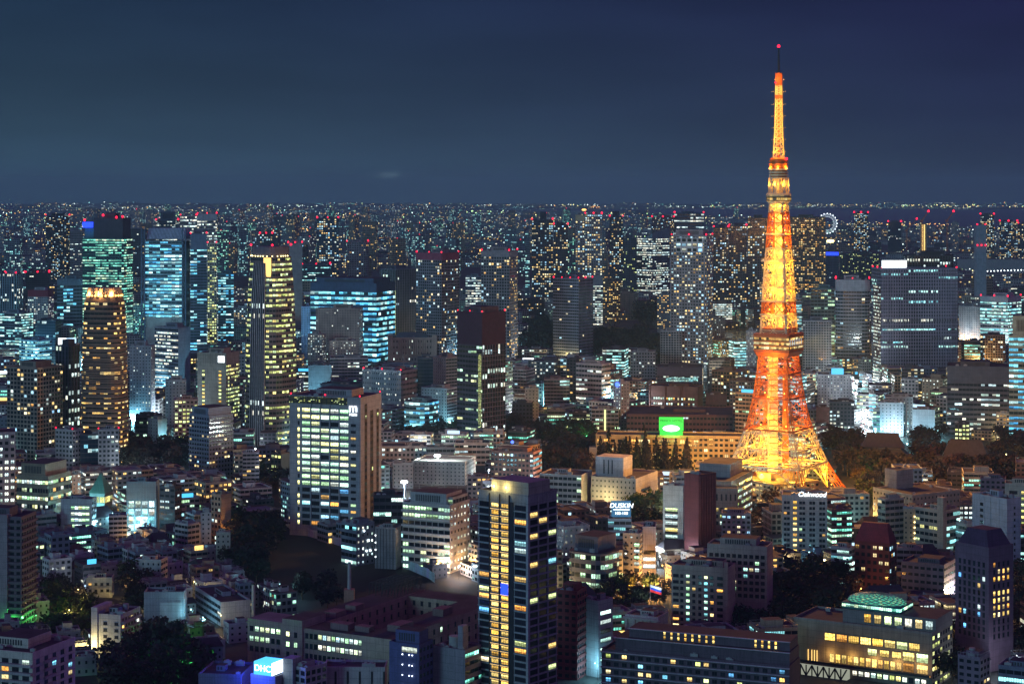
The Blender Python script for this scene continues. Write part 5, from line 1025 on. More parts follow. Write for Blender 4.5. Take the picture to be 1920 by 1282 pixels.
# arch truss between the legs
for i in range(4):
    m = MB(); za, zb = zt_(868), zt_(905)
    pts = []
    for k in range(13):
        t = k/12; z = za-2-(za-6)*(abs(2*t-1)**2.6)*.8
        pts.append(K(i, za).lerp(K(i+1, za), t)*1.0); pts[-1].z = z
    for k in range(12):
        m.bar(pts[k], pts[k+1], .8); q = K(i, za).lerp(K(i+1, za), k/12); q1 = K(i, za).lerp(K(i+1, za), (k+1)/12); m.bar(pts[k], q, .35); m.bar(pts[k], q1, .35)
    m.bar(K(i, za), K(i+1, za), 1.1); m.build('arch_truss', M['tye'], tower)
# horizontal trussed floors
for y in (868, 838, 806, 745, 700, 660, 565, 540, 490, 440):
    m = MB(); z = zt_(y)
    for k in (1, 2, 3):
        t = k/4; m.bar(K(0,z).lerp(K(1,z),t), K(3,z).lerp(K(2,z),t), .5); m.bar(K(1,z).lerp(K(2,z),t), K(0,z).lerp(K(3,z),t), .5)
    m.build('floor_truss', M['tye' if pm(y) == 'tye' or y > 800 else 'tor'], tower)
def ring(y, out, h, mk, name, th=1.2):
    z = zt_(y); m = MB(); q = [tuple((K(i, z)+Vector((*DIRS[i], 0))*out).xy) for i in range(4)]; p = [tuple((K(i, z)-Vector((*DIRS[i], 0))*th).xy) for i in range(4)]
    for i in range(4):
        j = (i+1)%4; a, b, c, d = q[i], q[j], p[j], p[i]
        m.quad([(*a,z),(*b,z),(*b,z+h),(*a,z+h)]); m.quad([(*d,z+h),(*c,z+h),(*c,z),(*d,z)]); m.quad([(*a,z+h),(*b,z+h),(*c,z+h),(*d,z+h)]); m.quad([(*d,z),(*c,z),(*b,z),(*a,z)])
    return m.build(name, M[mk], tower)
for y, o_ in ((803,1.2),(745,.8),(700,.8),(540,3.2),(490,3.4),(565,1.6),(440,1.6),(590,1.5)):
    ring(y, o_, 1.0, 'tdk' if y > 600 else 'tye', 'platform')
    if o_ > 3:
        z = zt_(y); m = MB()
        for i in range(4):
            a, b = K(i, z, -3.2), K(i+1, z, -3.2)
            m.bar(a+Vector((0,0,2.2)), b+Vector((0,0,2.2)), .2)
            for k in range(7): c = a.lerp(b, k/6); m.bar(c, c+Vector((0,0,2.2)), .2)
        m.build('railing', M['tye'], tower)
# main deck: two storeys
def deckp(hw): return [(DIRS[i][0]*hw, DIRS[i][1]*hw) for i in (3, 0, 1, 2)]
zb, zt2 = zt_(658), zt_(624); R0 = 48/.967/SC
m = MB(); m.prism(deckp(R0*.86), zb-3.5, zb, 0, 0, q=deckp(R0)); m.prism(deckp(R0), zb, zb+1.5); m.build('deck_base', M['tdk'], tower)
m = MB(); m.prism(deckp(R0), zb+1.5, zt2-2, bay=1.9, fl=(zt2-3.5-zb)/3); o = m.build('main_deck', facade('deck_facade', .86, .55, 'warm', .75, .2, 3, 2, .2, glass=(.05,.03,.02), grough=.25), tower, (.40,.19,.10,.85))
m = MB(); m.prism(deckp(R0*1.02), zt2-2, zt2, 0, 0); m.prism(deckp(R0*.72), zt2, zt2+4, 0, 0); m.build('deck_roof', M['tdk'], tower)
for k in range(4):
    m = MB(); zz = zb+1.5+(zt2-3.5-zb)*k/3; q, p = deckp(R0*1.025), deckp(R0*.99); m.prism(q, zz-.25, zz+.3, 0, 0); m.build('deck_ledge', M['tor'], tower)
m = MB(); q = deckp(R0*1.03)
for i in range(6): a = Vector((*q[1], 0)).lerp(Vector((*q[2], 0)), (i+.4)/6.6); m.bar((a.x, a.y, zb+5), (a.x+.01, a.y, zb+9.5), .5)
m.build('lit_emblem', glow('deck_emblem_light', (.7,.75,.8), .5), tower)
# elevator shaft and stair core
m = MB(); m.box(-7.5, -5, 0, -1.2, 5, zt_(662)); o = m.build('elevator_shaft', M['tye'], tower)
m = MB()
for k in range(24): z = 4+k*(zt_(668)-4)/24; m.box(-7.8, -5.3, z, -1.0, -5.03, z+.6)
m.build('shaft_band', M['tor'], o)
m = MB(); m.box(3, -2, 0, 7, 2, zt_(690)); m.build('stair_core', M['tor'], tower)
m = MB(); m.box(-2.5, -2.5, zt_(618), 2.5, 2.5, zt_(380)); m.build('upper_shaft', M['tye'], tower)
# upper deck and mast
def rnd_(y0, y1, h0, h1, mk, name, n=16, fm=None):
    m = MB(); m.cyl(0, 0, zt_(y0), zt_(y1), h0/SC, h1/SC, n); return m.build(name, fm or M[mk], tower)
df = facade('upper_deck_facade', .8, .5, 'gold', .7, .2, 3, 2, .2, glass=(.03,.02,.018))
rnd_(382, 377, 17, 23, 'tye', 'upper_deck_base'); o = rnd_(377, 366, 23.5, 23.5, 'tor', 'upper_deck', 20, df); o.color = (.55,.30,.12,.8); rnd_(366, 362, 24.5, 22, 'tye', 'upper_deck_roof', 20)
for y in (368, 374): rnd_(y, y-1, 24.6, 24.6, 'tye', 'deck_ledge', 20)
m = MB()
for k in range(12):
    t, t2 = k/12*2*math.pi, (k+1)/12*2*math.pi; a = Vector((math.cos(t)*19/SC, math.sin(t)*19/SC, zt_(362))); b = Vector((math.cos(t)*18/SC, math.sin(t)*18/SC, zt_(335))); c = Vector((math.cos(t2)*18/SC, math.sin(t2)*18/SC, zt_(335)))
    m.bar(a, b, .5); m.bar(a, c, .4)
m.build('antenna_cage', M['tye'], tower)
rnd_(362, 335, 9, 9, 'tye', 'mast_core', 10)
for k in range(7):
    y = 335-k*5.2; rnd_(y, y-2.6, 18.3, 18.3, 'tor' if k > 3 else 'tye', 'antenna_drum', 18)
rnd_(335, 299, 15.5, 15.5, 'tor', 'drum_core', 14); rnd_(299, 296, 17, 14, 'tor', 'drum_roof', 14)
def msec(y0, y1, h0, h1, mk, n):
    m = MB(); 
    for k in range(n):
        za, zb_ = zt_(y0+(y1-y0)*k/n), zt_(y0+(y1-y0)*(k+1)/n); ra, rb = (h0+(h1-h0)*k/n)/SC/.967, (h0+(h1-h0)*(k+1)/n)/SC/.967
        A = [Vector((d[0]*ra, d[1]*ra, za)) for d in DIRS]; B_ = [Vector((d[0]*rb, d[1]*rb, zb_)) for d in DIRS]
        for i in range(4): m.bar(A[i], B_[i], .6); m.bar(A[i], B_[(i+1)%4], .42); m.bar(A[i], A[(i+1)%4], .36)
    m.build('mast_lattice', M[mk], tower)
msec(296, 240, 10.5, 7.2, 'tye', 6); msec(240, 185, 7.2, 6.2, 'tye', 7); msec(185, 178, 6.2, 6.2, 'tor', 1); msec(178, 160, 6.2, 5.8, 'tye', 4); msec(160, 137, 6, 5.8, 'tor', 6)
m = MB(); m.cyl(0, 0, zt_(296), zt_(160), 2.0/SC, 1.4/SC, 8); m.build('mast_tube', M['tor'], tower)
m = MB(); m.cyl(0, 0, zt_(160), zt_(137), 4.6/SC, 4.6/SC, 10); m.build('antenna_section', M['tor'], tower)
m = MB(); m.cyl(0, 0, zt_(137), zt_(90), 2.2/SC, 1.4/SC, 8); m.build('antenna_pole', M['dark'], tower)
ball('beacon', tower, (0, 0, zt_(87)), 1.1, 'red'); ball('beacon', tower, (5, -5, zt_(298)), 1.0, 'red'); ball('beacon', tower, (-3, -7, zt_(156)), .8, 'red')
# floodlights: every lamp has its lens and its own light
AMB = (1, .44, .025); REDL = (1, .42, .035); TP = .30
def flood(x, y, z, p, col=AMB, r=.8, rad=.5):
    o = ball('floodlight', tower, (x, y, z), rad, 'flood'); ld = lamp_light(tower, (x, y, z+rad+.6), p*TP*(1 if z > zt_(470) else .62 if z > zt_(640) else .9 if z > zt_(800) else .78), col, r); return o
for y, p in ((858,15000),(828,11000),(795,9000),(765,2600),(735,1500),(708,1200),(686,1500),(668,4600),(642,0),(606,8000),(580,5000),(552,7600),(528,7000),(503,9000),(478,6200),(455,3000),(432,3000),(410,3000),(388,5000)):
    if not p: continue
    z = zt_(y); rr = RAD(z)
    for i in range(4):
        d = DIRS[i]; k = .55; flood(d[0]*rr*k, d[1]*rr*k, z, p*.32, AMB if not 398 < y < 467 and not 655 < y < 800 else REDL)
for i in range(4):                       # outside, washing the faces
    for y, p in ((590, 1900), (540, 2200), (490, 2500), (430, 1100)):
        z = zt_(y); d = ((DIRS[i][0]+DIRS[(i+1)%4][0])/1.414, (DIRS[i][1]+DIRS[(i+1)%4][1])/1.414); rr = RAD(z)*.72+5.5
        flood(d[0]*rr, d[1]*rr, z-3, p, AMB if p > 1000 else REDL, .6, .3)
for t in range(8): a = t*math.pi/4+.3; flood(20/SC*math.cos(a), 20/SC*math.sin(a), zt_(348), 900, AMB, .5, .5)
for t in (3.6, 4.5, 5.4): flood(20/SC*math.cos(t), 20/SC*math.sin(t), zt_(316), 500, AMB, .5, .7)
for y in (285, 262, 240, 218, 196, 172):
    for t in (.8, 2.4, 3.9, 5.5): flood(4.6*math.cos(t)*1.3, 4.6*math.sin(t)*1.3, zt_(y), 900, AMB, .4, .14)
for t in (4.0, 5.4): flood(5*math.cos(t), 5*math.sin(t), zt_(150), 500, REDL, .4, .25)
for x, y, z, p in ((-14,-12,19,26000), (8,-16,14,9000), (-26,4,24,14000), (22,2,20,7000), (0,18,22,10000), (-6,-4,44,12000)): flood(x, y, z, p*1.1, AMB, 1.4, 1.9 if p > 20000 else .9)
for x, y in ((-52,-10),(0,60)): flood(x, y, 3, 3600, AMB, 1, .6)
for k in (.15, .4, .65, .9): c = K(1, zt_(868)*k, 9); flood(c.x, c.y-6, c.z, 3000, AMB, .6, .4)
for k in (.3, .6, .9): c = K(0, zt_(868)*k, 9); flood(c.x+4, c.y+2, c.z, 2200, AMB, .6, .4)
for x, y in ((-6,-12),(-5,-13)):
    for yy in (850, 815, 780, 740, 700, 672): flood(x-4, y-3, zt_(yy), 1500, AMB, .5, .3)
# outward spots added to carry the tower's spill over the streets round it
for a in range(6):
    d = (math.cos(a*math.pi/3+.2), math.sin(a*math.pi/3+.2))
    for z, p in ((118, 8.0e5), (35, 0.7e5)): spot(tower, (d[0]*(RAD(z)+9), d[1]*(RAD(z)+9), z), p, (1,.42,.09), (d[0], d[1], -.35), 120)
# the five-storey hall between the legs
hall = thing('tower_hall', 'low glowing hall standing between the legs of the lattice tower', 'hall', (TX, TY, 0), -phi+math.pi/4)
hall.color = (.45,.33,.2,.7)
m = MB(); m.prism([(-21,-21),(21,-21),(21,21),(-21,21)], 0, 15.5, 0, 1, 4, 3.6); m.build('wall', [FM['RW'], M['roofl']], hall)
m = MB(); m.prism([(-12,-6),(9,-6),(9,10),(-12,10)], 15.5, 20.5); m.build('rooftop_hall', M['paint'], hall)
for s1 in ((-8,-12),(14,-10),(10,12)): m = MB(); m.box(s1[0]-2, s1[1]-2, 15.5, s1[0]+2, s1[1]+2, 18); m.build('plant_unit', M['steel'], hall)

# ------------------------------------------------------------------ ground, water, roads
def flat(name, pts, mk, z, kind='structure'):
    m = MB(); m.quad([(x, y, z) for x, y in pts], [(x/20, y/20) for x, y in pts]); o = m.build(name, mk if not isinstance(mk, str) else M[mk]); tag(o, kind=kind); return o
gm = mat('city_ground'); b_ = NB(gm); t_ = b_.new('ShaderNodeTexCoord'); n1 = b_.noise(t_.outputs['Object'], .01, 6); n2 = b_.noise(t_.outputs['Object'], .15, 4)
b_.out(b_.ramp(b_.m('ADD', b_.m('MULTIPLY', n1, .6), b_.m('MULTIPLY', n2, .4)), [(.3,(.012,.012,.015)),(.5,(.03,.03,.034)),(.7,(.055,.052,.054))]), .85)
flat('ground', [(-9000,500),(9000,500),(9000,26500),(-9000,26500)], gm, 0)
wm_ = mat('dark_bay_water'); b_ = NB(wm_); b_.out((.012,.022,.038), .22, spec=.5)
gp = lambda pts: [G(x, y)[:2] for x, y in pts]
flat('bay_water', gp([(1420,412),(2200,446),(2300,394),(1300,391.5),(930,393),(930,400),(1200,402)]), wm_, .4)
flat('garden_pond', gp([(1108,622),(1130,634),(1238,634),(1245,618),(1150,612)]), wm_, .4)
flat('river_water', gp([(945,598),(1000,602),(1100,606),(1100,598),(1000,592)]), wm_, .4)
flat('river_inlet', gp([(1336,622),(1342,640),(1420,642),(1420,620)]), wm_, .4)
soil = plain('park_soil', (.035,.032,.028), var=.4, scale=.1)
flat('park_ground', gp([(975,605),(975,668),(1240,690),(1240,634),(1100,634),(1040,604)]), soil, .2)
flat('temple_ground', gp([(1525,818),(1540,885),(1640,925),(1900,925),(2000,830)]), soil, .2)
flat('dark_lot', gp([(478,1120),(440,1040),(535,990),(690,1038),(812,1088),(770,1100),(640,1128)]), plain('bare_lot_earth', (.012,.010,.014), var=.3, scale=.05), .25)
M['road'] = plain('road_asphalt', (.06,.06,.065), var=.25, scale=.3)
AVE = gp([(1588,704),(1604,704),(1634,812),(1640,842),(1598,842),(1600,812)])
flat('avenue', AVE, 'road', .3)
JUN = gp([(1160,1074),(1215,1063),(1268,1072),(1272,1125),(1190,1132),(1150,1106)])
flat('junction_road', JUN, 'road', .3)
LANE = gp([(356,1122),(372,1118),(432,1195),(420,1210),(395,1190)]); flat('lamplit_lane', LANE, 'road', .3)
flat('garden_path', gp([(112,1182),(150,1168),(215,1128),(222,1134),(158,1178),(122,1200)]), 'road', .3)
mk_ = glow('road_paint', (.5,.5,.5), 0) if False else plain('white_road_paint', (.75,.75,.72), var=.1)
for i in range(9):
    m = MB(); a = Vector(G(1175+i*6.5, 1104-i*1.2)); m.box(a.x-.25, a.y-4, .33, a.x+.25, a.y+4, .345); o = m.build('crossing_stripe', mk_); tag(o, kind='structure')
FREE = [AVE, JUN, LANE, gp([(478,1120),(440,1040),(535,990),(690,1038),(812,1088),(770,1100),(640,1128)]),
        gp([(975,605),(975,668),(1240,690),(1240,600),(1100,600),(1040,600)]), gp([(1525,818),(1540,885),(1640,925),(1900,925),(2000,830)]), gp([(945,592),(1000,610),(1100,610),(1100,592)]), gp([(1336,618),(1342,645),(1420,645),(1420,618)]),
        [(TX+70*math.cos(t), TY+70*math.sin(t)) for t in (0,1,2,3,4,5,6)], gp([(1108,622),(1130,634),(1238,634),(1245,618),(1150,612)]),
        gp([(1520,905),(1520,950),(1612,950),(1600,905)]), gp([(1010,845),(1010,880),(1300,900),(1300,850)]), gp([(1120,1100),(1120,1155),(1250,1160),(1260,1100)]), gp([(1452,1130),(1452,1190),(1600,1190),(1600,1100)]), gp([(220,850),(220,885),(350,885),(350,850)]),
        gp([(715,905),(715,960),(905,950),(905,880)]), gp([(930,805),(930,840),(1115,840),(1115,812)]), gp([(430,1210),(430,1290),(1000,1290),(1000,1140),(820,1100),(600,1140)]), gp([(90,1130),(90,1210),(230,1180),(220,1120)])]

# hoarding round the dark lot: one fence with its panels
fm = MB(); line = [G(x, y) for x, y in ((533,986),(560,1000),(610,1015),(650,1028),(700,1042),(750,1060),(800,1082),(815,1092))]
fence = thing('hoarding_fence', 'long pale construction hoarding running along the edge of the dark lot', 'fence', line[0])
fo = Vector(line[0]); k = 0
for a, b in zip(line, line[1:]):
    a, b = Vector(a), Vector(b); n = max(1, round((b-a).length/5.5))
    for i in range(n):
        p, q = a.lerp(b, i/n)-fo, a.lerp(b, (i+1)/n)-fo; m = MB(); d = (q-p).normalized(); nn = Vector((-d.y, d.x, 0))*.12
        m.prism([(p.x-nn.x, p.y-nn.y), (q.x-nn.x-d.x*.15, q.y-nn.y-d.y*.15), (q.x+nn.x-d.x*.15, q.y+nn.y-d.y*.15), (p.x+nn.x, p.y+nn.y)], 0, 5.2+(k%3)*.25, 0, 0)
        c = (.62,.68,.58) if k < 14 else (.34,.34,.42) if k < 26 else (.5,.66,.68); m.build('fence_panel', M['paint'], fence, tuple(x*(.85+.3*R.random()) for x in c)); k += 1
        if i % 3 == 0: m = MB(); m.bar(p, p+Vector((0,0,5.6)), .25); m.build('fence_post', M['steel'], fence)

# ------------------------------------------------------------------ the tan courtyard building
def wing(root, pts, z0, z1, name, col, roof='roof'):
    m = MB(); m.prism(pts, z0, z1, 0, 1); o = m.build(name, [M['paint'], M[roof]], root, col); return o
ZC = 20.0
P4 = [Vector(G(x, y, ZC)[:2]) for x, y in ((464,1162),(736,1198),(920,1118),(640,1096))]   # roof corners of the block as seen
ctr = sum(P4, Vector((0,0)))/4; ex = (P4[1]-P4[0]); LX = ex.length; ex.normalize(); ey = Vector((-ex.y, ex.x)); LYc = (P4[2]-P4[1]).dot(ey)
cb = thing('courtyard_building', 'large tan four-storey institute ringed round an inner courtyard with lit white windows', 'institute', (P4[0].x, P4[0].y, 0), math.atan2(ex.y, ex.x))
cb.color = (.40,.34,.25,1); TAN = (.40,.34,.25); dp = 17
FOOT.append(([tuple(P4[0]), tuple(P4[1]), tuple(P4[1]+ey*LYc), tuple(P4[0]+ey*LYc)], 464, 900, 1090, 1240, 'tan courtyard institute', 1000, None))
wing(cb, [(0,0),(LX*.26,0),(LX*.26,dp),(0,dp)], 0, ZC+1, 'front_wing', TAN, 'roofl'); wing(cb, [(LX*.26,-1.5),(LX*.40,-1.5),(LX*.40,dp+1),(LX*.26,dp+1)], 0, ZC+3.5, 'centre_block', TAN)
wing(cb, [(LX*.40,0),(LX-dp,0),(LX-dp,dp),(LX*.40,dp)], 0, ZC-.2, 'front_wing', TAN); wing(cb, [(LX-dp,-.6),(LX,-.6),(LX,LYc),(LX-dp,LYc)], 0, ZC, 'side_wing', TAN)
wing(cb, [(LX*.42-dp,dp),(LX*.42,dp),(LX*.42,LYc),(LX*.42-dp,LYc)], 0, ZC, 'side_wing', TAN); wing(cb, [(LX*.42,LYc-dp),(LX-dp,LYc-dp),(LX-dp,LYc),(LX*.42,LYc)], 0, ZC-.5, 'rear_wing', TAN)
pk = picker(200, .55, ['green', 'green', 'white']); k = 0
def cwin(x, y, z, rz, key, w=2.1, h=2.3): link('window', wmesh(w, h, key, 1), cb, None, (x, y, z), rz)
for zi, z in enumerate((ZC-3.6, ZC-8.4, ZC-13.2)):
    for i in range(6): cwin(LX*.03+i*LX*.038, -.06, z, 0, ('green' if (zi == 0 and i > 0) or (zi == 1 and i < 4) else 'dark'))
    for i in range(2): cwin(LX*.30+i*LX*.055, -1.56, z, 0, 'green' if zi < 2 and i == 0 or zi == 1 else 'dark', 1.8)
    for i in range(13): cwin(LX*.42+i*(LX*.50-dp*.6)/12.4, -.06, z, 0, ('dark' if i < 3 or zi == 2 else 'white' if (i+zi)%3 else 'green'), 1.8)
    for i in range(16): cwin(LX+.06, 4+i*(LYc-8)/15, z, math.pi/2, 'green' if i < 4 and zi == 1 or (i == 6 and zi == 0) else 'dark', 1.6)
    if zi < 2:
        for i in range(11): cwin(LX*.42+.06, dp+4+i*(LYc-2*dp-6)/10, z, math.pi/2, 'dark', 1.6)
        for i in range(6): cwin(LX*.42+4+i*(LX*.58-dp-8)/5, LYc-dp-.06, z, 0, 'dark', 1.6)
m = MB(); m.box(-.5, -.5, ZC-.9, LX*.26, -.03, ZC-.5, bottom=True); m.box(LX*.40, -.5, ZC-1.5, LX-dp-.1, -.03, ZC-1.1, bottom=True); m.build('cornice', M['paint'], cb)
for x, y, w, d, h in ((LX*.55,4,10,6,3),(LX*.70,6,8,5,2.5),(LX-12,14,7,12,3),(LX-11,LYc*.5,6,9,3.5),(LX*.33,dp+8,7,9,2.5),(LX*.35,dp+24,6,8,3)):
    m = MB(); m.box(x, y, ZC, x+w, y+d, ZC+h); m.build('plant_room', M['paint'], cb, (.22,.16,.15))
rk = MB()
for i in range(9):
    for j in range(5):
        x, y = LX*.22+j*LX*.045, LYc-dp*1.6+i*3.2; rk.bar((x,y,ZC-2),(x,y,ZC+6.5),.25)
        if j: rk.bar((x-LX*.045,y,ZC+6.5),(x,y,ZC+6.5),.22)
        if i: rk.bar((x,y-3.2,ZC+6.5),(x,y,ZC+6.5),.22); rk.bar((x,y-3.2,ZC+3),(x,y,ZC+3),.22)
rk.build('roof_frame_lattice', M['dark'], cb)
g0 = G(655, 1118, 16); ch = thing('chimney_stack', 'slim concrete boiler chimney on a square brick foot behind the courtyard', 'chimney', (g0[0], g0[1], 0))
m = MB(); m.box(-2.6,-2.6,0,2.6,2.6,20); m.build('foot', M['paint'], ch, (.32,.2,.16)); m = MB(); m.cyl(0,0,20,34,1.0,.85,12); m.build('shaft', M['conc'], ch)
g0 = G(475, 1170, 0); ch = thing('chimney_stack', 'short pale concrete chimney beside the dark-roofed striped school', 'chimney', (g0[0], g0[1], 0))
m = MB(); m.cyl(0,0,0,21,1.1,.9,12); m.build('shaft', M['conc'], ch); m = MB(); m.cyl(0,0,21,21.8,1.25,1.25,12); m.build('rim', M['dark'], ch)
g0 = G(1112, 880, 0); ch = thing('chimney_stack', 'square concrete chimney rising behind the box tower of the white institute', 'chimney', (g0[0], g0[1], 0))
m = MB(); m.box(-3,-3,0,3,3,18.5); m.build('shaft', M['conc'], ch); m = MB(); m.box(-2.4,-2.4,18.5,2.4,2.4,19.2); m.build('rim', M['dark'], ch)
g0 = G(1838, 600, 0); ch = thing('chimney_stack', 'very tall plain grey chimney rising above the far waterfront', 'chimney', (g0[0], g0[1], 0)); hh = (600-422)*g0[1]/F
m = MB(); m.box(-8.5,-8.5,0,8.5,8.5,hh); m.build('shaft', M['paint'], ch, (.30,.36,.42))
for x in (-7, 0, 7): ball('beacon', ch, (x, -9.5, hh*.79), 1.3, 'red')
for x in (-7, 7): ball('beacon', ch, (x, -8, hh+1.5), 1.3, 'red')

# ------------------------------------------------------------------ temple halls
def temple(label, x0, x1, ytop, yeave, yb, col, tiers=2):
    cx = (x0+x1)/2; g = G(cx, yb); k = g[1]/F; w = (x1-x0)/2*k; ze = (yb-yeave)*k; zt3 = (yb-ytop)*k
    t = thing('temple_hall', label, 'temple', (g[0], g[1]+w*.6, 0), -math.atan(g[0]/g[1])); d = w*.62
    m = MB(); m.box(-w*.74,-d*.74,1.2,w*.74,d*.74,ze); m.build('wall', M['paint'], t, (.26,.14,.11))
    m = MB(); m.box(-w*.9,-d*.9,0,w*.9,d*.9,1.2); m.build('stone_base', M['conc'], t)
    def roof(wo, do, wi, di, za, zb, name):
        m = MB(); n = 5; prev = None
        for q in range(n+1):
            s_ = q/n; c = s_**1.55; ww, dd = wo+(wi-wo)*s_, do+(di-do)*s_; z = za+(zb-za)*c; cur = [(-ww,-dd),(ww,-dd),(ww,dd),(-ww,dd)]
            if prev:
                for i in range(4):
                    j = (i+1)%4; m.quad([(*prev[0][i],prev[1]),(*prev[0][j],prev[1]),(*cur[j],z),(*cur[i],z)])
            prev = (cur, z)
        m.quad([(*p, prev[1]) for p in prev[0]]); m.quad([(-wo,do,za-.3),(wo,do,za-.3),(wo,-do,za-.3),(-wo,-do,za-.3)])
        m.quad([(-wo,-do,za-.3),(wo,-do,za-.3),(wo,-do,za),(-wo,-do,za)]); m.quad([(wo,-do,za-.3),(wo,do,za-.3),(wo,do,za),(wo,-do,za)]); m.quad([(-wo,do,za-.3),(-wo,-do,za-.3),(-wo,-do,za),(-wo,do,za)])
        return m.build(name, M['tile'], t)
    zm = ze+(zt3-ze)*.36
    if tiers == 2:
        roof(w, d, w*.62, d*.6, ze, zm, 'lower_roof'); m = MB(); m.box(-w*.60,-d*.58,zm-2,w*.60,d*.58,zm+2); m.build('clerestory', M['paint'], t, (.3,.2,.15))
        roof(w*.74, d*.78, w*.52, d*.06, zm+2, zt3, 'upper_roof')
    else: roof(w, d, w*.6, d*.08, ze, zt3, 'upper_roof')
    m = MB(); m.box(-w*.54,-.6,zt3-.2,w*.54,.6,zt3+1.3); m.build('ridge', M['tile'], t)
    for i in range(6): x = -w*.7+i*w*1.4/5; m = MB(); m.cyl(x,-d*.82,1.2,ze,.5,n=8); m.build('pillar', M['paint'], t, (.3,.16,.12))
    for i in range(5): x = -w*.56+i*w*1.12/4; link('window', wmesh(w*.17, 2.2, 'white', 2), t, None, (x, -d*.74-.06, ze-2.5)).color = (1,1,1,1)
    FOOT.append(([(g[0]-w,g[1]-d*.4),(g[0]+w,g[1]-d*.4),(g[0]+w,g[1]+2*d),(g[0]-w,g[1]+2*d)], x0, x1, ytop, yb, 'great temple hall' if tiers == 2 else None, g[1], None))
temple('great temple hall with two dark tiled roofs and pale lit doors under its eaves', 1606, 1717, 818, 858, 876, None)
temple('second dark temple hall with one broad tiled roof among the trees', 1766, 1868, 830, 868, 884, None, 1)
temple('small temple gate with a faint orange glow under its eaves', 1884, 1918, 845, 855, 862, None, 1)
temple('small tiled annex hall between the two larger temple roofs', 1748, 1780, 858, 874, 888, None, 1)

# ------------------------------------------------------------------ trees
leaf = mat('night_foliage'); b_ = NB(leaf); t_ = b_.new('ShaderNodeTexCoord'); oi_ = b_.new('ShaderNodeObjectInfo')
n_ = b_.noise(t_.outputs['Object'], .9, 3)
b_.out(b_.mixc(1.0, oi_.outputs['Color'], b_.ramp(n_, [(.3,(.5,.5,.5)),(.7,(1.4,1.4,1.4))]), 'MULTIPLY'), .8, spec=.2)
def crown_mesh(seed, conifer=False):
    rd = random.Random(seed); m = MB()
    blobs = [(rd.uniform(-.6,.6), rd.uniform(-.6,.6), rd.uniform(.25,1.15), rd.uniform(.32,.55)) for _ in range(11)]
    for i in range(430 if not conifer else 330):
        if conifer:
            z = rd.random()**1.4*1.9; rr = (1.95-z)*.42*(.55+.45*abs(math.sin(z*9))); a = rd.uniform(0, 6.283); k = rd.random()**.4
            c = Vector((rr*k*math.cos(a), rr*k*math.sin(a), z)); s_ = rd.uniform(.07,.15)
        else:
            bx, by, bz, br = rd.choice(blobs); d = Vector((rd.gauss(0,1), rd.gauss(0,1), rd.gauss(0,1))).normalized()*br*rd.random()**.33
            c = Vector((bx, by, bz))+d; s_ = rd.uniform(.07,.17)
        u = Vector((rd.gauss(0,1), rd.gauss(0,1), rd.gauss(0,.7))).normalized(); v = u.cross(Vector((rd.gauss(0,1), rd.gauss(0,1), rd.gauss(0,1)))).normalized()
        m.quad([c-u*s_-v*s_*.3, c+u*s_*.2-v*s_*.7, c+u*s_+v*s_*.2, c-u*s_*.1+v*s_*.7])
    return m.mesh('leaf_mass', leaf)
CR = [crown_mesh(i) for i in range(6)]; CON = [crown_mesh(20+i, True) for i in range(3)]
tm = MB(); tm.cyl(0,0,0,1,.09,.05,7); 
for a in (0, 2.1, 4.2): tm.bar((0,0,.75), (.4*math.cos(a), .4*math.sin(a), 1.3), .045)
TRUNK = tm.mesh('tree_trunk', M['wood'])
TREES = []
def tree(x, y, r, label, group, col=(.042,.036,.034), con=False, name=None):
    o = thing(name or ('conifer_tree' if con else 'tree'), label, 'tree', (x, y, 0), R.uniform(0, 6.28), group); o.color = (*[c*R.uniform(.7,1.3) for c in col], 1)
    h = r*R.uniform(.5, .8); t = link('trunk', TRUNK, o); t.scale = (r*.55, r*.55, h*1.1)
    c = link('crown', R.choice(CON if con else CR), o, None, (0, 0, h*.8)); c.scale = (r*R.uniform(.9,1.15), r*R.uniform(.9,1.15), r*R.uniform(.85,1.15)*(1.6 if con else 1)); TREES.append((x, y, r)); return o
def grove(poly, n, r0, r1, label, group, col=(.042,.036,.034), con=False, avoid=True):
    P = [G(x, y)[:2] for x, y in poly]; xs, ys = [p[0] for p in P], [p[1] for p in P]; k = 0; tries = 0
    while k < n and tries < n*60:
        tries += 1; x, y = R.uniform(min(xs), max(xs)), R.uniform(min(ys), max(ys))
        if not inpoly(x, y, P): continue
        r = R.uniform(r0, r1)
        if any((x-a)**2+(y-b)**2 < (.62*(r+c))**2 for a, b, c in TREES): continue
        if avoid and any(inpoly(x, y, f[0]) for f in FOOT): continue
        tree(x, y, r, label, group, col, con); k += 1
def inpoly(x, y, P):
    c = False; n = len(P)
    for i in range(n):
        (x0, y0), (x1, y1) = P[i], P[i-1]
        if (y0 > y) != (y1 > y) and x < (x1-x0)*(y-y0)/(y1-y0)+x0: c = not c
    return c
grove([(225,846),(225,888),(352,888),(352,848)], 30, 7, 10, 'dark tree packed in the grove behind the low dark office', 'trees of the left grove')
grove([(978,612),(978,668),(1036,668),(1036,612)], 26, 9, 14, 'dark garden tree left of the blue residential tower', 'trees of the palace garden')
grove([(1112,640),(1112,692),(1240,692),(1236,640)], 44, 9, 14, 'dark garden tree beyond the white striped office and the pond', 'trees of the pond garden')
grove([(1190,590),(1190,612),(1235,612),(1235,590)], 16, 12, 16, 'dark tree on the far bank of the garden pond', 'trees on the far pond bank')
grove([(1125,866),(1125,892),(1290,892),(1290,866)], 34, 6, 8.5, 'pointed dark conifer standing before the green-signed hotel', 'conifers before the hotel', (.03,.035,.025), True)
grove([(1012,838),(1012,892),(1120,896),(1120,846)], 40, 7, 10, 'dark rounded tree in the grove left of the green-signed hotel', 'trees of the hotel grove')
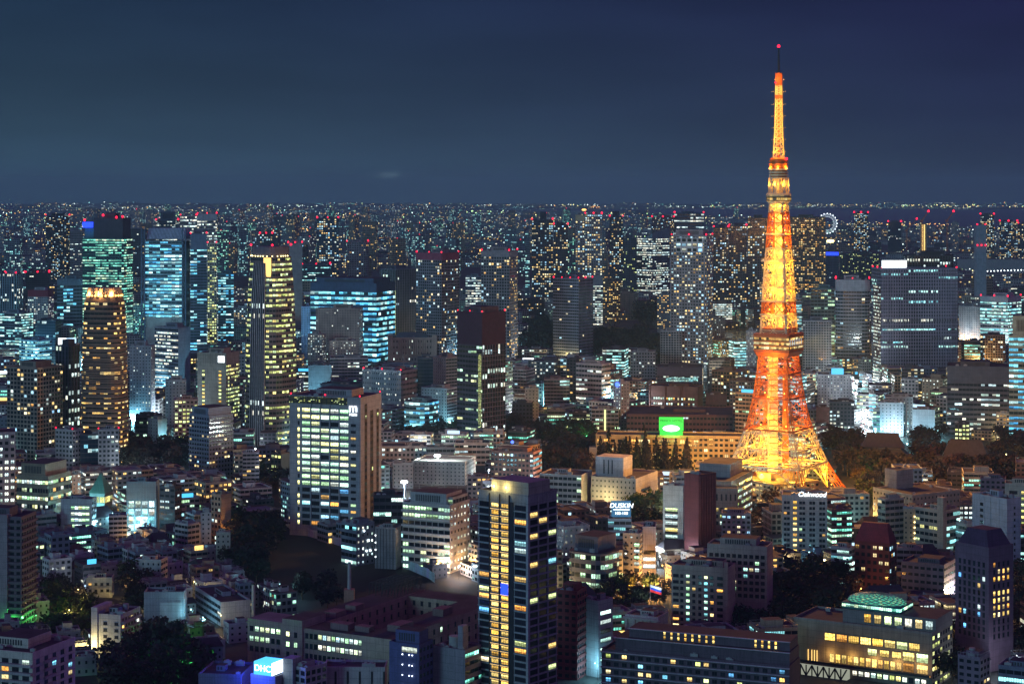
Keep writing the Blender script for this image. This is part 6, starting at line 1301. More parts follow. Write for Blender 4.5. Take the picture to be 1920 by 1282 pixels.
grove([(942,806),(942,838),(1110,838),(1110,816)], 30, 7, 10, 'dark tree below the teal-lit little offices', 'trees of the upper grove')
grove([(1560,838),(1570,890),(1610,905),(1640,880),(1600,838)], 34, 7, 10.5, 'dark tree in the temple wood beside the lattice tower', 'trees of the temple wood')
grove([(1640,880),(1650,925),(1900,930),(1900,890)], 60, 7, 10.5, 'dark tree in the wood before the temple halls', 'trees before the temple halls')
grove([(1715,822),(1715,870),(1765,880),(1765,825)], 20, 7, 10, 'dark tree between the two temple halls', 'trees between the temple halls')
grove([(1868,828),(1868,880),(1925,880),(1925,830)], 16, 7, 9, 'dark tree by the small temple gate', 'trees by the temple gate')
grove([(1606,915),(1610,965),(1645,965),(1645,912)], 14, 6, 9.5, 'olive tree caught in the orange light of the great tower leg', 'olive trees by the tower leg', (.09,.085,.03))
grove([(1455,1120),(1455,1190),(1592,1180),(1600,1120),(1560,1105)], 42, 6.5, 10, 'dark tree in the clump between the cream apartments and the lit hall', 'trees of the lower clump', (.045,.035,.03))
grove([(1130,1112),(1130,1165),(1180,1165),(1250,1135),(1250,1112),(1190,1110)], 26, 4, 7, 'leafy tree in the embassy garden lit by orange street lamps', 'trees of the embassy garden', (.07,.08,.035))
grove([(1350,1185),(1350,1205),(1460,1205),(1460,1180)], 12, 5, 7.5, 'dark tree at the foot of the cream apartment block', 'trees below the cream block')
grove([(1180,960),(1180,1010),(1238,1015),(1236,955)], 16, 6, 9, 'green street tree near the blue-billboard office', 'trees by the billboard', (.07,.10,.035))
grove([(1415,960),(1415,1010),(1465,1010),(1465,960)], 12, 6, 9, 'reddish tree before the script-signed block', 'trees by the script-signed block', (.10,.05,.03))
grove([(430,1005),(425,1075),(480,1100),(530,990)], 26, 7, 10, 'dark tree on the bank at the left of the dark lot', 'trees on the lot bank')
grove([(545,880),(485,900),(485,940),(545,935)], 14, 6, 9, 'dark tree left of the grey monogram tower', 'trees left of the monogram tower', (.06,.06,.03))
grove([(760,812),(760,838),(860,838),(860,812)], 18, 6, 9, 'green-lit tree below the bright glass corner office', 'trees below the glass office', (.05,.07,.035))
grove([(205,1250),(205,1320),(375,1330),(375,1255),(330,1242)], 22, 6.5, 10, 'dark tree in the wood along the bottom beside the cube-sign office', 'trees of the bottom wood')
grove([(92,1110),(92,1205),(150,1215),(175,1150),(140,1100)], 22, 4.5, 7, 'garden tree lit yellow by the path lamps near the pale house', 'trees of the lit garden', (.07,.075,.03))
grove([(235,1095),(235,1165),(275,1175),(280,1100)], 9, 6, 8, 'dark tree between the pale house and the blank grey hall', 'trees by the blank hall')
grove([(270,1195),(275,1225),(340,1235),(330,1190)], 8, 5, 7, 'dark tree below the blank grey hall', 'trees below the blank hall')
grove([(1470,1080),(1470,1110),(1560,1100),(1560,1070)], 8, 6, 8, 'dark tree behind the larger cream apartments', 'trees behind the larger cream block')
grove([(560,1105),(560,1138),(640,1145),(640,1110)], 10, 5, 7, 'dark tree behind the tan courtyard institute', 'trees behind the courtyard')
grove([(1745,1200),(1745,1290),(1800,1290),(1800,1200)], 10, 5, 8, 'dark tree beside the gold-lit terraced hall', 'trees beside the lit hall')
grove([(1890,1080),(1890,1260),(1925,1260),(1925,1080)], 12, 6, 9, 'dark tree at the right edge beside the dark purple tower', 'trees at the right edge')

# the three hundred trees that show largest stay things; the rest stand as one wood
allt = [o for o in list(C.objects) if o.parent is None and o.get('category') == 'tree']
allt.sort(key=lambda o: -([c for c in o.children if c.name.startswith('crown')][0].scale.x/o.location.y))
wd = MB()
for o in allt[290:]:
    a, ca, sa = o.rotation_euler.z, math.cos(o.rotation_euler.z), math.sin(o.rotation_euler.z)
    for ch in list(o.children):
        sc_, lo_ = ch.scale, ch.location
        base = len(wd.v)
        for v in ch.data.vertices:
            x, y, z = v.co.x*sc_.x+lo_.x, v.co.y*sc_.y+lo_.y, v.co.z*sc_.z+lo_.z
            wd.v.append((x*ca-y*sa+o.location.x, x*sa+y*ca+o.location.y, z))
        for p in ch.data.polygons: wd.f.append(tuple(base+i for i in p.vertices)); wd.uv.append([(0,0)]*len(p.vertices)); wd.mi.append(0)
        bpy.data.objects.remove(ch)
    bpy.data.objects.remove(o)
tag(wd.build('distant_woods', leaf, None, (.04,.034,.036)), 'far dark garden woods that read as one mass', 'woods', kind='stuff')

# ------------------------------------------------------------------ lamps and lights with poles
pm_ = MB(); pm_.cyl(0,0,0,8,.14,.08,8); pm_.bar((0,0,8),(1.3,0,8.5),.14); POLE = pm_.mesh('lamp_post', M['dark'])
LC = {'o': ('lo', (1,.45,.10), 'orange'), 'y': ('ly', (1,.74,.28), 'yellow'), 'w': ('lw', (.80,.95,1), 'white'), 'c': ('lc', (.32,.86,1), 'cyan'), 'g': ('lg', (.06,1,.12), 'green'), 'b': ('lb', (.05,.12,1), 'blue')}
def lamp(x, y, c, p, where, size=.35, z=0, hi=8.5):
    g = G(x, y); mk, col, nm = LC[c]; o = thing('street_lamp', f'{nm} street lamp on a dark pole {where}', 'street lamp', (g[0], g[1], z), R.uniform(0, 6), f'{nm} street lamps {where}')
    po = link('pole', POLE, o); k = g[1]/1500
    ball('lamp_head', o, (1.3, 0, 8.3), size*k*R.uniform(.8,1.25), mk)
    if p: lamp_light(o, (1.3, 0, 7.4-size*k), p, col, .5)
def lamps(pts, c, p, where, size=.35):
    for x, y in pts: lamp(x, y, c, p, where, size)
lamps([(1168,1082),(1182,1112),(1197,1086),(1218,1098),(1232,1112),(1246,1086),(1226,1124),(1204,1126),(1176,1126)], 'o', 1900, 'round the embassy junction', .5)
lamps([(1210,1075),(1240,1068),(1188,1072)], 'w', 900, 'at the top of the embassy junction', .5)
lamps([(368,1118),(376,1128),(384,1138),(392,1149),(400,1160),(408,1171),(416,1182),(424,1193)], 'y', 170, 'along the lane beside the striped school', .4)
lamps([(118,1180),(128,1172),(134,1164),(140,1150),(150,1158),(158,1150),(165,1142),(146,1132),(122,1186)], 'y', 260, 'in the garden below the pale house', .45)
lamps([(158,1114),(137,1080),(108,1056)], 'w', 300, 'beside the pale house', .4)
lamps([(354,1235),(356,1268)], 'g', 2600, 'inside the bottom wood', .6)
lamps([(20,1190),(67,1182)], 'g', 420, 'behind the white corner apartments', .5)
lamps([(96,1262),(150,1262),(165,1240)], 'y', 900, 'beside the white corner apartments', .4)
lamps([(358,1056),(370,1200),(310,1208),(362,1172),(378,1188)], 'c', 420, 'in the alleys by the blank grey hall', .45)
lamps([(178,1000),(214,985),(246,1010),(262,1002),(186,978)], 'c', 900, 'under the blue-white slab flats', .5)
lamps([(256,1022),(228,1008)], 'o', 500, 'at the foot of the cyan glass-walled office', .5)
lamps([(430,1020),(441,1014),(436,1030)], 'o', 700, 'on the lane by the thin pale block', .5)
lamps([(342,836),(330,842),(318,846),(350,842)], 'c', 2600, 'below the pale yellow-lit block', .6)
lamps([(20,665),(45,668),(70,690),(110,700),(30,690),(8,660)], 'c', 12000, 'by the low teal-lit office strip', .8)
lamps([(15,625),(55,630),(90,618),(130,700),(150,690),(60,716),(25,720),(262,640),(255,700),(300,690),(310,745),(420,655),(438,700),(600,708),(660,720)], 'c', 14000, 'added for cyan glow below the left towers', .9)  # lamps added for the teal glow that lit signage gives here
lamps([(1590,716),(1597,734),(1604,752),(1612,770),(1616,788),(1620,806),(1630,770),(1632,790),(1634,808),(1614,722)], 'w', 3200, 'lining the bright avenue', 1.0)
lamps([(1600,722),(1606,740),(1610,758),(1615,776),(1622,794),(1628,812),(1608,728),(1620,760),(1626,782)], 'w', 2600, 'down the middle of the bright avenue', .9)
lamps([(1594,842),(1652,845),(1742,862),(1776,856),(1700,850)], 'c', 900, 'among the temple trees', .55)
lamps([(1648,900),(1612,928)], 'g', 700, 'at the edge of the temple wood', .6)
lamps([(1884,870),(1872,852),(1900,858)], 'y', 900, 'by the small temple gate', .55)
lamps([(1088,830),(1098,838),(1102,834)], 'g', 900, 'in the upper grove', .55)
lamps([(842,823),(852,806),(836,812),(780,818)], 'c', 1800, 'below the bright glass corner office', .55)
lamps([(940,905),(905,920),(916,900),(930,918)], 'w', 1200, 'around the white terraced building', .5)
lamps([(880,1072),(892,1066),(862,1080),(845,1078),(820,1076)], 'o', 700, 'on the street below the stepped green office', .5)
lamps([(860,1086),(835,1080),(900,1078)], 'w', 900, 'at the end of the hoarding', .5)
lamps([(1562,1170),(1545,1178),(1575,1158),(1598,1140),(1612,1130)], 'o', 420, 'on the slope beside the dark tree clump', .5)
lamps([(1545,985),(1560,975),(1580,985),(1596,990),(1608,980),(1622,985)], 'y', 700, 'on the street under the great tower leg', .5)
lamps([(1570,1000),(1600,1005),(1555,1010)], 'c', 800, 'on the street by the white curved block', .5)
lamps([(1480,1040),(1458,1050),(1520,1060)], 'c', 500, 'below the script-signed block', .45)
lamps([(1300,1060),(1280,1045),(1235,1050),(1240,1030)], 'w', 900, 'below the white framed office', .45)
lamps([(1100,1260),(1120,1275),(1085,1272)], 'c', 700, 'below the slim grey office', .4)
lamps([(1690,1195),(1760,1240),(1770,1215),(1782,1230)], 'o', 380, 'along the stair beside the lit hall', .45)
lamps([(1880,1270),(1850,1275),(1905,1262)], 'w', 350, 'at the bottom right corner', .4)
lamps([(1650,820),(1680,822),(1700,826),(1760,824),(1640,826)], 'c', 1500, 'behind the great temple hall', .6)
lamps([(710,955),(735,950),(820,940)], 'c', 900, 'beside the sports field', .45)
lamps([(502,1125),(526,1122)], 'c', 900, 'on the bank behind the courtyard', .5)
MID = [(x, y) for x, y in ((60,790),(100,745),(250,800),(300,760),(500,700),(560,800),(640,690),(700,790),(740,800),(880,650),(940,700),(980,720),(1030,750),(1060,690),(1150,760),(1200,740),(1330,720),(1370,760),(1420,740),(1560,750),(1680,740),(1740,750),(1850,700),(1880,740),(1020,700),(840,690),(540,900),(480,860),(300,900),(200,900),(60,985),(110,960),(420,880),(920,780),(880,845),(1100,1010),(1060,1000),(1130,960))]
for i, (x, y) in enumerate(MID): lamp(x, y, 'cwcwcyco'[i%8], 4200 if y < 830 else 1500, f'in the side streets of the middle city', .55)

def mast(x, y, hgt, p, label, col=(.8,.9,1), mk='lw', r=1.25):
    g = G(x, y); o = thing('floodlight_mast', label, 'floodlight', (g[0], g[1], 0))
    m = MB(); m.cyl(0,0,0,hgt,.25,.15,8); m.build('mast', M['steel'], o)
    m = MB(); m.box(-1.6,-.3,hgt-.4,1.6,.3,hgt+1.0,bottom=True); hd = m.build('lamp_rack', M['dark'], o)
    for k in (-1, 0, 1): ball('lamp', hd, (k*r*1.3, -.6, hgt+.3), r*(1 if k == 0 else .8), mk)
    lamp_light(o, (0, -2.4, hgt+.2), p, col, 1)
mast(758, 945, 16, 34000, 'blazing blue-white floodlight over the sports field behind the grey monogram tower', (.6,.72,1))
mast(820, 905, 21, 24000, 'brilliant greenish-white floodlight above the school gymnasium', (.85,1,.85))
mast(1557, 462, 20, 0, 'piercing yellow lamp by the far waterfront below the Ferris wheel', (1,.8,.3), 'ly', 7)
mast(1905, 560, 16, 0, 'starry white floodlight above the cyan striped right office', (.9,1,.9), 'lw', 3.2)
mast(896, 480, 18, 0, 'orange floodlight glaring between far towers', (1,.6,.2), 'lo', 4.5)
mast(1095, 400, 30, 0, 'pair of orange port lamps on the far shore above the gold-capped tower', (1,.6,.2), 'lo', 9)
# nets of the sports field
g0 = G(770, 945); nf = thing('net_fence', 'tall wire net with posts round the floodlit sports field', 'net fence', g0)
pts = [Vector(G(x, y))-Vector(g0) for x, y in ((762,930),(905,925),(885,960),(770,962))]
for a, b in zip(pts, pts[1:]):
    for i in range(6): p = a.lerp(b, i/6); m = MB(); m.bar(p, p+Vector((0,0,11)), .2); m.build('net_post', M['steel'], nf)
    m = MB()
    for k in range(6): m.bar(a+Vector((0,0,2+1.8*k)), b+Vector((0,0,2+1.8*k)), .07)
    m.build('wire_net', M['steel'], nf)

# ------------------------------------------------------------------ Ferris wheel, cranes, bridge, flag, cars
Yw = 8600; Xw = (1551-960)/F*Yw; zc = H-(419-HY)*Yw/F; rw_ = 17.5*Yw/F
fw = thing('ferris_wheel', 'white-lit Ferris wheel peeping out beside the broad gold-lit flats', 'Ferris wheel', (Xw, Yw, 0)); wl = glow('wheel_tube_light', (.7,.85,1), .62)
for q, kk in (('rim', 1.0), ('inner_rim', .72)):
    m = MB()
    for i in range(40): a, b = i/40*6.2832, (i+1)/40*6.2832; m.bar((rw_*kk*math.cos(a),0,zc+rw_*kk*math.sin(a)), (rw_*kk*math.cos(b),0,zc+rw_*kk*math.sin(b)), 2.2)
    m.build(q, wl, fw)
for i in range(20):
    m = MB(); a, b = i/20*6.2832, (i+.5)/20*6.2832
    m.bar((rw_*.72*math.cos(a),0,zc+rw_*.72*math.sin(a)), (rw_*math.cos(b),0,zc+rw_*math.sin(b)), 1.3); m.bar((rw_*.72*math.cos(a),0,zc+rw_*.72*math.sin(a)), (rw_*math.cos(b-.3),0,zc+rw_*math.sin(b-.3)), 1.3); m.build('spoke', wl, fw)
for i in range(20): a = i/20*6.2832; ball('gondola', fw, (rw_*1.06*math.cos(a), 0, zc+rw_*1.06*math.sin(a)), 2.4, 'signw')
m = MB(); m.bar((-26,0,0),(0,0,zc),3); m.bar((26,0,0),(0,0,zc),3); m.build('support', M['steel'], fw)
def crane(x, yb, xt, yt, label, xj, yj):
    g = G(x, yb); k = g[1]/F; o = thing('tower_crane', label, 'crane', (g[0], g[1], 0)); h = (yb-yt)*k
    m = MB()
    for sx in (-2, 2): m.bar((sx,0,0),(sx,0,h),1.2)
    for i in range(16): m.bar((-2 if i%2 else 2,0,h*i/16),(2 if i%2 else -2,0,h*(i+1)/16),.9)
    m.build('mast', M['tor'], o); m = MB(); m.bar((0,0,h),((xj-x)*k,0,(yb-yj)*k),2.0); m.bar((0,0,h+5),((xj-x)*k,0,(yb-yj)*k),1.0); m.build('jib', M['tor'], o)
    m = MB(); m.box(-6,-2,h-3,3,2,h+3); m.build('cab', M['tor'], o); ball('beacon', o, ((xj-x)*k,0,(yb-yj)*k+2), 3.6, 'red')
crane(1729, 482, 1729, 414, 'red-lamped crane leaning right over the gold-strip core tower', 1741, 397)
crane(1776, 482, 1776, 414, 'second red-lamped crane leaning right, near the pale far tower', 1788, 397)
crane(1700, 470, 1700, 432, 'short crane with a red lamp left of the gold-strip core tower', 1719, 411)
g1, g2 = G(1780, 528), G(2050, 522); br_ = thing('road_bridge', 'long far road bridge strung with a line of white lamps', 'bridge', g1)
d = Vector(g2)-Vector(g1); m = MB(); m.bar((0,0,16), d+Vector((0,0,22)), 5); m.build('deck', M['conc'], br_)
for i in range(8): p = d*(i/7); m = MB(); m.bar(p, p+Vector((0,0,16)), 4); m.build('pier', M['conc'], br_)
for i in range(44): p = d*(i/43); ball('bridge_lamp', br_, (p.x, p.y-4, 22+6*i/43), 1.25, 'lw')
g0 = G(1219, 1150); fl = thing('flag_pole', 'white-blue-red striped flag flying from a pole beside the white pavilion', 'flag', (g0[0], g0[1], 0))
m = MB(); m.cyl(0,0,0,16,.14,.09,8); m.build('pole', M['conc'], fl)
fb = MB()
for k in range(3):
    for i in range(8):
        f_ = lambda i, k: (.1+i*.75, .35*math.sin(i*.9), 15.6-i*.22-k*1.25)
        fb.quad([f_(i,k+1), f_(i+1,k+1), f_(i+1,k), f_(i,k)], mi=k)
fb.build('flag', [plain('white_cloth',(.8,.8,.8),var=.05), plain('blue_cloth',(.03,.08,.5),var=.05), plain('red_cloth',(.6,.03,.03),var=.05)], fl)
g0 = G(1222, 1148); lamp_light(fl, (4, -6, 12), 300, (.7,.85,1), .3)
def make_car():
    t = thing('parked_car', 'car', 'car'); m = MB(); m.prism([(-2.2,-.85),(2.2,-.85),(2.2,.85),(-2.2,.85)], .35, .85, 0, 0, q=[(-2.1,-.82),(2.1,-.82),(2.1,.82),(-2.1,.82)]); m.prism([(-1.7,-.75),(1.2,-.75),(1.2,.75),(-1.7,.75)], .85, 1.45, 0, 0, q=[(-1.25,-.62),(.6,-.62),(.6,.62),(-1.25,.62)]); m.build('body', painted('car_paint', .3, .05), t, (.4,.4,.42))
    m = MB(); m.prism([(-1.6,-.78),(1.1,-.78),(1.1,.78),(-1.6,.78)], .9, 1.32, 0, 0, q=[(-1.3,-.67),(.72,-.67),(.72,.67),(-1.3,.67)]); m.build('window', WM['dark'], t)
    for x in (-1.35, 1.35):
        for y in (-.86, .70):
            m = MB(); p = [(x+.34*math.cos(a*.524), .36+.34*math.sin(a*.524)) for a in range(12)]
            for i in range(12): j = (i+1)%12; m.quad([(p[i][0],y,p[i][1]),(p[j][0],y,p[j][1]),(p[j][0],y+.18,p[j][1]),(p[i][0],y+.18,p[i][1])])
            m.quad([(a,y,b) for a, b in p]); m.quad([(a,y+.18,b) for a, b in p[::-1]]); m.build('wheel', M['dark'], t)
    for y in (-.6, .6): ball('headlight', t, (2.2, y, .65), .24, 'lw'); ball('taillight', t, (-2.2, y, .7), .2, 'red')
    return t
car = make_car(); first = True
def put_car(x, y, rz, label, group, col, z=.35):
    global first
    o = car if first else copy_tree(car); first = False; g = G(x, y); o.location = (g[0], g[1], z); o.rotation_euler = (0,0,rz); o['label'] = label; o['group'] = group
    for ch in o.children:
        if ch.name.startswith('body'): ch.color = (*col, 1)
cc = [((.6,.6,.6),'pale'),((.05,.05,.06),'black'),((.3,.3,.33),'grey'),((.5,.05,.05),'red')]
for i, (x, y, a) in enumerate(((1180,1090,.3),(1190,1096,.3),(1202,1084,.3),(1216,1090,3.4),(1230,1096,3.4),(1244,1092,.3),(1212,1108,1.9),(1222,1118,1.9))):
    c, nm = cc[i%4]; put_car(x, y, a, f'{nm} car with lamps on, number {i+1} from the west across the embassy junction' if False else f'{nm} car crossing the orange-lit embassy junction, ' + ('upper row' if y < 1092 else 'lower row') + f', beside {["the narrow cream flats","the white slim office","the crossing stripes","the round office","the cream apartment block","the corner lamp","the garden trees","the garden gate"][i]}', 'cars at the embassy junction', c)
for i in range(44):
    f_ = i/44; x, y = 1595+f_*22+(1,5,9,3)[i%4], 710+f_*112; c, nm = cc[i%4]; put_car(x, y, -1.32 if i%2 else 1.82, 'small car with glaring lamps queued on the bright avenue', 'cars queued on the bright avenue', c)
from mathutils import noise

# ------------------------------------------------------------------ the rest of the city
for P in FREE: pass
KEEP = [(478,812,1092),(1160,1270,1118),(1590,1645,832),(975,1240,655),(1525,1900,880),(1010,1300,893),(1390,1602,928),(1120,1250,1150),(1455,1600,1180),(90,230,1185),(220,350,880),(1336,1420,640),(945,1100,608),(370,432,1205),(715,900,945)]
def sep(A, B):
    for P in (A, B):
        for i in range(len(P)):
            (x0, y0), (x1, y1) = P[i-1], P[i]; nx, ny = y1-y0, x0-x1
            a = [x*nx+y*ny for x, y in A]; b = [x*nx+y*ny for x, y in B]
            if max(a) < min(b) or max(b) < min(a): return True
    return False
def proj(x, Y, z=0): return 960+F*x/Y, HY+F*(H-z)/Y
rd = random.Random(2024)
def quad_fp(cx, cy_, w, d, t):
    c, s = math.cos(t), math.sin(t); return [(cx+x*c-y*s, cy_+x*s+y*c) for x, y in ((-w,-d),(w,-d),(w,d),(-w,d))]
FPB = [(f[0], min(p[0] for p in f[0])-30, max(p[0] for p in f[0])+30, min(p[1] for p in f[0])-30, max(p[1] for p in f[0])+30, f) for f in FOOT if len(f[0]) >= 3]
def limit(xa, xb, Y, x, yb):
    """largest height that leaves what stands behind in view"""
    lim = 0
    for f in FOOT:
        if f[6] > Y and f[1] < xb and f[2] > xa: lim = max(lim, f[4])
    for a, b, k in KEEP:
        if a < xb and b > xa and yb > k: lim = max(lim, k)
    return (H-(lim-HY)*Y/F) if lim else 1e9
cand = []
Y = 945.0
while Y < 3700:
    X = -.27*Y
    while X < .27*Y:
        cell = 24+(Y-945)*.010
        if Y < 1330 and X < -.105*Y: cell = 16.5
        x, y = X+rd.uniform(-.15,.15)*cell, Y+rd.uniform(-.15,.15)*cell; X += cell
        px, py = proj(x, y)
        w, d = cell*rd.uniform(.26,.44), cell*rd.uniform(.26,.44); t = .35*math.sin(x*.004+y*.002)+.25*math.cos(y*.005)+rd.uniform(-.08,.08)
        if any(inpoly(x, y, P) for P in FREE): continue
        near = [b for b in FPB if b[1] < x < b[2] and b[3] < y < b[4]]
        ok = False
        for _ in range(3):
            fp = quad_fp(x, y, w+1, d+1, t)
            if all(sep(fp, b[0]) for b in near): ok = True; break
            w *= .72; d *= .72
        if not ok or min(w, d) < 3: continue
        if any((x-a)**2+(y-b)**2 < (max(w, d)+.5*c)**2 for a, b, c in TREES): continue
        q = rd.random()
        if py > 960 and px < 520: h = rd.choice([6,7,8,9,10,12,14,18])*rd.uniform(.9,1.1)
        elif py > 900: h = rd.choice([9,12,14,18,22,26,32])*rd.uniform(.9,1.1)
        else: h = rd.choice([12,16,20,24,28,34,42,50])*rd.uniform(.85,1.15)
        xs = [proj(*p)[0] for p in fp]
        if max(xs) < -10 or min(xs) > 1930: continue
        hm = limit(min(xs), max(xs), y-d, x, proj(x, y-d)[1]); h = min(h, hm)
        if h < 4.5: continue
        cand.append((x, y, w, d, t, h, px, py, (max(xs)-min(xs))*h*F/y))
    Y += 17 if Y < 1330 else cell
# hidden behind a nearer building of the hand-made ones?
def hidden(c):
    x, y, w, d, t, h, px, py, s = c; top = proj(x, y, h)[1]
    for f in FOOT:
        if f[6] < y-10 and f[1] < px-3 and f[2] > px+3 and f[3] < top-2: return True
    return False
vis = [c for c in cand if not hidden(c)]
vis.sort(key=lambda c: -c[8]*(1.6 if c[7] > 900 else 1))
LM = [(f[5], (f[1]+f[2])/2, f[4]+.0, f[2]-f[1]) for f in FOOT if f[5]]
TINT = [('grey',(.28,.29,.32)),('pale grey',(.40,.41,.44)),('beige',(.38,.34,.28)),('brown',(.18,.11,.09)),('blue-grey',(.20,.25,.33)),('white',(.52,.54,.56)),('dark',(.08,.075,.10)),('tan',(.32,.25,.19))]
used = {}
count = {}
stuffc = list(set(cand)-set(vis))
seen_n = 0
for c in vis:
    x, y, w, d, t, h, px, py, s = c
    house = h < 11 and py > 940
    kind = 'house' if house else 'apartment_building' if rd.random() < .5 else 'office_building'
    lim_ = {'house': 230, 'apartment_building': 200, 'office_building': 150}[kind]
    if count.get(kind, 0) >= lim_: stuffc.append(c); continue
    count[kind] = count.get(kind, 0)+1
    tn, col = rd.choice(TINT if px < 1250 or rd.random() < .5 else [TINT[3], TINT[7], TINT[6], TINT[2]])
    if py > 940 and px < 520 and rd.random() < .6: tn, col = rd.choice([TINT[1], TINT[5], TINT[4], TINT[0]])
    if house: sty, lit = 'BL', rd.choice([.0,.06,.15,.3])
    elif kind == 'apartment_building': sty, lit = rd.choice(['RM','RB','RG','RW','BL']), rd.choice([.12,.2,.32,.5])
    else: sty, lit = rd.choice(['OC','OG','OW','OP','OT','DK']), rd.choice([.35,.55,.75,.95])
    if py > 960 and px < 520: lit *= .45
    lw = 'unlit' if lit < .04 else 'few-windowed' if lit < .2 else 'half-lit' if lit < .5 else 'brightly lit'
    o = thing(kind, 'x', kind.replace('_', ' '), (x, y, 0), t); o.color = (*col, lit)
    nf_ = max(1, round(h/3.4)); m = MB(); m.prism([(-w,-d),(w,-d),(w,d),(-w,d)], 0, h, 0, 1, 3.3, h/nf_, True, None, (rd.randint(0,300), rd.randint(0,300)))
    flatr = rd.choice(['roof','roof','roofl'])
    m.build('wall', [FM[sty], M[flatr]], o)
    gable = house and rd.random() < .25
    if gable:
        m = MB(); e = .5; g = h+min(w, d)*.75
        a, b = (w+e, d+e)
        P = [(-a,-b,h+.05),(a,-b,h+.05),(a,b,h+.05),(-a,b,h+.05)]; r0, r1 = (-a*.75,0,g), (a*.75,0,g)
        m.quad([P[0],P[1],r1,r0]); m.quad([P[2],P[3],r0,r1]); m.quad([P[1],P[2],r1]); m.quad([P[3],P[0],r0]); m.build('roof', M['tile'], o); feat = 'tiled hip roof'
    else:
        m = MB(); 
        for bx in ((-w,-d,w,-d+.35),(-w,d-.35,w,d),(-w,-d+.35,-w+.35,d-.35),(w-.35,-d+.35,w,d-.35)): m.box(bx[0]+(-.02 if bx[0]<0 else 0),bx[1]-.02,h,bx[2]+.02,bx[3],h+.9)
        m.build('parapet', M['paint'], o)
        k = rd.random(); feat = 'flat roof'
        if k < .75:
            a, b, hh = w*rd.uniform(.25,.5), d*rd.uniform(.25,.5), rd.uniform(2.4,4.2); ox, oy = rd.uniform(-.4,.4)*w, rd.uniform(-.3,.45)*d
            m = MB(); m.prism([(ox-a,oy-b),(ox+a,oy-b),(ox+a,oy+b),(ox-a,oy+b)], h, h+hh, 0, 1); m.build('machine_room', [M['paint'], M['roof']], o); feat = 'rooftop machine room'
        if rd.random() < .45 and py > 800:
            m = MB(); xx, yy = rd.uniform(-.6,.6)*w, -d*.55; m.cyl(xx,yy,h+.8,h+2.8,1.0,n=10); m.bar((xx,yy,h),(xx,yy,h+.8),.8); m.build('water_tank', M['steel'], o); feat = 'rooftop water tank'
        for q in range(rd.randint(1,4) if py > 850 else 0):
            m = MB(); xx, yy = rd.uniform(-.8,.8)*w, rd.uniform(.5,.85)*d*rd.choice((-1,1)); m.box(xx-.9,yy-.5,h,xx+.9,yy+.5,h+1.3); m.build('air_conditioner', M['steel'], o)
        if py > 900 and rd.random() < .4:
            m = MB(); z1 = h+1.9
            for a, b in (((-w,-d),(w,-d)),((w,-d),(w,d)),((w,d),(-w,d)),((-w,d),(-w,-d))):
                m.bar((*a,z1),(*b,z1),.12)
                for q in range(6): m.bar((a[0]+(b[0]-a[0])*q/6,a[1]+(b[1]-a[1])*q/6,h+.9),(a[0]+(b[0]-a[0])*q/6,a[1]+(b[1]-a[1])*q/6,z1),.1)
            m.build('railing', M['steel'], o)
        if py > 880 and rd.random() < .6:
            m = MB(); xx = rd.uniform(-.8,.5)*w
            for q in range(rd.randint(1,3)): m.bar((xx+q*.5,-d*.7,h+.35),(xx+q*.5,d*.7,h+.35),.25)
            m.build('roof_pipe', M['steel'], o)
        if sty == 'RB' and py > 900:
            for q in range(1, nf_): m = MB(); z = q*h/nf_; m.box(-w,-d-1,z-.1,w,-d-.02,z+.9,bottom=True); m.build('balcony', M['paint'], o)
        if sty in ('OC','OG','OW') and rd.random() < .3:
            m = MB(); m.box(-w*.5,-d+.3,h+.9,w*.5,-d+.7,h+3.6,bottom=True); sg = rd.choice(['signw','signc','signp','gold']); m.build('roof_sign', M[sg], o); feat = 'glowing roof sign'
    if not house and rd.random() < .5:
        m = MB(); m.box(-w*.9,-d-.35,.6,w*.9,-d-.03,3.4,bottom=True); m.build('added_glow_strip', M[rd.choice(['signw','signc','signp','gold','limes','signp'])], o)  # glowing strip added at street level to brighten the gaps
    L_ = min(LM, key=lambda l: (abs(l[1]-px)-l[3]*.3)**2+((l[2]-py)*1.6)**2)
    dx, dy = px-L_[1], py-L_[2]
    rel = 'in front of' if dy > 0 and abs(dx) < L_[3]*.5+20 else 'behind' if abs(dx) < L_[3]*.5 else 'left of' if dx < 0 else 'right of'
    size = 'low' if h < 8 else 'small' if h < 14 else 'mid-height' if h < 24 else 'tall'
    shp = 'narrow ' if w < d*.75 else 'wide ' if w > d*1.4 else ''
    base = f"{size} {shp}{lw} {tn} {kind.replace('_building',' block')} with {feat}, {rel} the {L_[0]}"
    used.setdefault(base, []).append((o, math.hypot(dx, dy)))
ORD = ['nearest', 'second nearest', 'third nearest', 'fourth nearest', 'fifth nearest', 'sixth nearest', 'seventh nearest', 'eighth nearest']
for base, lst in used.items():
    lst.sort(key=lambda e: e[1])
    for i, (o, _) in enumerate(lst):
        l = base if len(lst) == 1 else f"{ORD[min(i,7)]} {base}"
        ws = l.split()
        for a_, b_ in (('rooftop ', 'roof '), (' with flat roof', ''), (' with roof machine room', ''), (' with glowing roof sign', ', roof sign'), (' with roof water tank', ', roof tank'), ('right of the', 'beside the'), ('mid-height ', ''), (' nearest', ''), (' with tiled hip roof', '')):
            if len(l.split()) > 16: l = l.replace(a_, b_)
        o['label'] = l
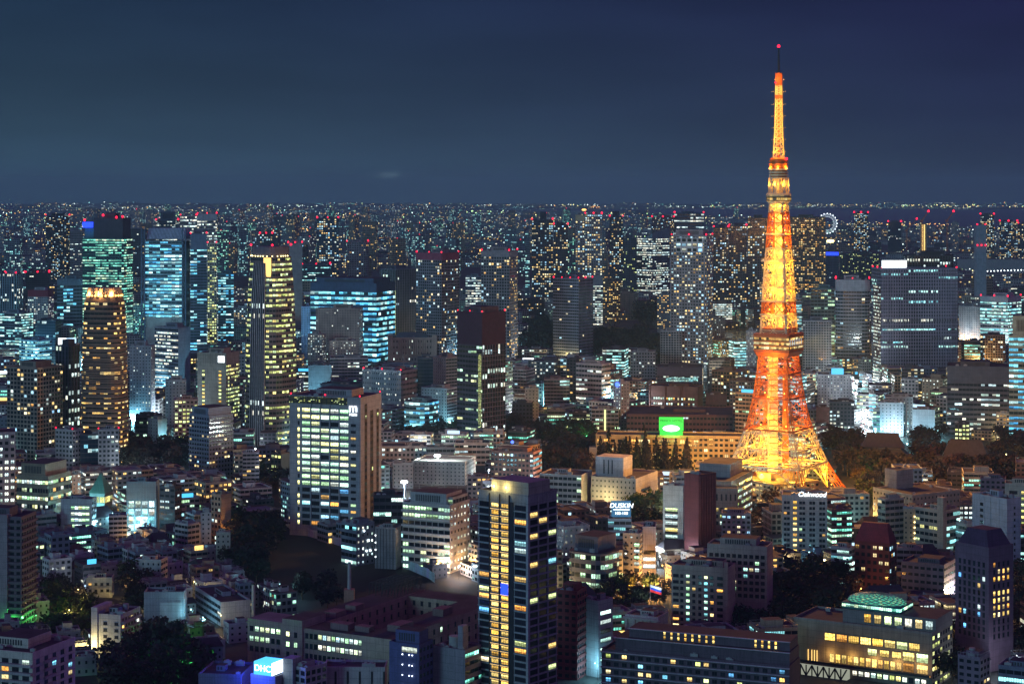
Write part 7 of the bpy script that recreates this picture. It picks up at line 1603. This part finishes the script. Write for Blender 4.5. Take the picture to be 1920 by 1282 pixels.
# what is left over, and all that lies beyond
SW = [('OC',(.20,.25,.32,.45)),('OG',(.28,.29,.30,.35)),('OW',(.36,.38,.42,.4)),('RM',(.30,.30,.34,.35)),('RW',(.30,.25,.20,.3)),('BL',(.40,.41,.45,.3)),('DK',(.08,.08,.11,.3)),('OT',(.2,.28,.3,.5))]
DM = []
for k, (sy, wc) in enumerate(SW):
    pal = {'OC':'cyan','OG':'green','OW':'white','RM':'mix','RW':'warm','BL':'white','DK':'mix','OT':'teal'}[sy]
    DM.append(facade('distant_facade_'+pal+('_plain' if sy in ('BL','DK') else ''), .66, .52, pal, .80, .2, 3, 0, .5, wall=(*wc[:3], wc[3]*.8)))
dc = MB(); dn = MB()
nst = 0
for c in stuffc:
    x, y, w, d, t, h = c[:6]; fp = quad_fp(x, y, w, d, t); nf_ = max(1, round(h/3.4))
    dn.prism(fp, 0, h, rd.randrange(8), 8, 3.3, h/nf_, True, None, (rd.randint(0,500), rd.randint(0,500))); nst += 1
    if rd.random() < .6: dn.prism(quad_fp(x, y, w*.4, d*.4, t), h, h+3, 5, 8, 30, 9)
WAT = [gp([(1420,412),(2200,446),(2300,394),(1300,391.5),(930,393),(930,400),(1200,402)])]
FPF = [b for b in FPB if b[4] > 3500]
Y = 3700.0
while Y < 25500:
    cell = 12+.0125*Y; X = -.275*Y
    while X < .275*Y:
        x, y = X+rd.uniform(-.4,.4)*cell, Y+rd.uniform(-.4,.4)*cell; X += cell*rd.choice([.7,.8,1,1.5,2.2])
        if inpoly(x, y, WAT[0]): continue
        w, d = cell*rd.uniform(.16,.5), cell*rd.uniform(.16,.4); t = rd.uniform(-.5,.5)
        fp = quad_fp(x, y, w, d, t)
        if not all(sep(fp, b[0]) for b in FPF if b[1] < x < b[2] and b[3] < y < b[4]): continue
        dens = noise.noise((x*.0011, y*.0007, 3.1))+.5*noise.noise((x*.004, y*.0025, 9.1))
        if dens < -.12: continue
        h = rd.choice([8,10,12,15,18,22,26,32,40])*rd.uniform(.8,1.2)*(1 if Y < 9000 else .8)*(1.5 if dens > .3 and rd.random() < .35 else .75 if dens < .05 else 1)
        xs = [proj(*p)[0] for p in fp]; h = min(h, limit(min(xs), max(xs), y-d, x, proj(x, y-d)[1]))
        if h < 6: continue
        nf_ = max(1, round(h/(3.6+Y*.0004)))
        dsty = int((noise.noise((x*.0012+31, y*.0008, 5.5))*.75+.5)*8+rd.uniform(-1.2, 1.2)) % 8
        dc.prism(fp, 0, h, dsty, 8, 3.2+Y*.0005, h/nf_, True, None, (rd.randint(0,500), rd.randint(0,500)))
    Y += cell*.8
for i in range(150):                                                # high-rises among the far blocks
    px, py = rd.choice([rd.gauss(560,150), rd.gauss(960,160), rd.gauss(300,200), rd.uniform(0,1400)]), rd.uniform(415, 545); x, y, _ = G(px, py); w, d = rd.uniform(11, 20), rd.uniform(11, 20); fp = quad_fp(x, y, w, d, rd.uniform(-.6,.6))
    if inpoly(x, y, WAT[0]) or not all(sep(fp, b[0]) for b in FPF if b[1] < x < b[2] and b[3] < y < b[4]) or any(inpoly(x, y, P) for P in FREE): continue
    xs = [proj(*p)[0] for p in fp]; h = min(rd.uniform(60, 135), limit(min(xs), max(xs), y-d, x, py))
    if h < 40: continue
    dc.prism(fp, 0, h, rd.choice([0,2,3,3,4,6,7]), 8, 4, h/max(1, round(h/4.6)), True, None, (rd.randint(0,500), rd.randint(0,500)))
    for q in range(rd.choice([0,0,1])): dc.prism(quad_fp(x+rd.uniform(-w,w)*.8, y-d, y/F*.5, y/F*.5, 0), h, h+y/F, 9, 9)
tag(dn.build('dense_buildings', DM+[M['roof']]), 'small city blocks crowding between the named buildings', 'city blocks', kind='stuff')
tag(dc.build('distant_city', DM+[M['roof'], M['red']]), 'far city of low lit blocks spreading to the horizon', 'distant city', kind='stuff')
# far lamps: too many to count
LK = ['lw','lc','lo','ly','lg','red','signg','lb']; dl = MB(); LMS = [glow('far_lamp_'+n, c, s) for n, c, s in (('white',(.8,1,.9),3.4),('cyan',(.4,1,.9),2.8),('orange',(1,.45,.1),3.2),('yellow',(1,.85,.32),3.4),('lime',(.6,1,.4),2.6),('red',(1,.02,.06),3),('green',(.05,1,.3),1.6),('blue',(.06,.15,1),1.8))]
def dot(x, y, z, r, k):
    P = [(x-r,y,z),(x,y-r,z),(x+r,y,z),(x,y+r,z)]; t, b = (x,y,z+r), (x,y,z-r)
    for i in range(4): dl.quad([P[i],P[(i+1)%4],t], mi=k); dl.quad([P[(i+1)%4],P[i],b], mi=k)
for i in range(9500):
    py = 385.2+abs(rd.gauss(0, 1))*42 if rd.random() < .75 else rd.uniform(390, 760); px = rd.uniform(-20, 1940)
    x, y, _ = G(px, py)
    if y > 26000 or inpoly(x, y, WAT[0]) or (y < 3700 and any(inpoly(x, y, P) for P in FREE)): continue
    dens = noise.noise((x*.0013+7, y*.0008, 1.7))+.6*noise.noise((x*.005, y*.003, 4.4))
    if dens < rd.uniform(-.1, .6): continue
    z = rd.uniform(4, 12+.0012*y); sc = y/F; r = sc*rd.choice([.3,.33,.36,.42,.5,.6,.75,1.1])*(1.0 if y > 3000 else .8)
    right = px/1920
    wgt = [5, 4*(1-right)+.6, .8+2.6*right, 2.4+2*right, 2.2*(1-abs(right-.45)*1.4), 0.3, .4, .3]
    k = rd.choices(range(8), wgt)[0]
    if rd.random() < .6: k = [0, 4, 1, 3, 0, 2, 3, 4][int((noise.noise((x*.0011+11, y*.0007, 2.2))*.75+.5)*8) % 8]
    dot(x, y, z, r, k)
for i in range(150):                                                # lamps strung along far roads
    px, py = rd.uniform(-20, 1940), 388+abs(rd.gauss(0, 1))*48; x0, y0, _ = G(px, py); a = rd.choice([rd.uniform(-.25,.25), rd.uniform(-.25,.25), rd.uniform(-1.5,1.5)]); n = rd.randint(10, 34); st_ = 26+y0*.004; k = rd.choices(range(5), [4,2,4,4,2])[0]; rr = rd.uniform(.32,.6)
    for j in range(n):
        x, y = x0+math.cos(a)*st_*j, y0+math.sin(a)*st_*j
        if 3000 < y < 26000 and not inpoly(x, y, WAT[0]): dot(x, y, rd.uniform(7, 12), y/F*rr*rd.uniform(.7,1.3), k)
for i in range(46):                                                 # bright yards, stations and pitches
    px, py = rd.uniform(-20, 1940), 388+abs(rd.gauss(0, 1))*40; x0, y0, _ = G(px, py); k = rd.choice([0,0,1,3,3,4,2])
    for j in range(rd.randint(8, 22)):
        x, y = x0+rd.gauss(0, 1)*60*(1+y0/9000), y0+rd.gauss(0, 1)*90*(1+y0/6000)
        if 3000 < y < 26000 and not inpoly(x, y, WAT[0]): dot(x, y, rd.uniform(8, 26), y/F*rd.uniform(.5,1.25), k)
for i in range(230):
    px = rd.uniform(1480, 1930) if i < 150 else rd.choice([rd.uniform(1050,1100), rd.uniform(1330,1470), rd.uniform(880,960)]); x, y, _ = G(px, rd.uniform(387.5, 390.5)); dot(x, y, rd.uniform(4, 30), y/F*rd.uniform(.5,1.1), rd.choice([2,3,3,3,0,4]))
for i in range(90): px = rd.uniform(1560, 1790); x, y, _ = G(px, 424+rd.gauss(0, 1.6)); dot(x, y, 8, y/F*rd.uniform(.4,.9), rd.choice([2,2,3]))
for i in range(70): px = rd.uniform(700, 800); x, y, _ = G(px, 437+rd.gauss(0, 1)); dot(x, y, 12, y/F*rd.uniform(.4,.7), 2)
tag(dl.build('distant_lamp_lights', LMS), 'countless small lamps scattered over the far city', 'distant lamps', kind='stuff')
# lamps added to light the facades, set in the gaps between the blocks
k = 0; occ = FPB+[(quad_fp(*c[:2], c[2], c[3], c[4]),)+tuple(v for v in (c[0]-40, c[0]+40, c[1]-40, c[1]+40))+(None,) for c in cand]
tries = 0
while k < 108 and tries < 8000:
    tries += 1
    py = rd.uniform(640, 1150) if rd.random() < .75 else rd.uniform(600, 700); px = rd.uniform(-5, 1925)
    if py > 960 and px < 560 and rd.random() < .8: continue
    x, y, _ = G(px, py)
    if any(inpoly(x, y, P) for P in FREE) or any(b[1] < x < b[2] and b[3] < y < b[4] and inpoly(x, y, b[0]) for b in occ): continue
    c = rd.choice('cccwwwy') if px < 1150 else rd.choice('cwwyo')
    lamp(px, py, c, 7000 if py < 800 else 2200, 'added for street glow between the blocks', .5); k += 1
print('fill', count, 'stuff', nst, 'objects', len(bpy.data.objects))

# ------------------------------------------------------------------ night air
hz = MB(); hz.box(-12500, -60, -1, 12500, 27200, 352, bottom=True)
hm_ = mat('night_haze'); b_ = NB(hm_); v_ = b_.new('ShaderNodeVolumePrincipled'); v_.inputs['Color'].default_value = (.55,.95,1.0,1); v_.inputs['Density'].default_value = 4.2e-5
o_ = b_.new('ShaderNodeOutputMaterial'); b_.l.new(v_.outputs[0], o_.inputs['Volume'])
tag(hz.build('haze', hm_), kind='stuff')
